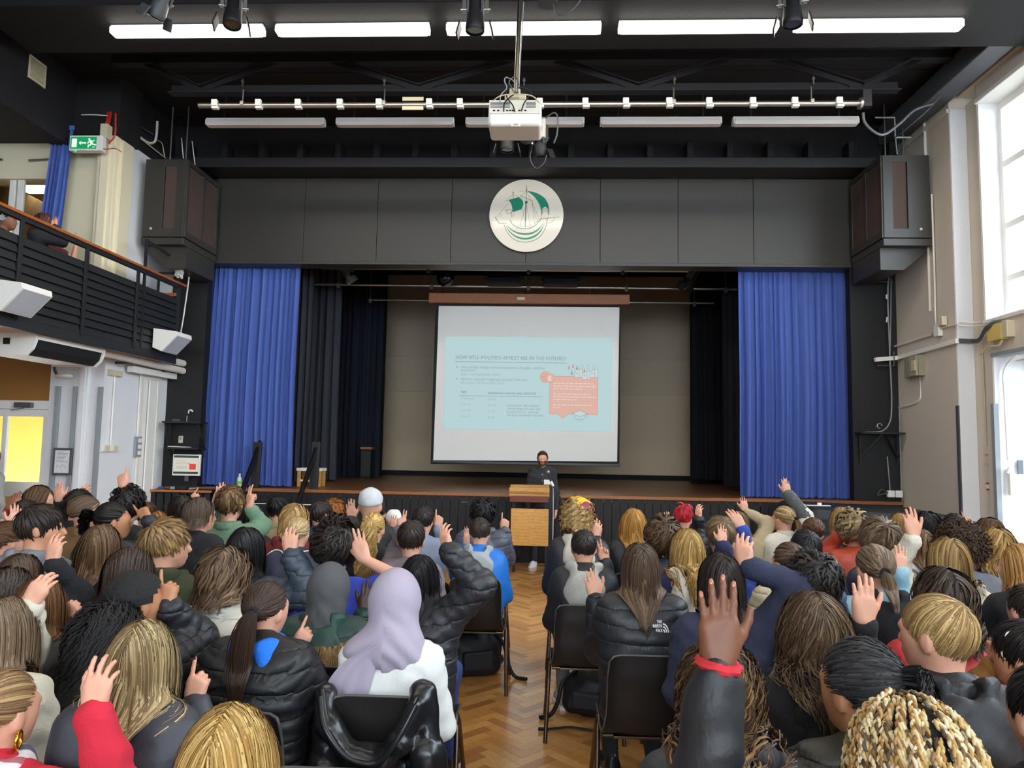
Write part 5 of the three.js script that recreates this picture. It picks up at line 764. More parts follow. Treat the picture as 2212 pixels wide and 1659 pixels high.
// ---------- hair ----------
class Locks {
  constructor() { this.p = []; this.n = []; this.u = []; this.c = []; this.i = []; }
  ribbon(path, norm, w, col, tip = .25, u0 = rnd() * 5) {
    const N = path.length, base = this.p.length / 3, t = V(0, 0, 0), b = V(0, 0, 0); let acc = 0;
    for (let i = 0; i < N; i++) {
      t.copy(path[Math.min(N - 1, i + 1)]).sub(path[Math.max(0, i - 1)]).normalize(); const n = norm[i]; b.crossVectors(t, n).normalize(); const k = i / (N - 1), ww = w * (k < .15 ? .55 + k * 3 : 1) * (k > .6 ? lerp(1, tip, (k - .6) / .4) : 1), q = path[i];
      if (i) acc += q.distanceTo(path[i - 1]);
      for (const s of [-1, 1]) { this.p.push(q.x + b.x * ww * s, q.y + b.y * ww * s, q.z + b.z * ww * s); const m = V(n.x + b.x * s * .7, n.y + b.y * s * .7, n.z + b.z * s * .7).normalize(); this.n.push(m.x, m.y, m.z); this.u.push(u0 + s * ww * 14, acc * 2); this.c.push(col.r, col.g, col.b); }
      if (i) { const a = base + (i - 1) * 2, d = a + 2; this.i.push(a, a + 1, d, d, a + 1, d + 1); }
    }
  }
  rope(path, r, col, sides = 5, cols) { // round strand with its own colours along it
    const N = path.length, base = this.p.length / 3, t = V(0, 0, 0), a = V(0, 0, 0), b = V(0, 0, 0), ref = V(.3, .2, 1).normalize();
    for (let i = 0; i < N; i++) { t.copy(path[Math.min(N - 1, i + 1)]).sub(path[Math.max(0, i - 1)]).normalize(); a.crossVectors(t, ref).normalize(); b.crossVectors(t, a); const rr = r * (i === 0 || i === N - 1 ? .4 : 1), c = cols ? cols(i) : col; for (let j = 0; j < sides; j++) { const w = j / sides * 6.2832, x = Math.cos(w), y = Math.sin(w); this.n.push(a.x * x + b.x * y, a.y * x + b.y * y, a.z * x + b.z * y); this.p.push(path[i].x + (a.x * x + b.x * y) * rr, path[i].y + (a.y * x + b.y * y) * rr, path[i].z + (a.z * x + b.z * y) * rr); this.u.push(j / sides * .3, i * .05); this.c.push(c.r, c.g, c.b); if (i) { const k = base + (i - 1) * sides + j, k2 = base + (i - 1) * sides + (j + 1) % sides; this.i.push(k, k2, k + sides, k + sides, k2, k2 + sides); } } }
  }
  build() { const g = new THREE.BufferGeometry(); g.setAttribute('position', new THREE.Float32BufferAttribute(this.p, 3)); g.setAttribute('normal', new THREE.Float32BufferAttribute(this.n, 3)); g.setAttribute('uv', new THREE.Float32BufferAttribute(this.u, 2)); g.setAttribute('color', new THREE.Float32BufferAttribute(this.c, 3)); g.setIndex(this.i); return g; }
}
const HE = { c: V(0, .03, .012), r: V(.081, .09, .101) };           // the envelope that hair lies on, in head space
function hairline(az, o = {}) { const P = [[0, .42], [.6, .36], [1.0, .18], [1.3, -.22], [1.55, -.3], [1.9, -.42], [2.3, o.nape ?? -.62], [3.2, o.nape ?? -.66]]; for (let i = 1; i < P.length; i++) if (az <= P[i][0]) return lerp(P[i - 1][1], P[i][1], (az - P[i - 1][0]) / (P[i][0] - P[i - 1][0])); return P[7][1]; }
function makeHair(H, head, hs, body, lod) { // head: matrix from head space to the person; body: field that hair rests on
  const L = new Locks(), inv = head.clone().invert(), base = new THREE.Color(H.c), hi = new THREE.Color(H.hi ?? H.c), dark = base.clone().multiplyScalar(.62);
  const toW = (v) => v.clone().applyMatrix4(head), G = V(0, -1, 0);
  const colour = (streak) => { const c = base.clone().lerp(dark, rnd() * .34); if (H.hi && rnd() < (H.hiShare ?? .4)) c.lerp(hi, .3 + .6 * rnd()); return c.multiplyScalar(1.12 + .22 * rnd()); };
  const nrmAt = (pw) => { const q = pw.clone().applyMatrix4(inv).sub(HE.c); return V(q.x / HE.r.x ** 2, q.y / HE.r.y ** 2, q.z / HE.r.z ** 2).normalize().transformDirection(head); };
  const pushHead = (pw, off) => { const q = pw.clone().applyMatrix4(inv).sub(HE.c), k = Math.sqrt((q.x / HE.r.x) ** 2 + (q.y / HE.r.y) ** 2 + (q.z / HE.r.z) ** 2), want = 1 + off / .09; if (k < want) { pw.copy(q.multiplyScalar(want / Math.max(k, .2)).add(HE.c).applyMatrix4(head)); return true; } return false; };
  const pushBody = (pw, off) => { const d = fieldD(body, pw.x, pw.y, pw.z); if (d > off) return null; const e = .006, g = V(fieldD(body, pw.x + e, pw.y, pw.z) - d, fieldD(body, pw.x, pw.y + e, pw.z) - d, fieldD(body, pw.x, pw.y, pw.z + e) - d).normalize(); pw.addScaledVector(g, Math.min(off - d, .05)); return g; };
  const rootDir = () => { for (let t = 0; t < 60; t++) { const y = 1 - 1.75 * rnd(), a = rnd() * 6.2832, r = Math.sqrt(Math.max(0, 1 - y * y)), d = V(r * Math.sin(a), y, -r * Math.cos(a)); if (y > hairline(Math.acos(clamp(-d.z / Math.max(1e-4, r), -1, 1)), H)) return d; } return V(0, 1, 0); };
  const onHead = (d, off = 0) => toW(V(HE.c.x + d.x * (HE.r.x + off), HE.c.y + d.y * (HE.r.y + off), HE.c.z + d.z * (HE.r.z + off)));
  const n = Math.round((H.n ?? 1) * [1650, 540, 250][lod]), wd = (H.w ?? 1) * [.003, .0064, .01][lod] * hs, S = H.s;
  const hang = (p, v, len, off, steps, wave, ph) => { // a lock that leaves p along v, falls, rests on head and body
    const path = [p.clone()], nr = [nrmAt(p)], ds = len / steps; v = v.clone();
    for (let i = 0; i < steps; i++) {
      v.addScaledVector(G, .5); v.x -= (p.x - head.elements[12]) * ds * 26; v.normalize(); const q = p.clone().addScaledVector(v, ds); pushHead(q, off); const g = pushBody(q, .007 + off * .8);  const mv = q.clone().sub(p); if (mv.lengthSq() > 1e-9) { const k0 = v.clone(); v.copy(mv.normalize()); if (g) { v.z += .12; v.x -= clamp(q.x, -.2, .2) * 5; v.normalize(); } } p = q;
      const nn = g ?? nrmAt(p); if (!g) { nn.y *= .3; nn.normalize(); }
      const w2 = p.clone(); if (wave) { const side = V(0, 0, 0).crossVectors(v, nn), k = (i + 1) / steps; w2.addScaledVector(side, wave * Math.sin(ph + k * len * 42) * Math.min(1, k * 2.2)).addScaledVector(nn, wave * .7 * (1 + Math.cos(ph + k * len * 42)) * Math.min(1, k * 2.2)); }
      path.push(w2); nr.push(nn);
    }
    return [path, nr];
  };
  const curl = (path, nr, cr, turns, ph) => path.map((p, i) => { const t = path[Math.min(i + 1, path.length - 1)].clone().sub(path[Math.max(0, i - 1)]).normalize(), b = V(0, 0, 0).crossVectors(t, nr[i]).normalize(), k = i / (path.length - 1), a = ph + k * turns * 6.2832; return p.clone().addScaledVector(b, cr * Math.sin(a)).addScaledVector(nr[i], cr * (1 + Math.cos(a)) * .8); });
  if (S === 'long') {
    for (let i = 0; i < n; i++) {
      const d = rootDir(), off = .002 + .009 * rnd() * (H.vol ?? 1), p = onHead(d, off), part = H.part ?? 0, sx = d.x - part > 0 ? 1 : -1, N = nrmAt(p);
      let v = V(sx * (.75 * Math.max(0, d.y)), -1 + .7 * Math.max(0, d.y), .35 * d.y + (d.z < -.2 ? .5 : 0)).transformDirection(head); v.addScaledVector(N, -v.dot(N)).normalize();
      const len = (H.len ?? .35) * (.82 + .25 * rnd()) * (H.layer ? lerp(1, .55 + .45 * rnd(), H.layer) : 1) * hs * (.86 + .14 * d.y);
      let [a, b] = hang(p, v, len, off, H.curl ? [26, 20, 14][lod] : lod === 2 ? 8 : 12, (H.wave ?? 0) * (.6 + .8 * rnd()), rnd() * 1.5 + (H.wave ? i : 0));
      if (H.curl) a = curl(a, b, H.curl * (.7 + .6 * rnd()), Math.min(len * (H.freq ?? 16), (a.length - 1) / 4.4), rnd() * 6.28);
      L.ribbon(a, b, wd * (.7 + .6 * rnd()), colour(), H.tip ?? .3);
    }
  } else if (S === 'short') {
    const W0 = V(H.whorl ?? .12, .8, .6).normalize();
    for (let i = 0; i < n; i++) {
      const d = rootDir(), low = sstep(-.15, -.62, d.y), len = (H.len ?? .06) * (1 - low * (H.fade ?? .6)) * (.7 + .6 * rnd()) * hs, p0 = onHead(d, 0), N = nrmAt(p0), steps = H.curl ? [12, 10, 8][lod] : lod === 2 ? 4 : 6;
      let v = d.clone().sub(W0); v.addScaledVector(d, -v.dot(d)); v.normalize(); v.x += (rnd() - .5) * (H.mess ?? .5); v.y += (rnd() - .5) * (H.mess ?? .5) - .15; v.z += (rnd() - .5) * (H.mess ?? .5); if (H.up && d.z < .25 && d.y > .2) v.set((rnd() - .5) * .5, .9, .5 + rnd() * .4); v.transformDirection(head); if (!(H.up && d.z < .25 && d.y > .2)) v.addScaledVector(N, -v.dot(N)); v.normalize();
      const path = [p0.clone()], nr = [N]; let p = p0.clone(), lift = (H.lift ?? .35) * (.4 + rnd());
      for (let k = 0; k < steps; k++) { const nn = nrmAt(p), q = p.clone().addScaledVector(v, len / steps).addScaledVector(nn, len / steps * lift * (1 - k / steps)); q.addScaledVector(G, len / steps * .25 * k / steps); { const e = q.clone().applyMatrix4(inv).sub(HE.c), kk = Math.sqrt((e.x / HE.r.x) ** 2 + (e.y / HE.r.y) ** 2 + (e.z / HE.r.z) ** 2), want = 1 + (.002 + Math.min(.03, lift * len * 1.3 * (k + 1) / steps) * (1 - low * .7)) / .09; if (kk < want || !H.up && d.y > -.45) q.copy(e.multiplyScalar(want / Math.max(kk, .2)).add(HE.c).applyMatrix4(head)); } v.copy(q).sub(p); v.addScaledVector(nn, -v.dot(nn) * .5).normalize(); p = q; path.push(p.clone()); nr.push(nrmAt(p)); }
      L.ribbon(H.curl ? curl(path, nr, H.curl * (.6 + .8 * rnd()), 1 + rnd() * (H.freq ?? 1.2), rnd() * 6.28) : path, nr, wd * (.8 + .5 * rnd()), colour(), .15);
    }
  } else if (S === 'afro') {
    for (let i = 0; i < n * 1.3; i++) { const d = rootDir(), len = (H.len ?? .05) * (.6 + .6 * rnd()) * hs, p = onHead(d, 0), N = nrmAt(p).add(V(rnd() - .5, rnd() - .7, rnd() - .5).multiplyScalar(.5)).normalize(), steps = lod === 2 ? 6 : 9, path = [], nr = [], side = V(0, 0, 0).crossVectors(N, V(.3, .5, .8)).normalize(); for (let k = 0; k <= steps; k++) { path.push(p.clone().addScaledVector(N, len * k / steps).addScaledVector(G, len * .25 * (k / steps) ** 2)); nr.push(side); } const c = curl(path, nr, (H.curl ?? .007) * (.6 + .8 * rnd()), (H.freq ?? 2) + rnd(), rnd() * 6.28), nn = c.map(() => N); L.ribbon(c, nn, wd * .75, colour(), .5); }
  } else if (S === 'tied' || S === 'bun') {
    const tie = V(H.tx ?? 0, H.ty ?? .15, 1).normalize(), tp = onHead(tie, .012);
    for (let i = 0; i < n; i++) {
      let d = rootDir(); const off = .002 + .009 * rnd() * (H.vol ?? 1), steps = lod === 2 ? 6 : 10, path = [], nr = [], ph = rnd() * 6.28, ang = Math.acos(clamp(d.dot(tie), -1, 1)), ax = d.clone().cross(tie).normalize();
      for (let k = 0; k <= steps; k++) { const e = d.clone().applyAxisAngle(ax, ang * k / steps), o = off * Math.sin(Math.PI * clamp(k / steps, .15, .9)) + .004; const w2 = (H.mess ?? 0) * .02 * Math.sin(ph + k); path.push(onHead(e, o + w2)); nr.push(nrmAt(path[k])); }
      L.ribbon(path, nr, wd * (.8 + .5 * rnd()), colour(), .6);
    }
    if (S === 'bun') { const R = (H.r ?? .036) * hs, c = onHead(tie, R * .7); for (let i = 0; i < n * .35; i++) { const ax = V(rnd() - .5, rnd() - .5, rnd() - .5).normalize(), st = V(0, 0, 0).crossVectors(ax, V(rnd(), 1, rnd())).normalize(), path = [], nr = [], rr = R * (.8 + .35 * rnd()), off = (rnd() - .5) * R; for (let k = 0; k <= 8; k++) { const q = st.clone().applyAxisAngle(ax, k / 8 * 3.6).addScaledVector(ax, off / R).normalize(); path.push(c.clone().addScaledVector(q, rr)); nr.push(q); } L.ribbon(path, nr, wd * .8, colour(), .4); } }
    else { const back = V(tie.x * .5, .12, 1).transformDirection(head), m = Math.round(n * (H.thick ?? .3) * (H.curl ? .7 : 1)); for (let i = 0; i < m; i++) { const r = (H.r ?? .02) * hs, a = rnd() * 6.28, q = Math.sqrt(rnd()), p = tp.clone().add(V(Math.cos(a) * r * q, Math.sin(a) * r * q * .6, 0)), v = back.clone().add(V((rnd() - .5) * .5 + Math.cos(a) * .25, (rnd() - .5) * .4, 0)).normalize(); let [x, y] = hang(p, v, (H.len ?? .3) * (.75 + .35 * rnd()) * hs, .012 + .02 * q * (H.fluff ?? 1), H.curl ? 18 : lod === 2 ? 8 : 12, (H.wave ?? 0) * (.5 + rnd()), rnd() * 6.28); if (H.curl) x = curl(x, y, H.curl * (.6 + .8 * rnd()), Math.min(4, (H.freq ?? 16) * (H.len ?? .3)), rnd() * 6.28); L.ribbon(x, y, wd * (.7 + .5 * rnd()), colour(), .25); } }
  } else if (S === 'braids') {
    const m = Math.round((H.n ?? 1) * [190, 70, 46][lod]), cols = (H.cols ?? [H.c]).map((c) => new THREE.Color(c)), br = (H.br ?? [.0046, .0056, .0066][lod]) * hs;
    for (let i = 0; i < m; i++) {
      const y = 1 - (i + .5) / m * 1.5, a = i * 2.39996, r = Math.sqrt(Math.max(0, 1 - y * y)), d = V(r * Math.sin(a), y, -r * Math.cos(a)); if (y < hairline(Math.acos(clamp(-d.z / Math.max(1e-4, r), -1, 1)), H)) continue;
      const off = .006 + .012 * rnd(), p = onHead(d, off), N = nrmAt(p), sx = d.x > (H.part ?? 0) ? 1 : -1; let v = V(sx * .28 * Math.max(0, d.y), -1 + .6 * Math.max(0, d.y), .75 * d.y).transformDirection(head); v.addScaledVector(N, -v.dot(N)).normalize();
      const len = (H.len ?? .3) * (.85 + .25 * rnd()) * hs, [c, nr] = hang(p, v, len, off, 12, 0, 0), cv = new THREE.CatmullRomCurve3(c), segs = Math.round(len / (br * 1.05)), pts = cv.getSpacedPoints(segs), mine = [0, 1, 2].map(() => cols[Math.floor(rnd() * cols.length)]);
      for (let s = 0; s < 3; s++) { const path = pts.map((q, k) => { const t = cv.getTangentAt(clamp(k / segs, 0, 1)), nn = nr[Math.min(nr.length - 1, Math.round(k / segs * (nr.length - 1)))], b = V(0, 0, 0).crossVectors(t, nn).normalize(), w = k * .72 + s * 2.0944; return q.clone().addScaledVector(b, br * .95 * Math.sin(w)).addScaledVector(nn, br * .6 * Math.sin(2 * w)); }); L.rope(path, br * .72, mine[s], 5, (k) => mine[s].clone().lerp(cols[(s + (k >> 2) * 2 + i) % cols.length], ((k >> 2) * 7 + i) % 3 ? .15 : .9)); }
    }
  } else if (S === 'spiky') {
    const tie = V(.1, .75, .7).normalize();
    for (let i = 0; i < n; i++) { const d = rootDir(), ax = d.clone().cross(tie).normalize(), ang = Math.acos(clamp(d.dot(tie), -1, 1)), path = [], nr = []; for (let k = 0; k <= 6; k++) { path.push(onHead(d.clone().applyAxisAngle(ax, ang * k / 6), .006)); nr.push(nrmAt(path[k])); } L.ribbon(path, nr, wd, colour(), .5); }
    for (let i = 0; i < n * .6; i++) { const p = onHead(tie, .005), v = V(rnd() - .5, rnd() * .9 - .1, rnd() - .1).normalize().transformDirection(head), [a, b] = hang(p, v.multiplyScalar(2.2), (.07 + .06 * rnd()) * hs, .004, 6, .002, 0); L.ribbon(a, b, wd * .8, colour(), .1); }
  }
  return L.build();
}
function scalp(H, head, off = .0015) { // the close cap that shows between the locks
  const g = new THREE.SphereGeometry(1, 28, 20), p = g.attributes.position, keepI = [], ix = g.index.array, ok = [];
  for (let i = 0; i < p.count; i++) { const x = p.getX(i), y = p.getY(i), z = p.getZ(i), r = Math.hypot(x, z); ok[i] = y > hairline(Math.acos(clamp(-z / Math.max(1e-4, r), -1, 1)), H) + .0; const q = V(HE.c.x + x * (HE.r.x + off), HE.c.y + y * (HE.r.y + off), HE.c.z + z * (HE.r.z + off)).applyMatrix4(head); p.setXYZ(i, q.x, q.y, q.z); }
  for (let i = 0; i < ix.length; i += 3) if (ok[ix[i]] && ok[ix[i + 1]] && ok[ix[i + 2]]) keepI.push(ix[i], ix[i + 1], ix[i + 2]);
  g.setIndex(keepI); g.computeVertexNormals(); return g;
}
// ---------- a person ----------
const shoeGeo = (() => { const g = surface([cap(V(0, .045, .05), V(0, .04, -.09), .042, .036, .03), cap(V(0, .035, -.09), V(0, .03, -.17), .038, .028, .03), cap(V(0, .05, .05), V(0, .11, .045), .042, .04, .03), ell(V(0, .008, -.055), V(.05, .03, .15), .015)], .024); const p = g.attributes.position; for (let i = 0; i < p.count; i++) if (p.getY(i) < .004) p.setY(i, .004); g.computeVertexNormals(); return g; })();
const soleGeo = (() => { const s = new THREE.Shape(), q = [[-.04, .1], [.04, .1], [.047, 0], [.05, -.09], [.034, -.175], [0, -.2], [-.034, -.175], [-.05, -.09], [-.047, 0]]; s.moveTo(...q[0]); s.splineThru(q.slice(1).concat([q[0]]).map((a) => new THREE.Vector2(...a))); return new THREE.ExtrudeGeometry(s, { depth: .022, bevelEnabled: false, curveSegments: 3 }).rotateX(Math.PI / 2).translate(0, .024, 0); })();
const people = [];
const SK = { a: '#d29a80', b: '#c58c6c', c: '#b27a56', d: '#85543a', e: '#71452f', f: '#42291f' };
function solveArm(S, Wr, side, l1, l2, pole) {
  const d = Wr.clone().sub(S); let D = d.length(); const k = D > (l1 + l2) * .985 ? D / ((l1 + l2) * .985) : 1; l1 *= k; l2 *= k;
  const a = clamp((l1 * l1 - l2 * l2 + D * D) / (2 * D), -l1, l1), h = Math.sqrt(Math.max(0, l1 * l1 - a * a)), u = d.normalize(), p = pole.clone().addScaledVector(u, -pole.dot(u)).normalize();
  return S.clone().addScaledVector(u, a).addScaledVector(p, h);
}
const depthOf = (o) => Math.sqrt((1560 * .6 / Math.max(20, o.y - (962 + .018 * (o.x - 1175)))) * (.19 * 1560 / o.w));
const cast = [];                                   // everyone in the hall, seated in rows before they are built
function seatEveryone() {
  for (const o of cast) { o.d0 = o.d ?? depthOf(o); o.dd0 = o.d0; }
  const X = (o) => at(o.x, o.y, o.dd0).x, free = cast.filter((o) => !o.stand && !o.floor && !o.d);
  for (let n = 0; n < 80; n++) for (let i = 0; i < free.length; i++) for (let j = 0; j < i; j++) {
    let a = free[i], b = free[j]; const dx = Math.abs(X(a) - X(b)); if (dx > .36) continue; if (a.dd0 > b.dd0) [a, b] = [b, a];
    const want = .56 * Math.sqrt(1 - (dx / .36) ** 2), lack = want - (b.dd0 - a.dd0); if (lack <= 0) continue;
    a.dd0 = clamp(a.dd0 - lack * .25, a.d0 * .9, a.d0 * 1.14); b.dd0 = clamp(b.dd0 + lack * .25, b.d0 * .9, b.d0 * 1.14);
  }
  for (const o of cast) o.d = o.dd0;
  for (const o of cast) makePerson(o);
}
function makePerson(o) {
  reseed(people.length + 31);
  const w = o.w, d = o.d ?? depthOf(o);
  const C = at(o.x, o.y, d), hs = clamp(w * d / 1560 / .19, .88, 1.14) * (o.hs ?? 1), Y = o.stand ? C.y : clamp(C.y, 1.0, 1.42), bs = (o.bs ?? 1) * lerp(1, hs, .5), lod = o.lod ?? (d < 3 ? 0 : d < 5.4 ? 1 : 2);
  const turn = (o.turn ?? 0) * Math.PI / 180, t = group('person', o.label, 'person', V(C.x, o.floor ?? 0, C.z));
  t.rotation.y = -turn; const back = (v) => v.applyAxisAngle(V(0, 1, 0), turn); const y0 = o.floor ?? 0; people.push({ o, t, d, x: C.x, z: C.z, Y: Y - y0 });
  const HC = V(0, C.y - y0 - .03 * hs, 0), sh = HC.y - 1.17, lean = o.lean ?? .05;
  // joints
  const nb = V(0, HC.y - .168 * hs, .035), sy = nb.y - .045, sw = (o.sw ?? .14) * bs, hipY = o.stand ? HC.y - .64 : .55, hz = o.stand ? .03 : .05 + lean;
  const chest = V(0, lerp(hipY, nb.y, .66), .05 + lean * .4), hip = V(0, hipY, hz);
  const fat = { knit: .024, fleece: .028, cotton: .014, nylon: .03, puffer: .044, denim: .022, leather: .03 }[o.top?.k ?? 'fleece'] * (o.fat ?? 1), topK = o.top?.k ?? 'fleece';
  const arms = [-1, 1].map((side) => {
    const a = (o.arms ?? []).find((q) => q.side === side) , S = V(side * sw, sy, .06), l1 = .275 * bs, l2 = .245 * bs; let Wr, u, s, n, pose = 'relaxed', k = hs;
    if (a) {
      k = hs * .92 * (a.s ?? 1); const an = (a.ang ?? 0) * Math.PI / 180; u = V(Math.sin(an), Math.cos(an), a.fwd ?? -.12).normalize(); const r = V(Math.cos(an), -Math.sin(an), 0); s = r.multiplyScalar((a.thumb ?? (side > 0 ? 'L' : 'R')) === 'R' ? 1 : -1); n = V(0, 0, a.palm ? 1 : -1); n.addScaledVector(u, -n.dot(u)).normalize(); s.addScaledVector(u, -s.dot(u)).addScaledVector(n, -s.dot(n)).normalize(); for (const q of [u, s, n]) back(q); if (a.rot) { const q = a.rot * Math.PI / 180; s.applyAxisAngle(u, q); n.applyAxisAngle(u, q); }
      let best = null; for (let e = -.3; e <= .3; e += .05) { const h = at(a.px, a.py, d + (a.dd ?? 0) + e); back(h.sub(t.position)); const wr = h.addScaledVector(u, -.08 * k), D = wr.distanceTo(S), cost = Math.max(0, D - (l1 + l2) * .97) * 12 + Math.max(0, .2 - D) * 6 + Math.abs(e - .07); if (!best || cost < best[0]) best = [cost, wr]; } Wr = best[1]; pose = a.g ?? 'open';
    } else { Wr = V(side * .11 * bs, o.stand ? hipY - .1 : .66, o.stand ? -.02 : -.2); if (o.stand) Wr.x = side * (sw + .06); u = o.stand ? V(0, -1, -.1).normalize() : V(-side * .3, -.25, -1).normalize(); n = o.stand ? V(-side, 0, 0) : V(0, -1, 0); n.addScaledVector(u, -n.dot(u)).normalize(); s = V(0, 0, 0).crossVectors(u, n).multiplyScalar(o.stand ? side * 1 : -side * 1); if (o.stand) { s = V(0, 0, -1); s.addScaledVector(u, -s.dot(u)).normalize(); n = V(-side, 0, 0); } }
    const E = solveArm(S, Wr, side, l1, l2, a ? (a.out ? V(side * a.out, -.55, .1) : V(side * .22, -.7, -.75)) : V(side * .4, -.8, .45)); return { a, side, S, E, Wr, u, s, n, pose, k };
  });
  const torso = (f) => [cap(V(-.075 * bs, hip.y - .03, hip.z), V(-.082 * bs, chest.y, chest.z), .09 * bs + f, .092 * bs + f, .06), cap(V(.075 * bs, hip.y - .03, hip.z), V(.082 * bs, chest.y, chest.z), .09 * bs + f, .092 * bs + f, .06), cap(V(0, hip.y, hip.z - .02), V(0, chest.y, chest.z - .015), .1 * bs + f, .098 * bs + f, .06), cap(V(-sw * .9, sy - .01, .06), V(sw * .9, sy - .01, .06), .052 + f * .8, .052 + f * .8, .07), cap(V(0, nb.y + .005, .045), V(-sw * .8, sy + .012, .06), .045 + f * .6, .036 + f * .6, .06), cap(V(0, nb.y + .005, .045), V(sw * .8, sy + .012, .06), .045 + f * .6, .036 + f * .6, .06)];
  const end = (q) => q.a && q.a.bare ? null : q.E.clone().lerp(q.Wr, q.a?.cuff ?? .92);
  const armP = (q, f) => { const e = end(q), out = [cap(q.S, e ? q.E : q.S.clone().lerp(q.E, .6), .05 * bs + f * .9, (e ? .043 : .05) * bs + f * .85, .05)]; if (e) out.push(cap(q.E, e, .042 * bs + f * .8, .029 * bs + f * .7, .03)); return out; };
  const cloth = [...torso(fat), ...arms.flatMap((q) => armP(q, fat))];
  // head frame
  const head = new THREE.Matrix4().compose(HC, new THREE.Quaternion().setFromEuler(new THREE.Euler((o.pitch ?? 0) * Math.PI / 180, -(o.yaw ?? 0) * Math.PI / 180, -(o.roll ?? 0) * Math.PI / 180, 'YXZ')), V(hs, hs, hs));
  const h = (x, y, z) => V(x, y, z).applyMatrix4(head), hr = new THREE.Matrix4().extractRotation(head), hv = (x, y, z) => V(x * hs, y * hs, z * hs), he = (x, y, z, a, b, c, k, neg) => ell(h(x, y, z), hv(a, b, c), k * hs, hr, neg), hc = (p, q, a, b, k) => cap(h(...p), h(...q), a * hs, (b ?? a) * hs, k * hs);
  const skin = skinMat(SK[o.skin ?? 'a']);
  const headF = [he(0, .03, .012, .0765, .086, .096, .03), hc([0, -.03, -.028], [0, -.086, -.062], .058, .031, .05), he(0, -.02, -.045, .06, .075, .05, .04), hc([0, .004, -.092], [0, -.032, -.111], .0095, .0135, .018), hc([-.042, .02, -.082], [.042, .02, -.082], .0115, .0115, .02), he(-.03, .002, -.101, .017, .011, .014, .016, true), he(.03, .002, -.101, .017, .011, .014, .016, true), hc([-.021, -.06, -.095], [.021, -.06, -.095], .0075, .0075, .01), hc([-.014, -.07, -.092], [.014, -.07, -.092], .0078, .0078, .008), hc([-.043, .0085, -.0905], [-.018, .0085, -.097], .0048, .0048, .005), hc([.043, .0085, -.0905], [.018, .0085, -.097], .0048, .0048, .005), he(-.08, -.008, .014, .011, .033, .021, .01), he(.08, -.008, .014, .011, .033, .021, .01), cap(h(0, -.055, .018), nb.clone().add(V(0, -.03, .005)), .05 * hs, .054 * hs, .05)];
  const covered = o.hat === 'hijab' || o.hat === 'dark_hijab';
  const geos = [surface(headF, [.0085, .013, .017][lod] * (o.face ? .5 : Math.abs(o.yaw ?? 0) > 40 ? .6 : 1))];
  geos.push(surface([...torso(-.008), ...arms.map((q) => cap(q.S, q.E, .042, .037, .04))], .05));
  if (!o.stand) geos.push(surface([-1, 1].flatMap((s) => [cap(V(s * .085, hip.y, hip.z), V(s * .11, .52, -.36), .07, .05, .04), cap(V(s * .11, .52, -.36), V(s * .11, .12, -.33), .046, .034, .03)]), .05));
  for (const q of arms) geos.push(surface([cap(q.E, q.Wr, .037 * bs, .0255 * q.k, .03), ...handPrims(q.Wr, q.u, q.s, q.n, q.k, q.pose, q.a?.spread ?? 1)], q.a ? [.0042, .0062, .009][lod] * (q.a.fine ?? 1) : o.stand ? .006 : .02));
  part('body', merge(geos), skin, t);
  if (o.face || Math.abs(o.yaw ?? 0) > 45) for (const s of [-1, 1]) { part('eye', new THREE.SphereGeometry(.0098 * hs, 14, 10).applyMatrix4(new THREE.Matrix4().copy(hr).setPosition(h(s * .03, .002, -.089))), std({ color: 0xcfc9c2, roughness: .2 }), t); part('iris', new THREE.SphereGeometry(.0064 * hs, 10, 8).applyMatrix4(new THREE.Matrix4().copy(hr).setPosition(h(s * .03, .001, -.0935))), std({ color: 0x3a2a1c, roughness: .2 }), t); }
  // clothes
  const quilt = o.top?.k === 'puffer', band = o.top?.band ?? .064;
  const move = (x, y, z) => {
    let da = 1, ta = 0, L = 0; for (const q of arms) for (const p of armP(q, 0)) { const e = primD(p, x, y, z); if (e < da) { da = e; const hh = ((x - p.a.x) * p.ab.x + (y - p.a.y) * p.ab.y + (z - p.a.z) * p.ab.z) / p.l2; ta = hh * Math.sqrt(p.l2) + (p.a === q.E ? .3 : 0); } }
    const onArm = da < .05 + fat, n1 = noise(x * 9 + d, y * 7, z * 9), n2 = noise(x * 22, y * 18 + d * 3, z * 22);
    if (quilt) { const c = onArm ? ta / band : y / band + .25 * Math.sin(x * 9); return (Math.pow(Math.abs(Math.sin(c * Math.PI)), .5) - .8) * .0105 * (o.top.puff ?? 1) + n1 * .004 + n2 * .003; }
    const fold = onArm ? Math.sin(ta * 62 + n1 * 4) * .0035 * (.4 + sstep(.1, .3, Math.abs(n1))) : Math.sin(y * 34 + x * 12 * Math.sign(x) + n1 * 5) * .0032; if (topK === 'nylon') return (Math.sin((onArm ? ta : y) * 40 + n1 * 3) * .002 + n1 * .005 + (.5 - Math.abs(noise(x * 13 + y * 5, y * 19 - x * 6, z * 13))) * .007) * (o.top?.fold ?? 1); return (fold + n1 * .006 + n2 * .002) * (o.top?.fold ?? 1);
  };
  const cell = o.face ? .015 : [.0125, .0175, .028][lod], tm = clothMat(o.top?.c ?? '#222226', topK);
  const tg = surface(cloth, cell, move), tp = part(o.top?.n ?? ({ puffer: 'puffer_jacket', nylon: 'jacket', fleece: 'sweatshirt', knit: 'jumper', cotton: 'shirt', denim: 'denim_jacket', leather: 'jacket' })[o.top?.k ?? 'fleece'], tg, tm, t);
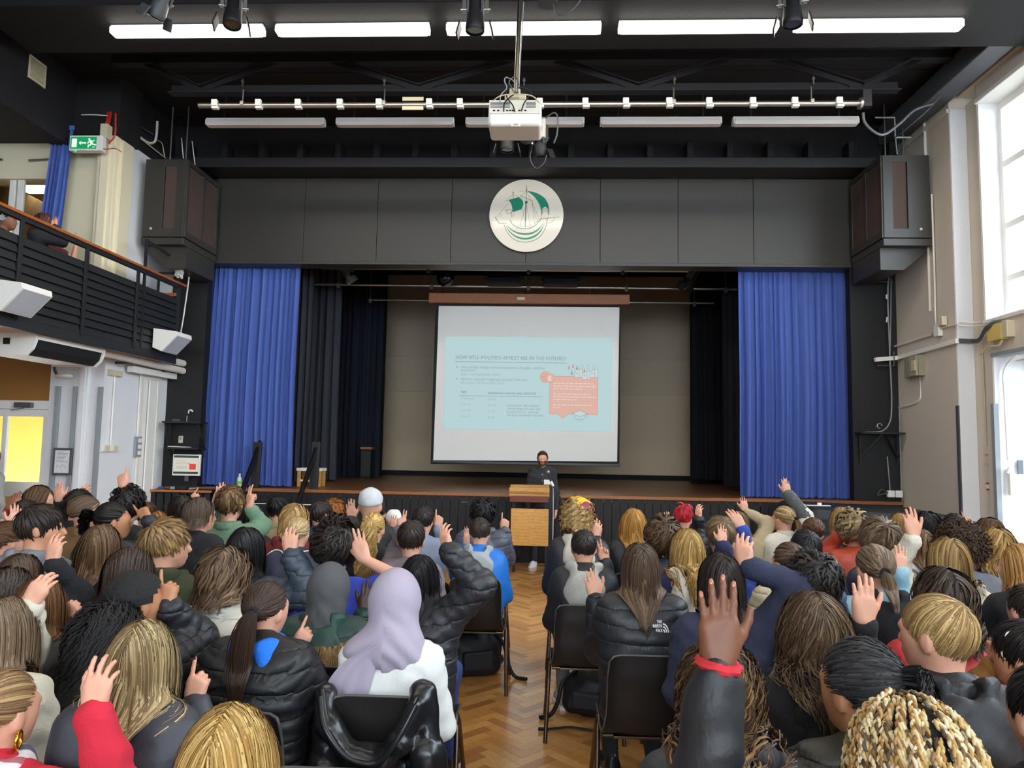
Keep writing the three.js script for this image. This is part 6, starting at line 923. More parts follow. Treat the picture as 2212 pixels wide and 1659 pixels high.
  const ring = (y, rr, r0, a0, a1, r1 = r0, lift = 0) => { const out = [], n = 12; for (let i = 0; i < n; i++) { const f = (i2) => { const a = lerp(a0, a1, i2 / n); return V(Math.sin(a) * rr, y + lift * Math.cos(a) * -1, .042 + -Math.cos(a) * rr * .95); }; const m = Math.abs(lerp(a0, a1, (i + .5) / n)) > 2 ? r1 : r0; out.push(cap(f(i), f(i + 1), m, m, .012)); } return out; };
  const col = o.top?.collar, cm = o.top?.cc ? clothMat(o.top.cc, o.top.ck ?? topK) : tm;
  if (col === 'puffer' || col === 'stand') part('collar', surface([...ring(nb.y + .015, .078 * hs, .024, -Math.PI, Math.PI), ...ring(nb.y + .045, .076 * hs, .02, -Math.PI, Math.PI)], cell * .8, (x, y, z) => noise(x * 20, y * 20, z * 20) * .004), cm, t);
  else if (col === 'turtle') part('roll_neck', surface([...ring(nb.y + .01, .062 * hs, .018, -Math.PI, Math.PI), ...ring(nb.y + .04, .06 * hs, .018, -Math.PI, Math.PI), ...ring(nb.y + .065, .06 * hs, .014, -Math.PI, Math.PI)], cell * .8), cm, t);
  else if (col === 'shirt') part('shirt_collar', surface([...ring(nb.y + .012, .064 * hs, .01, -Math.PI, Math.PI), ...ring(nb.y + .036, .061 * hs, .0085, -Math.PI, Math.PI)], Math.min(cell * .7, .009)), cm, t);
  else if (col !== 'none') part('neckband', surface(ring(nb.y - .004, .068 * hs, .013, -Math.PI, Math.PI, .013, -.012), cell * .8), cm, t);
  const rest = [...torso(fat), ...arms.filter((q) => !q.a).flatMap((q) => armP(q, fat)), cap(h(0, -.01, .02), V(0, nb.y - .1, .1), .07 * hs, .085, .05)];
  if (o.hood) { const H = o.hood, f = fat * .9, hl = [...ring(nb.y + .018, .092 * hs, .028, -2.95, 2.95, .04, .016), ell(V(-.005, nb.y - .085, .14 + f), V(.128, .12, .056), .05), ell(V(0, nb.y - .15, .135 + f), V(.075, .08, .045), .05), ...ring(nb.y + .042, .112 * hs, .013, -2.6, 2.6, .03, .02), ell(V(0, nb.y + .05, .1 + f), V(.05, .035, .04), .03, null, true)]; rest.push(...hl.filter((q) => !q.neg)); part('hood', surface(hl, cell * .85, (x, y, z) => noise(x * 16, y * 10 + d, z * 16) * .009 + Math.sin(x * 40 * Math.sign(x) + y * 46) * .0045), clothMat(H.c, H.k ?? topK), t); }
  if (o.fur) { const L = new Locks(), base = new THREE.Color('#b08a58'); for (let i = 0; i < 1500; i++) { const a = lerp(-2.0, 2.0, rnd()), c = V(Math.sin(a) * .185, nb.y - .02 - .055 * Math.cos(a) + (rnd() - .5) * .075, .07 + Math.cos(a) * .15); let e = fieldD(rest, c.x, c.y, c.z); const rad = V(Math.sin(a), .25, Math.cos(a)).normalize(); for (let k = 0; k < 8 && e < .004; k++) { c.addScaledVector(rad, .006 - e); e = fieldD(rest, c.x, c.y, c.z); } const out = V(Math.sin(a) + (rnd() - .5) * .9, -.5 + (rnd() - .5) * 1.1, Math.cos(a) + (rnd() - .5) * .9).normalize(), p1 = c.clone().addScaledVector(out, .022), p2 = c.clone().addScaledVector(out, .045 + rnd() * .014).add(V(0, -.008, 0)); L.ribbon([c, p1, p2], [rad, rad, rad], .0034, base.clone().multiplyScalar(.45 + rnd() * .95), .1); } part('fur_trim', L.build(), hairMatt, t); }
  if (o.stripe) for (const s of [-1, 1]) part('piping', tube([V(s * .04, nb.y + .012, .1 + fat), V(s * sw * .55, sy + .055 + fat * .8, .085 + fat * .3), V(s * sw * 1.02, sy + .045 + fat * .7, .06), V(s * (sw + .055), sy - .03, .07)].map((v) => { for (let i = 0; i < 6; i++) { const e = fieldD(cloth, v.x, v.y, v.z); v.y -= (e - .003) * .7; v.z += (.003 - e) * .4; } return v; }), .0045, 20, 5), clothMat(o.stripe, 'cotton'), t);
  // legs
  const leg = o.trousers ?? '#1c1d22', lm = clothMat(leg, o.tk ?? 'cotton'), fold2 = (x, y, z) => noise(x * 10, y * 10, z * 10) * .006;
  if (o.stand) part('trousers', surface([-1, 1].flatMap((s) => [cap(V(s * .08, hipY + .02, .03), V(s * .1, hipY * .53, .01), .092, .066, .06), cap(V(s * .1, hipY * .53, .01), V(s * .11, .09, .03), .063, .05, .03)]), .016, fold2), lm, t);
  else part('trousers', surface([-1, 1].flatMap((s) => [cap(V(s * .085, hip.y - .005, hip.z), V(s * .115, .535, -.37), .09, .068, .06), cap(V(s * .115, .535, -.37), V(s * .115, .11, -.33), .066, .05, .03)]), [.026, .032, .04][lod], fold2), lm, t);
  for (const s of [-1, 1]) { const shn = part('shoe', shoeGeo, clothMat(o.shoes ?? '#1a1a1c', 'leather'), t), so = mesh('sole', soleGeo, clothMat(o.sole ?? '#d8d6d0', 'leather'), shn); shn.position.set(s * .115, 0, o.stand ? .0 : -.36); shn.rotation.y = -s * .2; }
  for (const q of arms) if (q.a?.speckled) { const e = end(q); part('speckled_sleeve', surface([cap(q.E.clone().lerp(q.S, .1), e, .044 * bs + fat, .036 * bs + fat, .03)], .02), keep('speckle', () => std({ map: dataTex(64, 64, (u, v) => hash3(u * 64 | 0, v * 64 | 0, 3) > .62 ? .62 : .06, true, [5, 5]), roughness: .9 })), t); }
  // hair or headwear
  if (o.hair) {
    const H = o.hair; if (H.s === 'fade') { const gs = scalp(H, head, (H.len ?? .012)), p = gs.attributes.position, nn = gs.attributes.normal; for (let i = 0; i < p.count; i++) { const k = noise(p.getX(i) * 150, p.getY(i) * 150, p.getZ(i) * 150) * .0025; p.setXYZ(i, p.getX(i) + nn.getX(i) * k, p.getY(i) + nn.getY(i) * k, p.getZ(i) + nn.getZ(i) * k); } part('hair', gs, std({ color: H.c, roughness: .85, bumpMap: T.fleece, bumpScale: .006 }), t); }
    else { const hm = part('hair', makeHair(H, head, hs, rest, lod), ['afro', 'braids'].includes(H.s) || H.matt ? hairMatt : hairMat, t); if (H.s !== 'braids' || true) mesh('scalp', scalp(H, head), scalpMat(H.c), hm); }
  }
  if (o.beard) { const L = new Locks(), c = new THREE.Color(o.beard); for (let i = 0; i < 520; i++) { const a = lerp(-1.5, 1.5, rnd()), v = rnd(), l0 = V(Math.sin(a) * .05, lerp(-.035, -.115, v) + Math.abs(a) * .022, -.025 - Math.cos(a) * .045), dir = V(Math.sin(a), -.35 * v, -Math.cos(a)).normalize(); if (Math.abs(a) < .42 && v > .22 && v < .42) continue; const nn = dir.clone().transformDirection(head), p = l0.applyMatrix4(head); for (let k = 0; k < 14; k++) { const e = fieldD(headF, p.x, p.y, p.z); if (e > .0008) break; p.addScaledVector(nn, Math.max(.0012, -e)); } L.ribbon([p, p.clone().addScaledVector(nn, .0025).add(V(0, -.005, 0)), p.clone().addScaledVector(nn, .0018).add(V(0, -.01, 0))], [nn, nn, nn], .003, c.clone().multiplyScalar(.8 + .6 * rnd())); } part('beard', L.build(), hairMatt, t); for (const s of [-1, 1]) part('eyebrow', surface([hc([s * .014, .021, -.1], [s * .046, .022, -.086], .0042, .003, .002)], .0022), clothMat(o.beard, 'fleece'), t); }
  if (covered) {
    const c = o.hat === 'hijab', F2 = [he(0, .035, .016, .09, .1, .114, .03), cap(h(0, -.02, .03), nb.clone().add(V(0, .02, .05)), (c ? .095 : .086) * hs, (c ? .106 : .088), .07), cap(V(c ? -.07 : -.03, nb.y - .015, .08), V(c ? .07 : .03, nb.y - .015, .08), c ? .085 : .07, c ? .085 : .07, .05), he(0, -.03, -.118, .055, .075, .05, .02, true)];
    if (c) F2.push(cap(V(-.03, nb.y, .07), V(-sw * .95, sy + .035, .08), .075, .055, .06));
    part('headscarf', surface(F2, [.006, .008, .01][lod], (x, y, z) => { const q = V(x, y, z).sub(HC), e = sstep(.05, -.2, q.y); return (Math.sin(q.x * 46 + q.y * 60 * (q.x > -.02 ? 1 : -1) + noise(x * 8, y * 8, z * 8) * 3) * .0042 + noise(x * 12, y * 9, z * 12) * .004) * (.15 + sstep(.02, -.12, q.y)); }), clothMat(o.hatc, 'cotton'), t);
    if (o.tail) { const pts = [V(-.02, nb.y + .05, .17), V(-.1, nb.y - .02, .175), V(-.15, nb.y - .14, .185), V(-.155, nb.y - .3, .2), V(-.15, nb.y - .42, .2)], cv = new THREE.CatmullRomCurve3(pts), g2 = new THREE.PlaneGeometry(1, 1, 10, 30), p = g2.attributes.position; for (let i = 0; i < p.count; i++) { const u = p.getX(i), v = clamp(.5 - p.getY(i), 0, 1), q = cv.getPoint(v), wd = lerp(.1, .19, sstep(0, .5, v)); p.setXYZ(i, q.x + u * wd, q.y + u * .03, q.z + .006 * Math.sin(u * 20 + v * 3) + .01 * Math.cos(u * 3)); } for (let i = 0; i < p.count; i++) { const v2 = V(p.getX(i), p.getY(i), p.getZ(i)), e = fieldD(cloth, v2.x, v2.y, v2.z); if (e < .01) p.setZ(i, v2.z + (.012 - e)); } g2.computeVertexNormals(); part('scarf_end', g2, keep('tail' + o.hatc, () => std({ color: o.hatc, ...CLOTH.cotton, side: THREE.DoubleSide })), t); }
  }
  if (o.hat === 'cap' || o.hat === 'bandana') part(o.hat === 'cap' ? 'cap' : 'bandana', surface(o.hat === 'bandana' ? [he(0, .045, .012, .104, .102, .122, .03), he(0, -.1, -.02, .2, .12, .25, .01, true), he(0, .02, .16, .2, .2, .12, .01, true)] : [he(0, .045, .014, .09, .092, .11, .03), he(0, -.09, -.06, .2, .12, .25, .01, true)], [.006, .008, .01][lod], (x, y, z) => noise(x * 20, y * 20, z * 20) * .006), o.hatm ?? clothMat(o.hatc, 'fleece'), t);
  if (o.scarf) part('scarf', surface([...ring(nb.y + .02, .092 * hs, .034, -2.8, 2.8, .04), ...ring(nb.y - .015, .11 * hs, .036, -2.6, 2.6, .045)], cell, (x, y, z) => noise(x * 18, y * 12, z * 18) * .011), o.scarfm ?? clothMat(o.scarf, 'fleece'), t);
  if (o.tieBand) { const q = V(o.hair.tx ?? 0, o.hair.ty ?? .15, 1).normalize(), c = h(q.x * HE.r.x, .03 + q.y * HE.r.y, .012 + q.z * HE.r.z + .012); part('hair_tie', new THREE.TorusGeometry(.019 * hs, .0085 * hs, 10, 20).translate(c.x, c.y, c.z + .008), clothMat(o.tieBand, 'fleece'), t); }
  if (o.earring) for (const s of [-1, 1]) { const c = h(s * .083, -.05, .012), g = new THREE.TorusGeometry(o.earring, o.earring * .2, 8, 24).rotateY(Math.PI / 2 + .4); part('earring', g.translate(c.x, c.y - o.earring * .6, c.z), std({ color: 0xd9a83e, metalness: 1, roughness: .2 }), t); }
  if (o.glasses) for (const s of [-1, 1]) part('glasses', [new THREE.TorusGeometry(.021 * hs, .0022, 8, 24).applyMatrix4(new THREE.Matrix4().copy(hr).setPosition(h(s * .031, .0, -.112))), bar(h(s * .052, .004, -.108), h(s * .084, .008, .0), .0018, 6)], M.blackSteel, t);
  for (const q of arms) if (q.a?.band) { const dir = q.Wr.clone().sub(q.E).normalize(), g = new THREE.TorusGeometry(.037, .0105, 10, 24), p = g.attributes.position; for (let i = 0; i < p.count; i++) { const n = 1 + .18 * noise(p.getX(i) * 120, p.getY(i) * 120, p.getZ(i) * 120); p.setXYZ(i, p.getX(i) * n, p.getY(i) * n, p.getZ(i) * n); } g.computeVertexNormals(); g.applyQuaternion(new THREE.Quaternion().setFromUnitVectors(V(0, 0, 1), dir)); const c = q.E.clone().lerp(q.Wr, .99); part('wristband', g.translate(c.x, c.y, c.z), clothMat(q.a.band, 'cotton'), t); }
  for (const q of arms) if (q.a?.nails) { const P2 = handPrims(q.Wr, q.u, q.s, q.n, q.k, q.pose, q.a.spread ?? 1).slice(6); for (let i = 0; i < 4; i++) { const tip = P2[i * 3 + 2], dir = tip.ab.clone().normalize(), nn = q.n.clone().multiplyScalar(-1); nn.addScaledVector(dir, -nn.dot(dir)).normalize(); const c = tip.b.clone().addScaledVector(nn, tip.rb * .75); part('nail', new THREE.SphereGeometry(1, 10, 8).scale(.0052 * q.k, .0078 * q.k, .0024 * q.k).applyMatrix4(new THREE.Matrix4().makeBasis(V(0, 0, 0).crossVectors(dir, nn), dir, nn).setPosition(c)), std({ color: q.a.nails, roughness: .2 }), t); } }
  if (o.extra) o.extra({ t, nb, sy, sw, cloth, HC, h, hs, fat, arms, cell, head });
  return t;
}
// a flat printed mark that lies on cloth: a small grid pressed onto the garment's surface, seen from behind
function mark(P, name, x, y, w, hgt, draw, tw = 256, th = 128, rough = .7) {
  const g = new THREE.PlaneGeometry(w, hgt, 12, 8), p = g.attributes.position;
  for (let i = 0; i < p.count; i++) { const X = x + p.getX(i), Y = y + p.getY(i); let z = .45; for (let k = 0; k < 40; k++) { const e = fieldD(P.cloth, X, Y, z); if (e < .016) break; z -= Math.max(.002, (e - .015) * .8); } p.setXYZ(i, X, Y, z + .003); }
  g.computeVertexNormals(); const tex = canvasTex(tw, th, draw); return part(name, g, std({ map: tex, transparent: true, alphaTest: .5, roughness: rough }), P.t);
}
// ---------- the audience: pixel place and width of each head, then looks ----------
const lo = (c, len, e) => ({ s: 'long', c, len, ...e }), sh = (c, e) => ({ s: 'short', c, len: .055, lift: .14, mess: .26, n: 1.25, ...e }), ti = (c, len, e) => ({ s: 'tied', c, len, ...e }), bu = (c, e) => ({ s: 'bun', c, ...e }), af = (c, e) => ({ s: 'afro', c, ...e });
const cu = (c, e) => ({ s: 'short', c, len: .075, lift: .42, mess: .8, curl: .0085, freq: 1.3, fade: .45, ...e });
const top = (k, c, e) => ({ k, c, ...e });
const arm = (side, px, py, g, ang, e) => ({ side, px, py, g, ang: ang ?? 0, ...e });
const Q = (x, y, w, label, hair, t, e) => cast.push({ x, y, w, label, hair, top: t, ...e });
const BLK = '#1b1b1e', CHAR = '#2c2d31', NAVY = '#20243a';
// back and middle rows, left of the aisle
Q(86, 1074, 52, 'girl-length straight brown hair, face turned to the stage, pale hand up by her chin', lo('#5a4029', .3, { part: .3 }), top('fleece', '#8b8d92'), { yaw: 62, arms: [arm(1, 112, 1084, 'relaxed', 30)] });
Q(55, 1107, 56, 'dark-haired person half hidden behind the grey hoodie boy, dark hand raised from red cuff', sh('#2b211c'), top('fleece', '#8e2226'), { skin: 'd', arms: [arm(-1, 28, 1079, 'relaxed', 10)] });
Q(171, 1084, 55, 'person with dark cropped hair and black sleeves, open palm raised before the white wall', sh('#241c18', { len: .07 }), top('fleece', BLK), { arms: [arm(-1, 127, 1062, 'open', -12), arm(1, 180, 1064, 'relaxed', 20)] });
Q(186, 1098, 56, 'person with swept-back brown hair in a tan jacket, face in profile toward the stage', ti('#5d4a38', .16, { ty: -.5, thick: .25 }), top('nylon', '#7b5f3c', { collar: 'stand' }), { yaw: 52 });
Q(88, 1128, 82, 'boy with thick dark hair in a grey hoodie, face turned to the stage', sh('#2a211c', { len: .075, fade: .75 }), top('fleece', '#76777d'), { yaw: 55, hood: { c: '#76777d' }, skin: 'b' });
Q(22, 1160, 62, 'person with a messy brown bun at the picture edge, hand raised above it', bu('#5a3d28', { ty: .35, mess: .6 }), top('cotton', '#3a3436'), { yaw: 30, arms: [arm(1, 33, 1114, 'open', -4, { bare: true, rot: 60 })] });
Q(45, 1238, 84, 'long brown-haired person below the bun, black cuff and curled hand raised', lo('#4a3526', .36), top('fleece', BLK), { arms: [arm(1, 118, 1182, 'relaxed', 0)] });
Q(246, 1116, 62, 'person with black hair tied in a curly puff, small gold earring, dark coat', { s: 'tied', c: '#1c1817', len: .12, ty: .1, tx: -.5, thick: .9, r: .045, curl: .01, freq: 26, fluff: 2.2 }, top('nylon', '#1e2027'), { yaw: 48, skin: 'c', earring: .011, arms: [arm(1, 306, 1102, 'point', -42)] });
Q(278, 1083, 58, 'person with tousled black hair, bare arm raised with one finger up before the white wall', cu('#1d1817'), top('cotton', '#2a2a2e'), { arms: [arm(-1, 265, 1028, 'point', -8, { bare: true })] });
Q(317, 1106, 44, 'brown-haired person partly hidden behind a pointing hand', sh('#57402e'), top('fleece', '#24324f'), {});
Q(341, 1124, 42, 'ginger-haired person low between the pointing hand and the blond boy', lo('#a06a34', .2), top('fleece', '#2d2f3a'), {});
Q(220, 1168, 72, 'person with very long straight chestnut hair falling down a navy top', lo('#5e4630', .62, { hi: '#8a6a48', n: 1.2 }), top('fleece', '#23242f'), {});
Q(283, 1225, 86, 'person with long dark brown hair beside the chestnut one, black jacket', lo('#3a2a20', .5, { part: -.2 }), top('nylon', BLK), { yaw: 22, turn: 10 });
Q(360, 1164, 82, 'boy with short dark blond hair in an olive hoodie, face turned to the stage', sh('#7a5d3a', { hi: '#a98756', len: .06, fade: .8, lift: .3 }), top('fleece', '#40452f'), { yaw: 50, hood: { c: '#40452f' } });
Q(395, 1092, 48, 'person with dark wavy hair and black coat, finger raised before the dark stage front', lo('#2a1f1a', .2, { wave: .012 }), top('nylon', '#1f2126'), { arms: [arm(1, 423, 1072, 'point', 32)] });
Q(431, 1104, 58, 'person with a short brown bob and glasses in a black hoodie, fist held up', lo('#4d3d30', .13, { vol: 1.4 }), top('fleece', BLK), { yaw: 42, glasses: true, arms: [arm(-1, 411, 1124, 'fist', 5)] });
Q(499, 1080, 62, 'boy with tousled brown hair in a sage green sweater, both hands raised', sh('#5c442c', { hi: '#8f6f48', len: .08, mess: .7, curl: .006 }), top('fleece', '#6d8a70', { collar: 'stand' }), { arms: [arm(-1, 474, 1066, 'open', 12, { rot: 60 }), arm(1, 541, 1072, 'two', 4, { rot: -30 })] });
Q(544, 1114, 48, 'person with thin black braids next to the green sweater', { s: 'braids', c: '#1c1818', len: .28 }, top('fleece', '#26262b'), { skin: 'e', hood: { c: '#d8ac1c' } });
Q(532, 1178, 78, 'person with glossy straight black hair, slate puffer sleeve raised across to the blond bun', lo('#161416', .4), top('puffer', '#39434f'), { arms: [arm(1, 628, 1166, 'relaxed', -6, { out: .8, dd: -.15 })] });
Q(488, 1230, 94, 'person with a wavy brown bob in a white quilted puffer jacket', lo('#57422f', .15, { wave: .014, vol: 1.8, hi: '#7c6247' }), top('puffer', '#cfcabb', { collar: 'puffer', band: .1 }), {});
Q(295, 1288, 104, 'person with a close black crop and an ear stud in a black puffer, pointing up', { s: 'fade', c: '#141314', len: .014 }, top('puffer', '#222329', { collar: 'puffer' }), { yaw: 30, skin: 'c', earring: .006, arms: [arm(1, 362, 1270, 'point', -6)] });
Q(599, 1093, 45, 'person with straight black hair in a tan jacket below the stage handrail', sh('#15141a', { len: .08 }), top('nylon', '#a3906c', { collar: 'stand' }), {});
Q(635, 1117, 60, 'person with sandy layered hair in a maroon hoodie, head tilted', lo('#9b7845', .17, { wave: .01, hi: '#c39c60', layer: .6 }), top('fleece', '#6e2429'), { hood: { c: '#6e2429' }, roll: 12 });
Q(644, 1144, 54, 'person with fair hair pinned in a low knot, navy track top with white piping', bu('#a98c62', { hi: '#cdb184', ty: -.15, r: .03 }), top('nylon', '#2b2e44'), { stripe: '#e8e6e2' });
Q(694, 1104, 45, 'person with straight dark hair and glasses, finger raised from a bare arm', sh('#2f2724', { len: .09 }), top('fleece', '#2c3352'), { yaw: 35, glasses: true, arms: [arm(-1, 684, 1120, 'point', -2, { bare: true })] });
Q(722, 1102, 39, 'person with short curly ginger hair in an olive top', cu('#a3602a'), top('fleece', '#7a7648'), {});
Q(755, 1137, 46, 'person whose flat dark brown hair shows behind the curly boy in blue', sh('#3b2c24'), top('fleece', '#3a3a40'), {});
Q(801, 1084, 55, 'person in a white knitted hat and black coat, hand raised beside it', null, top('nylon', '#202126', { collar: 'stand' }), { hat: 'cap', hatc: '#c4c7ca', arms: [arm(-1, 758, 1101, 'open', -10)] });
Q(814, 1102, 43, 'person with a dark high ponytail in a mauve-brown puffer', ti('#2a211e', .22, { ty: .45 }), top('puffer', '#5a4a4d'), { arms: [arm(1, 851, 1128, 'open', 4)] });
Q(851, 1120, 36, 'person in a white hood beside the ponytail at the stage front', null, top('fleece', '#e4e4e4'), { hat: 'cap', hatc: '#eeeeee', hood: { c: '#eeeeee' } });
Q(807, 1134, 53, 'person with a long wavy golden ponytail over a black shirt', ti('#b08a4c', .4, { hi: '#dcbc7c', wave: .02, ty: .3, thick: .8, r: .03, fluff: 2 }), top('cotton', '#1d1d22'), {});
Q(728, 1169, 82, 'boy with a dark curly mop in a bright blue T-shirt, bare arm raised', cu('#2a221e', { len: .1, curl: .013, lift: .55, freq: 1.6 }), top('cotton', '#3d4fc0'), { arms: [arm(1, 776, 1176, 'open', -22, { bare: true, out: 1, dd: -.1 }), ] });
Q(713, 1260, 84, 'person in a charcoal headscarf and green parka with a fur-trimmed hood, dark hand raised', null, top('puffer', '#1d3a34', { puff: .6 }), { hat: 'dark_hijab', hatc: '#4a4b4d', skin: 'f', hood: { c: '#1f4139', k: 'nylon' }, fur: true, arms: [arm(1, 793, 1290, 'open', 6)] });
Q(577, 1303, 82, 'person with a low brown ponytail and bright blue hood in a black puffer, pointing up', ti('#3c2b22', .42, { ty: -.15, tx: .3, thick: .4, r: .018 }), top('puffer', '#17181b', { collar: 'none' }), { yaw: 18, tieBand: '#1a1a1d', scarf: '#1f6fd6', arms: [arm(1, 659, 1369, 'point', 24)] });
Q(856, 1282, 100, 'person in a lavender headscarf and white top on the aisle chair', null, top('cotton', '#d4d4cf', { collar: 'none' }), { hat: 'hijab', hatc: '#a298a8', tail: true, d: 3.1, skin: 'c', trousers: '#1b1c22' });
Q(914, 1118, 50, 'boy with short dark hair and a pale blue shirt under a lilac-grey jacket, pointing up', sh('#29211d', { len: .05, fade: .8 }), top('nylon', '#7f8ba0'), { arms: [arm(1, 948, 1119, 'point', 4)] });
Q(889, 1156, 63, 'boy with straight dark brown hair in a grey-mauve fleece, two fingers raised', sh('#2e241d', { len: .06, fade: .85, mess: .2 }), top('fleece', '#75696e'), { arms: [arm(-1, 868, 1122, 'two', 3, { s: .8 })] });
Q(907, 1235, 74, 'person with long straight black hair in a shiny black puffer, arm raised high', lo('#161417', .52, { n: 1.2 }), top('puffer', '#25262b', { band: .06 }), { tk: 'denim', trousers: '#2b3f74', arms: [arm(1, 960, 1158, 'relaxed', -18, { rot: -40, out: 1, dd: -.15 })] });
Q(1044, 1105, 48, 'boy with curly black hair in a grey puffer near the lectern, one finger up', cu('#1c1a1d', { len: .06 }), top('puffer', '#4d515f'), { hood: { c: '#555966' }, arms: [arm(1, 1091, 1126, 'point', 3)] });
Q(1037, 1143, 49, 'boy with short brown hair in a bright blue jacket and grey hood, on the aisle', sh('#382b23', { len: .045, fade: .9, mess: .2 }), top('nylon', '#1c6fc8', { fat: 1.3 }), { hood: { c: '#9ea3a4', k: 'fleece' }, trousers: '#1a1b20', shoes: '#202024', sole: '#e6e6e6', arms: [arm(-1, 1008, 1158, 'open', -2, { rot: 60 })] });
// nearest rows, left of the aisle
Q(22, 1268, 82, 'person with frizzy dark brown hair at the picture edge behind a raised ringed hand', lo('#3a2d25', .32, { curl: .004 }), top('fleece', '#232228'), {});
Q(88, 1292, 90, 'person with long auburn hair partly hidden by a pale cuff, fist raised', lo('#5b3d26', .5, { hi: '#8a5a2c' }), top('nylon', BLK), { arms: [arm(1, 154, 1311, 'fist', 12)] });
Q(12, 1346, 106, 'person with long straight ash-brown hair at the picture edge, cream cuff and ringed hand raised', lo('#6b5641', .55, { hi: '#8d775e', n: 1.2 }), top('fleece', '#bfb8a6'), { arms: [arm(-1, 86, 1268, 'pinch', 24, { thumb: 'L' })] });
Q(232, 1374, 120, 'person with a great mass of black curls in a black puffer', lo('#191515', .34, { curl: .01, freq: 15, vol: 3.2, n: 1.1, matt: true }), top('puffer', '#212127'), { skin: 'd', d: 2.62 });
Q(311, 1400, 110, 'person with long blonde-streaked straight hair in a dark jacket, finger with dark nails up', lo('#77603f', .5, { hi: '#c2aa7c', hiShare: .55, n: 1.3 }), top('nylon', '#33353d'), { d: 2.15, arms: [arm(1, 428, 1470, 'point', 8, { nails: '#5a1524' })] });
Q(6, 1517, 128, 'person in the corner with a gold hoop earring, plaid scarf and raised red sleeve', bu('#77593a', { hi: '#a58759', ty: .2 }), top('fleece', '#c02036'), { yaw: 12, earring: .024, scarf: '#c9c4c8', scarfm: std({ map: canvasTex(128, 128, (g) => { g.fillStyle = '#d9d4d6'; g.fillRect(0, 0, 128, 128); for (const [c, x, w2] of [['rgba(50,52,88,.75)', 10, 22], ['rgba(150,50,62,.7)', 52, 14], ['rgba(60,62,96,.6)', 92, 16]]) { g.fillStyle = c; g.fillRect(x, 0, w2, 128); g.fillRect(0, x, 128, w2); } }), roughness: .9 }), arms: [arm(1, 213, 1474, 'relaxed', 4, { spread: 2.2, thumb: 'L', rot: 8, out: 1, dd: -.15 })] });
Q(497, 1614, 176, 'person at the bottom with smooth golden blonde hair only the head showing', lo('#a07a40', .5, { hi: '#d8b672', hiShare: .5, n: 1.5 }), top('fleece', '#3a3a44'), {});
// right of the aisle, back and middle rows
Q(1250, 1109, 58, 'person with curly fair hair under a yellow and maroon headband, cream hood, in profile', lo('#8f6e42', .16, { curl: .012, freq: 22, vol: 2.4, hi: '#c4a46c' }), top('nylon', '#23252d'), { yaw: 62, hat: 'bandana', hatm: std({ map: canvasTex(64, 64, (g) => { g.fillStyle = '#e0b02c'; g.fillRect(0, 0, 64, 64); g.fillStyle = '#8c2340'; g.fillRect(22, 0, 12, 64); g.fillStyle = '#f0dfc0'; g.fillRect(36, 0, 4, 64); g.fillStyle = '#c98020'; g.fillRect(4, 0, 6, 64); }), roughness: .7 }), hood: { c: '#cfc8b8', k: 'fleece' }, arms: [arm(1, 1290, 1139, 'relaxed', 8)] });
Q(1261, 1174, 58, 'short-haired boy on the aisle, grey hood and blue collar over a black jacket', sh('#2b2320', { len: .05, fade: .95, mess: .2 }), top('nylon', '#1f2024', { collar: 'shirt', cc: '#3a5a88', ck: 'cotton' }), { hood: { c: '#a6a59d', k: 'fleece' }, trousers: '#6a6961', shoes: '#9a9a9a', sole: '#eeeeee', arms: [arm(1, 1303, 1189, 'two', -10, { palm: true, thumb: 'L' })] });
Q(1369, 1123, 50, 'person with long straight ginger-blonde hair in a black coat', lo('#b07c38', .42, { hi: '#d9a860', n: 1.2 }), top('nylon', '#1d1d22'), {});
Q(1474, 1114, 42, 'person with spiky bright red tied-up hair, black puffer sleeve raised', { s: 'spiky', c: '#b01c2a', hi: '#e03a44' }, top('puffer', '#1c1d24'), { arms: [arm(1, 1509, 1103, 'relaxed', 4, { rot: -50 }), arm(-1, 1441, 1122, 'open', -10)] });
Q(1432, 1154, 64, 'person with wavy brown collar-length hair in a navy jacket beside the ginger-blonde one', cu('#4b3827', { len: .11, hi: '#7b6144', fade: .1 }), top('nylon', '#272a39'), {});
Q(1484, 1176, 68, 'person with long honey-blonde hair in a navy and cream hoodie', lo('#a07c44', .4, { hi: '#cfa868', n: 1.2, wave: .005 }), top('fleece', '#24264a'), { hood: { c: '#dcd6c8' }, arms: [arm(1, 1560, 1155, 'open', 0, { s: .75 })] });
Q(1383, 1213, 80, 'person with long fine brown hair in a black puffer with white lettering on the shoulder', lo('#4d3b2c', .37, { hi: '#6e5843', tip: .1 }), top('puffer', '#202227', { collar: 'puffer', band: .13, puff: .8 }), { arms: [arm(-1, 1280, 1263, 'open', -14)], extra: (P) => mark(P, 'shoulder_logo', .07, P.sy - .02, .085, .062, (g, w, h) => { g.fillStyle = '#e9e9e9'; g.font = 'bold 40px sans-serif'; g.textAlign = 'right'; ['THE', 'NORTH', 'FACE'].forEach((s, i) => g.fillText(s, 150, 42 + i * 38)); for (let i = 0; i < 3; i++) { g.lineWidth = 14; g.strokeStyle = '#e9e9e9'; g.beginPath(); g.arc(160, 122, 22 + i * 26, -Math.PI / 2, 0); g.stroke(); } }) });
Q(1556, 1147, 62, 'boy with straight light brown hair in a royal blue sweatshirt, hand arched above', sh('#67523a', { len: .08, hi: '#8e7553', mess: .25 }), top('fleece', '#33499a'), { arms: [arm(1, 1589, 1118, 'relaxed', -30)] });
Q(1557, 1240, 90, 'person with long dark brown hair in a navy sweatshirt, sleeve raised with curled fingers', lo('#2f2521', .42, { n: 1.1 }), top('fleece', '#2b2f45'), { arms: [arm(1, 1607, 1185, 'relaxed', -2, { rot: -30, out: 1, dd: -.1 })] });
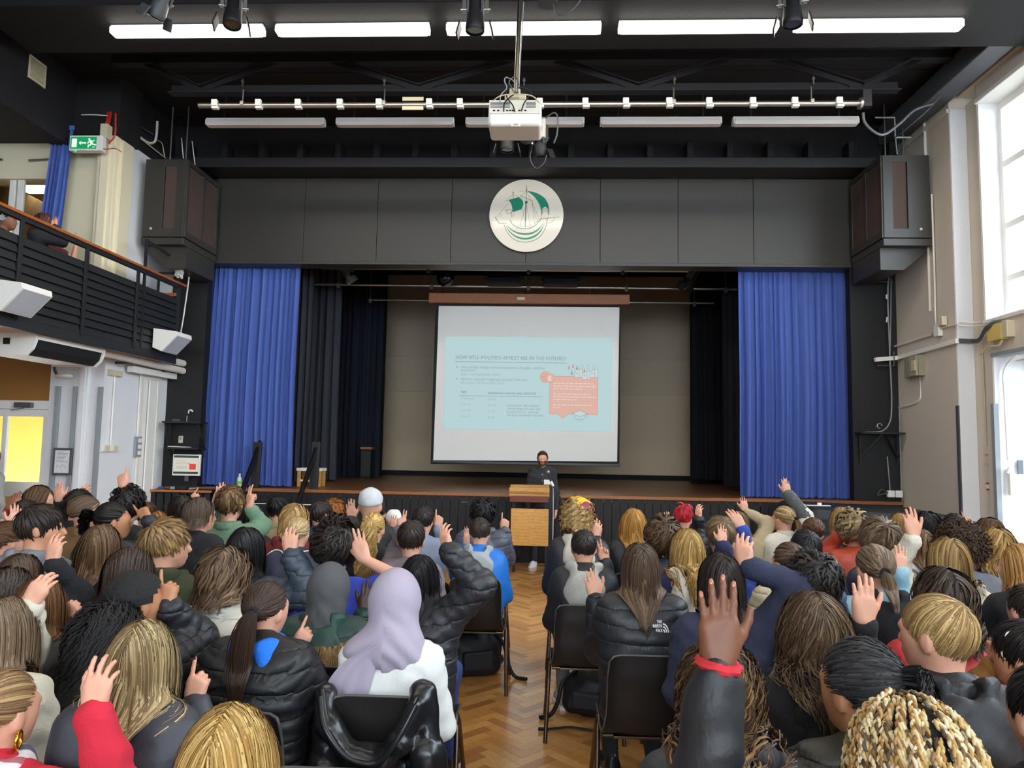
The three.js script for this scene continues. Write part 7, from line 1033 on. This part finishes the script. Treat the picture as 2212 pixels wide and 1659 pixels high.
Q(1597, 1124, 40, 'brown-haired person in a tan sweater, arm stretched up beside the blue curtain', lo('#6b5238', .2), top('knit', '#a89676'), { arms: [arm(1, 1607, 1088, 'open', -6, { out: .6 })] });
Q(1692, 1115, 43, 'person with a low fair ponytail and cream roll-neck, arm raised highest of all', ti('#8a6c4a', .16, { ty: -.25, tx: .3, hi: '#b0946a' }), top('knit', '#cfc9ba', { collar: 'turtle' }), { yaw: -28, glasses: true, tieBand: '#15151a', arms: [arm(1, 1698, 1050, 'open', -6, { out: .4, speckled: true })] });
Q(1755, 1143, 47, 'person with brown hair held up by a claw clip in front of the covered piano', bu('#54392a', { ty: .05, r: .028 }), top('fleece', '#4a2030'), { tieBand: '#7a1838' });
Q(1740, 1178, 64, 'boy with short blue-black hair below the claw clip', sh('#1b1a20', { len: .06, mess: .5 }), top('fleece', '#2e3038'), {});
Q(1703, 1207, 66, 'person with half-tied long brown hair in a cream quilted jacket', ti('#46342a', .34, { ty: .25, thick: .9, r: .035, hi: '#6f5846' }), top('puffer', '#d2c8ae', { band: .11 }), { yaw: -20 });
Q(1758, 1246, 90, 'person with a dark wavy crop, pink scarf and denim jacket, edge of a hand raised', cu('#2b2624', { len: .09 }), top('denim', '#3f5068'), { scarf: '#b02d6c', skin: 'b', arms: [arm(1, 1808, 1248, 'open', 4, { rot: 70 })] });
Q(1818, 1117, 45, 'person with long sandy hair in front of the covered piano', lo('#9a7b50', .3, { hi: '#c2a26e' }), top('fleece', '#3a3d4c'), {});
Q(1844, 1137, 57, 'person with wavy ash-blond hair in a navy and orange-red jacket, fingers pinched', cu('#86704e', { len: .1, hi: '#b59c74', curl: .01 }), top('nylon', '#b8452c', { }), { arms: [arm(-1, 1822, 1134, 'pinch', 24, { thumb: 'R' })] });
Q(1900, 1160, 72, 'boy with a thick layered brown mop in a navy jacket with coral lining', sh('#5a4835', { len: .09, lift: .4, mess: .5, hi: '#83705a', fade: .2 }), top('nylon', '#262a40'), { hood: { c: '#c7584a', k: 'nylon' } });
Q(1888, 1216, 76, 'person with a smooth low brown ponytail over a black hood and pale blue hoodie', ti('#5e4b39', .2, { ty: -.35, thick: .4, r: .018, hi: '#7f6a54' }), top('fleece', '#8fb4c4'), { tieBand: '#1b1b1e', hood: { c: '#1a1a1d', k: 'fleece' }, arms: [arm(1, 1946, 1206, 'open', 6, { s: .9 })] });
Q(1943, 1129, 41, 'person with straight blonde hair behind a raised open hand', lo('#a88652', .24), top('fleece', '#7a7a80'), {});
Q(2000, 1130, 48, 'person with black wavy hair at the end of the covered piano', lo('#1d1a1c', .2, { wave: .014, vol: 1.6 }), top('fleece', '#33353f'), {});
Q(1988, 1167, 49, 'person with long mousy brown hair in a white top', lo('#6e563c', .34, { hi: '#93795a' }), top('cotton', '#dcd9d6'), {});
Q(2072, 1172, 82, 'person with a rounded brown afro', af('#43301f', { len: .055, n: 1.5, curl: .006 }), top('fleece', '#6c7078'), { skin: 'd' });
Q(2060, 1132, 43, 'dark-haired person pointing up with red nails beside the afro', sh('#241d1e', { len: .08 }), top('fleece', '#3d5ea8'), { arms: [arm(1, 2089, 1120, 'point', -10, { nails: '#c41f38' })] });
Q(2136, 1147, 55, 'person with brown shoulder-length hair near the bright doorway', lo('#5b4129', .24), top('fleece', '#5a6070'), {});
Q(2148, 1174, 64, 'person with wavy golden blonde hair in a navy T-shirt by the bright doorway', lo('#9c7a45', .26, { wave: .014, hi: '#cda96c', vol: 1.6 }), top('cotton', '#3a4468'), {});
Q(2047, 1200, 76, 'person with straight dark blonde hair in a cream hoodie, grey sleeve raised across', lo('#86683f', .34, { hi: '#bb985f', n: 1.1 }), top('fleece', '#d5cdbb'), { hood: { c: '#d5cdbb' }, arms: [arm(-1, 1969, 1130, 'open', -4, { thumb: 'R' })] });
Q(2208, 1212, 72, 'person with ginger hair at the picture edge, face turned inward, black cardigan', lo('#9a6c38', .3, { hi: '#c0915a' }), top('knit', '#1b1b20'), { yaw: -58, arms: [arm(-1, 2180, 1263, 'open', 10)] });
// nearest rows, right of the aisle
Q(2037, 1282, 104, 'person with long dark wavy hair in a red tracksuit top with white marks', lo('#35291f', .21, { wave: .012, vol: 1.5, hi: '#54443a' }), top('nylon', '#c0242c', { collar: 'stand', cc: '#20244a' }), { sw: .17, stripe: '#f0ece6', extra: (P) => { for (const [x, f] of [[-.15, 1], [.15, -1]]) mark(P, 'cat_mark', x, P.sy - .015, .07, .05, (g) => { g.translate(128, 64); g.scale(f, 1); g.fillStyle = '#f4f0ea'; g.beginPath(); g.moveTo(-100, 50); g.quadraticCurveTo(-40, -10, 30, -24); g.quadraticCurveTo(70, -60, 112, -44); g.quadraticCurveTo(96, -20, 60, -8); g.quadraticCurveTo(40, 24, 66, 56); g.lineTo(40, 50); g.quadraticCurveTo(8, 26, 4, 4); g.quadraticCurveTo(-50, 14, -70, 56); g.closePath(); g.fill(); }); } });
Q(2024, 1350, 130, 'boy with a smooth blond bowl cut in a crinkled black rain jacket', sh('#8e6f42', { len: .12, hi: '#d3b57c', hiShare: .5, lift: .04, mess: .1, fade: .75, n: 1.6, w: .7 }), top('nylon', '#1d1e23', { collar: 'stand', fold: 1.6, fat: 1.4 }), { yaw: -32, hood: { c: '#1f2025', k: 'nylon' } });
Q(2222, 1304, 80, 'person in a teal puffer at the picture edge below the ginger one', sh('#2c2420'), top('puffer', '#2d4558'), {});
Q(1757, 1342, 120, 'person with long layered wavy brown hair and black hoodie, palm raised from black cuff', lo('#54412f', .44, { wave: .016, vol: 1.7, hi: '#836c53', layer: .5, n: 1.25 }), top('fleece', '#1d1d21'), { hood: { c: '#1d1d21' }, arms: [arm(1, 1866, 1296, 'open', 4, { thumb: 'R', spread: .5 })] });
Q(1856, 1468, 148, 'person with black frizzy hair swept up, ear showing, in an olive-black puffer', { s: 'tied', c: '#232122', matt: true, mess: .35, vol: 1.6, len: .16, ty: .3, tx: .75, thick: .9, r: .05, curl: .006, freq: 24, fluff: 2, hi: '#3c393b' }, top('puffer', '#26261f', { puff: .8 }), { yaw: -20, skin: 'c' });
Q(1970, 1642, 236, 'person at the bottom with chunky blonde and dark plaited braids', { s: 'braids', c: '#1c1410', cols: ['#c9a660', '#e6d6b0', '#7d5a2e', '#2e2016', '#b88a48', '#d8c294'], len: .3 }, top('fleece', '#222228'), { skin: 'e' });
Q(2216, 1398, 108, 'dark-haired boy at the picture edge in a mustard fleece holding glasses up', sh('#1d1919', { len: .08, fade: .7 }), top('fleece', '#8a5f28', { }), { yaw: -35, skin: 'b', arms: [arm(-1, 2160, 1394, 'fist', 10)], extra: (P) => { const c = at(2166, 1392, P.t.position.z * -1 + .02).sub(P.t.position); part('held_glasses', [new THREE.TorusGeometry(.022, .003, 8, 20).translate(c.x, c.y - .02, c.z + .03), new THREE.TorusGeometry(.022, .003, 8, 20).translate(c.x + .01, c.y + .03, c.z + .035), bar(c.clone().add(V(.02, .03, .03)), c.clone().add(V(.05, .06, 0)), .003, 6)], M.white, P.t); } });
Q(2275, 1520, 165, 'person in a black jacket cut off by the bottom corner beside the braids', sh('#1c1a1a'), top('fleece', '#17171a'), { hood: { c: '#17171a' } });
Q(1553, 1478, 146, 'person with long curly light-tipped brown hair behind the big raised hand, dark jacket', lo('#4a3727', .46, { curl: .011, freq: 13, vol: 2, hi: '#8f6a3f', hiShare: .35, n: 1.1 }), top('nylon', '#303238', { fat: 1.3 }), { hood: { c: '#34363b', k: 'nylon' } });
cast.push({ x: 1668, y: 1900, w: 220, d: 1.42, label: 'dark raised hand with a red scrunchie and black sleeve rising from the bottom edge', hair: sh('#1a1616'), skin: 'e', top: top('nylon', '#202124', { fat: 1.2, fold: 1.8 }), lod: 0, arms: [arm(-1, 1553, 1345, 'open', 2, { thumb: 'R', band: '#b8232c', spread: .8, cuff: .9, nails: '#a06a52', dd: -.02 })] });
// ---------- the presenter and people at the sides ----------
cast.push({ x: 1172, y: 988, d: 10.78, w: 23, stand: true, yaw: 0, turn: 180, face: true, lod: 0, sw: .16, label: 'bearded presenter in a black shirt and white shoes standing behind the lectern', beard: '#3a2a1e', hair: sh('#4a3626', { len: .034, fade: .9, lift: .3, up: true, n: .8 }), top: top('cotton', '#2a2b30', { collar: 'shirt' }), trousers: '#20222c', tk: 'denim', shoes: '#e4e6ea', sole: '#f0f0f0', extra: (P) => { part('name_badge', bx(.1, .07, .006, -.075, P.sy - .14, -.075, .002), M.white, P.t); for (let i = 0; i < 4; i++) part('button', new THREE.SphereGeometry(.007, 8, 6).translate(0, P.sy - .03 - i * .095, -.085), M.white, P.t); } });
cast.push({ x: -20, y: 985, w: 44, d: 8.9, stand: true, label: 'standing person in a grey jumper by the doors, only a sleeve inside the picture', hair: sh('#4a4038'), top: top('knit', '#9a9a96') });
cast.push({ x: 14, y: 470, w: 37, d: 8.05, floor: YB, turn: 70, yaw: 0, skin: 'd', label: 'boy with grey headphones seated behind the balcony slats', hair: af('#1b1514', { len: .025, n: 1.2 }), top: top('fleece', '#1d1d20'), trousers: '#4a4d52', extra: (P) => { for (const s of [-1, 1]) part('headphone', cyl(.035, .035, .025, 0, 0, 0, 18).rotateZ(Math.PI / 2).translate(s * .09, P.HC.y, .01), M.grey, P.t); part('headband', new THREE.TorusGeometry(.1, .008, 8, 20, Math.PI).translate(0, P.HC.y + .03, .01), M.grey, P.t); } });
cast.push({ x: 96, y: 476, w: 34, d: 8.4, floor: YB, turn: 60, label: 'person in grey jeans on the balcony resting a hand on reddish hair', hair: lo('#4a2723', .24), top: top('fleece', '#202024'), trousers: '#6a6c6f', tk: 'denim', arms: [arm(1, 119, 478, 'open', 0, { s: .9 })] });
cast.push({ x: 122, y: 506, w: 31, d: 8.95, floor: YB, turn: 50, label: 'person in a maroon top on the balcony, bare arm pointing up before the blue curtain', hair: lo('#3b2a22', .24), top: top('cotton', '#5c2428'), trousers: '#2a2a30', arms: [arm(1, 167, 512, 'point', -4, { bare: true })] });
seatEveryone();
// ---------- chairs: one is built, the others are copies under their own names ----------
const polyBlack = std({ color: 0x1b1817, roughness: .42, bumpMap: T.plaster, bumpScale: .0006 }), polyRim = std({ color: 0x4a4848, roughness: .45 }), legSteel = std({ color: 0x6a5a4c, roughness: .3, metalness: .9 });
function buildChair(label) {
  const t = group('stacking_chair', label, 'chair', V(0, 0, 0)), prof = new THREE.CatmullRomCurve3([V(0, .425, -.2), V(0, .445, -.16), V(0, .44, .0), V(0, .43, .12), V(0, .45, .185), V(0, .52, .215), V(0, .66, .24), V(0, .81, .275)]);
  const NU = 14, NV = 34, sheet = (off) => { const pos = []; for (let j = 0; j <= NV; j++) { const c = prof.getPoint(j / NV), tg = prof.getTangent(j / NV), n = V(0, tg.z, -tg.y); const top = sstep(.9, 1, j / NV), w = lerp(.205, .185, sstep(.5, .8, j / NV)); for (let i = 0; i <= NU; i++) { const u = i / NU * 2 - 1, lip = .02 * Math.abs(u) ** 8, dish = -.016 * (1 - u * u) * (1 - top); const y = c.y - (j === NV ? 0 : 0) - top * .016 * Math.abs(u) ** 10; pos.push(u * w * (1 - .045 * top * Math.abs(u) ** 6), y + n.y * (dish + off) - lip * .2, c.z + n.z * (dish + off) * 1 + lip * (j / NV > .5 ? .9 : 0)); } } return pos; };
  const a = sheet(0), b = sheet(-.008), n = (NU + 1) * (NV + 1), idx = [], q = (k, i, j) => k * n + j * (NU + 1) + i;
  for (let j = 0; j < NV; j++) for (let i = 0; i < NU; i++) { idx.push(q(0, i, j), q(0, i, j + 1), q(0, i + 1, j), q(0, i + 1, j), q(0, i, j + 1), q(0, i + 1, j + 1), q(1, i, j), q(1, i + 1, j), q(1, i, j + 1), q(1, i + 1, j), q(1, i + 1, j + 1), q(1, i, j + 1)); }
  const g = new THREE.BufferGeometry(), P = a.concat(b), edge = [], at0 = (i, j) => V(P[q(0, i, j) * 3], P[q(0, i, j) * 3 + 1], P[q(0, i, j) * 3 + 2]); g.setAttribute('position', new THREE.Float32BufferAttribute(P, 3)); g.setAttribute('uv', new THREE.Float32BufferAttribute(P.map((_, i) => i).filter((i) => i % 3 < 2).map((i) => P[i] * 3), 2)); g.setIndex(idx); g.computeVertexNormals();
  part('seat_shell', g, std({ color: 0x1b1817, roughness: .42, side: THREE.DoubleSide, bumpMap: T.plaster, bumpScale: .0006 }), t);
  for (let j = 0; j <= NV; j += 2) edge.push(at0(0, j)); for (let i = 1; i < NU; i++) edge.push(at0(i, NV)); for (let j = NV; j >= 0; j -= 2) edge.push(at0(NU, j)); for (let i = NU - 1; i > 0; i -= 2) edge.push(at0(i, 0));
  part('rim', tube(edge, .0065, 70, 5, true), polyRim, t);
  for (const s of [-1, 1]) {
    part('leg', bar(V(s * .212, .41, -.03), V(s * .235, .0, -.21), .0125, 8), legSteel, t); part('leg', bar(V(s * .212, .41, .04), V(s * .235, .0, .27), .0125, 8), legSteel, t);
    part('side_bend', tube([V(s * .2115, .4, -.03), V(s * .205, .435, -.02), V(s * .203, .445, .005), V(s * .205, .435, .03), V(s * .2115, .4, .04)], .0125, 14, 8), legSteel, t);
  }
  part('under_frame', [bar(V(-.2, .415, -.02), V(.2, .415, -.02), .011, 7), bar(V(-.2, .405, .15), V(.2, .405, .15), .011, 7), bx(.3, .012, .03, 0, .408, .17, .003)], legSteel, t);
  return t;
}
let chair0 = null; const shortWords = (s, n) => s.split(' ').slice(0, n).join(' ').replace(/[,]$/, '').replace(/ (in|a|with|and|the|of|before|beside|under|over|by|at|his|her)$/, '');
function placeChair(x, z, label, y = 0, turn = 0) { let c = chair0; if (!c) c = chair0 = buildChair(label); else { c = chair0.clone(); c.name = numbered('stacking_chair'); scene.add(c); } c.position.set(x, y, z); c.rotation.y = turn; c.userData = { label, category: 'chair', group: 'black stacking chairs' }; return c; }
for (const p of people) if (!p.o.stand) placeChair(p.x, p.z - .03 + (p.o.lean ?? .05), 'black plastic chair under the ' + shortWords(p.o.label, 11), p.o.floor ?? 0, p.t.rotation.y);
{ const c = at(712, 1640, 2.2); placeChair(c.x, -2.2 - .26, 'empty black plastic chair at the bottom edge beside the golden blonde hair'); }
// the jacket hung over the aisle chair
{
  const p = people.find((q) => /lavender/.test(q.o.label)), t = group('hung_jacket', 'shiny black puffer jacket hung over the chair of the lavender headscarf', 'jacket', V(p.x, 0, p.z + .02)), A = [V(-.21, .8, .27), V(-.17, .72, .33), V(-.07, .62, .35), V(.03, .6, .35), V(.1, .68, .345), V(.16, .8, .31)];
  const fl = [ell(V(-.03, .44, .32), V(.2, .22, .05), .05), cap(V(.17, .82, .25), V(.2, .62, .3), .05, .062, .05), cap(V(.2, .62, .3), V(.28, .3, .31), .062, .07, .04), cap(V(-.2, .8, .25), V(-.2, .5, .3), .04, .05, .05)]; for (let i = 0; i < 5; i++) fl.push(cap(A[i], A[i + 1], .04, .04, .03));
  part('shell', surface(fl, .011, (x, y, z) => (Math.pow(Math.abs(Math.sin((y + x * .25) * 17)), .5) - .8) * .012 + noise(x * 14, y * 14, z * 14) * .008 + noise(x * 30, y * 26, z * 30) * .003), clothMat('#17191c', 'leather'), t);
  const L = A.map((v) => v.clone().add(V(0, .012, .03))); for (let k = 0; k < 2; k++) part('gathered_edge', tube(L.map((v, i) => v.clone().add(V(0, .014 * k + .007 * Math.sin(i * 5 + k), .012 - k * .02))), .012, 60, 6), clothMat('#1d1f22', 'leather'), t);
}
// bags under the chairs by the aisle
function bag(label, px, py, d, s, turn, c) {
  const q = at(px, py, d), t = group('backpack', label, 'bag', V(q.x, 0, -d), turn), g = surface([ell(V(0, .15 * s, 0), V(.2 * s, .17 * s, .12 * s), .04), cap(V(-.12 * s, .07 * s, .05 * s), V(.12 * s, .07 * s, .05 * s), .07 * s, .07 * s, .05)], .016, (x, y, z) => noise(x * 14, y * 14, z * 14) * .012); const pp = g.attributes.position; for (let i = 0; i < pp.count; i++) if (pp.getY(i) < .004) pp.setY(i, .004); g.computeVertexNormals();
  part('bag_body', g, clothMat(c, 'nylon'), t); for (const k of [-1, 1]) part('strap', tube([V(k * .1 * s, .3 * s, .02), V(k * .17 * s, .24 * s, .14 * s), V(k * .2 * s, .1 * s, .18 * s), V(k * .24 * s, .02, .2 * s), V(k * .3 * s, .016, .28 * s)], .014, 24, 6), clothMat('#15161a', 'nylon'), t); part('front_pocket', new RoundedBoxGeometry(.22 * s, .13 * s, .05 * s, 3, .02).translate(0, .12 * s, .12 * s), clothMat('#202228', 'nylon'), t);
}
bag('black backpack with loose straps under the aisle chairs, left of the parquet aisle', 1022, 1395, 5.75, 1.1, .4, '#1b1e24');
bag('black bag on the floor under the chair with the grey hooded boy', 1275, 1450, 5.0, .9, -.3, '#18181b');
{ const q = at(1250, 1460, 4.6), t = group('bag_strap', 'dark flat strap lying on the parquet by the chair legs', 'strap', V(q.x, .012, -4.7)); part('strap', tube([V(-.22, 0, .05), V(-.05, .004, 0), V(.1, .002, .03), V(.25, .004, .0)], .012, 24, 5).scale(1, .5, 1), clothMat('#15151a', 'nylon'), t); part('buckle', bx(.05, .014, .03, -.22, .004, .05, .004), M.blackMatt, t); }
for (const o of scene.children) if (o.isLight && o.shadow) o.castShadow = true;
renderer.render(scene, camera);
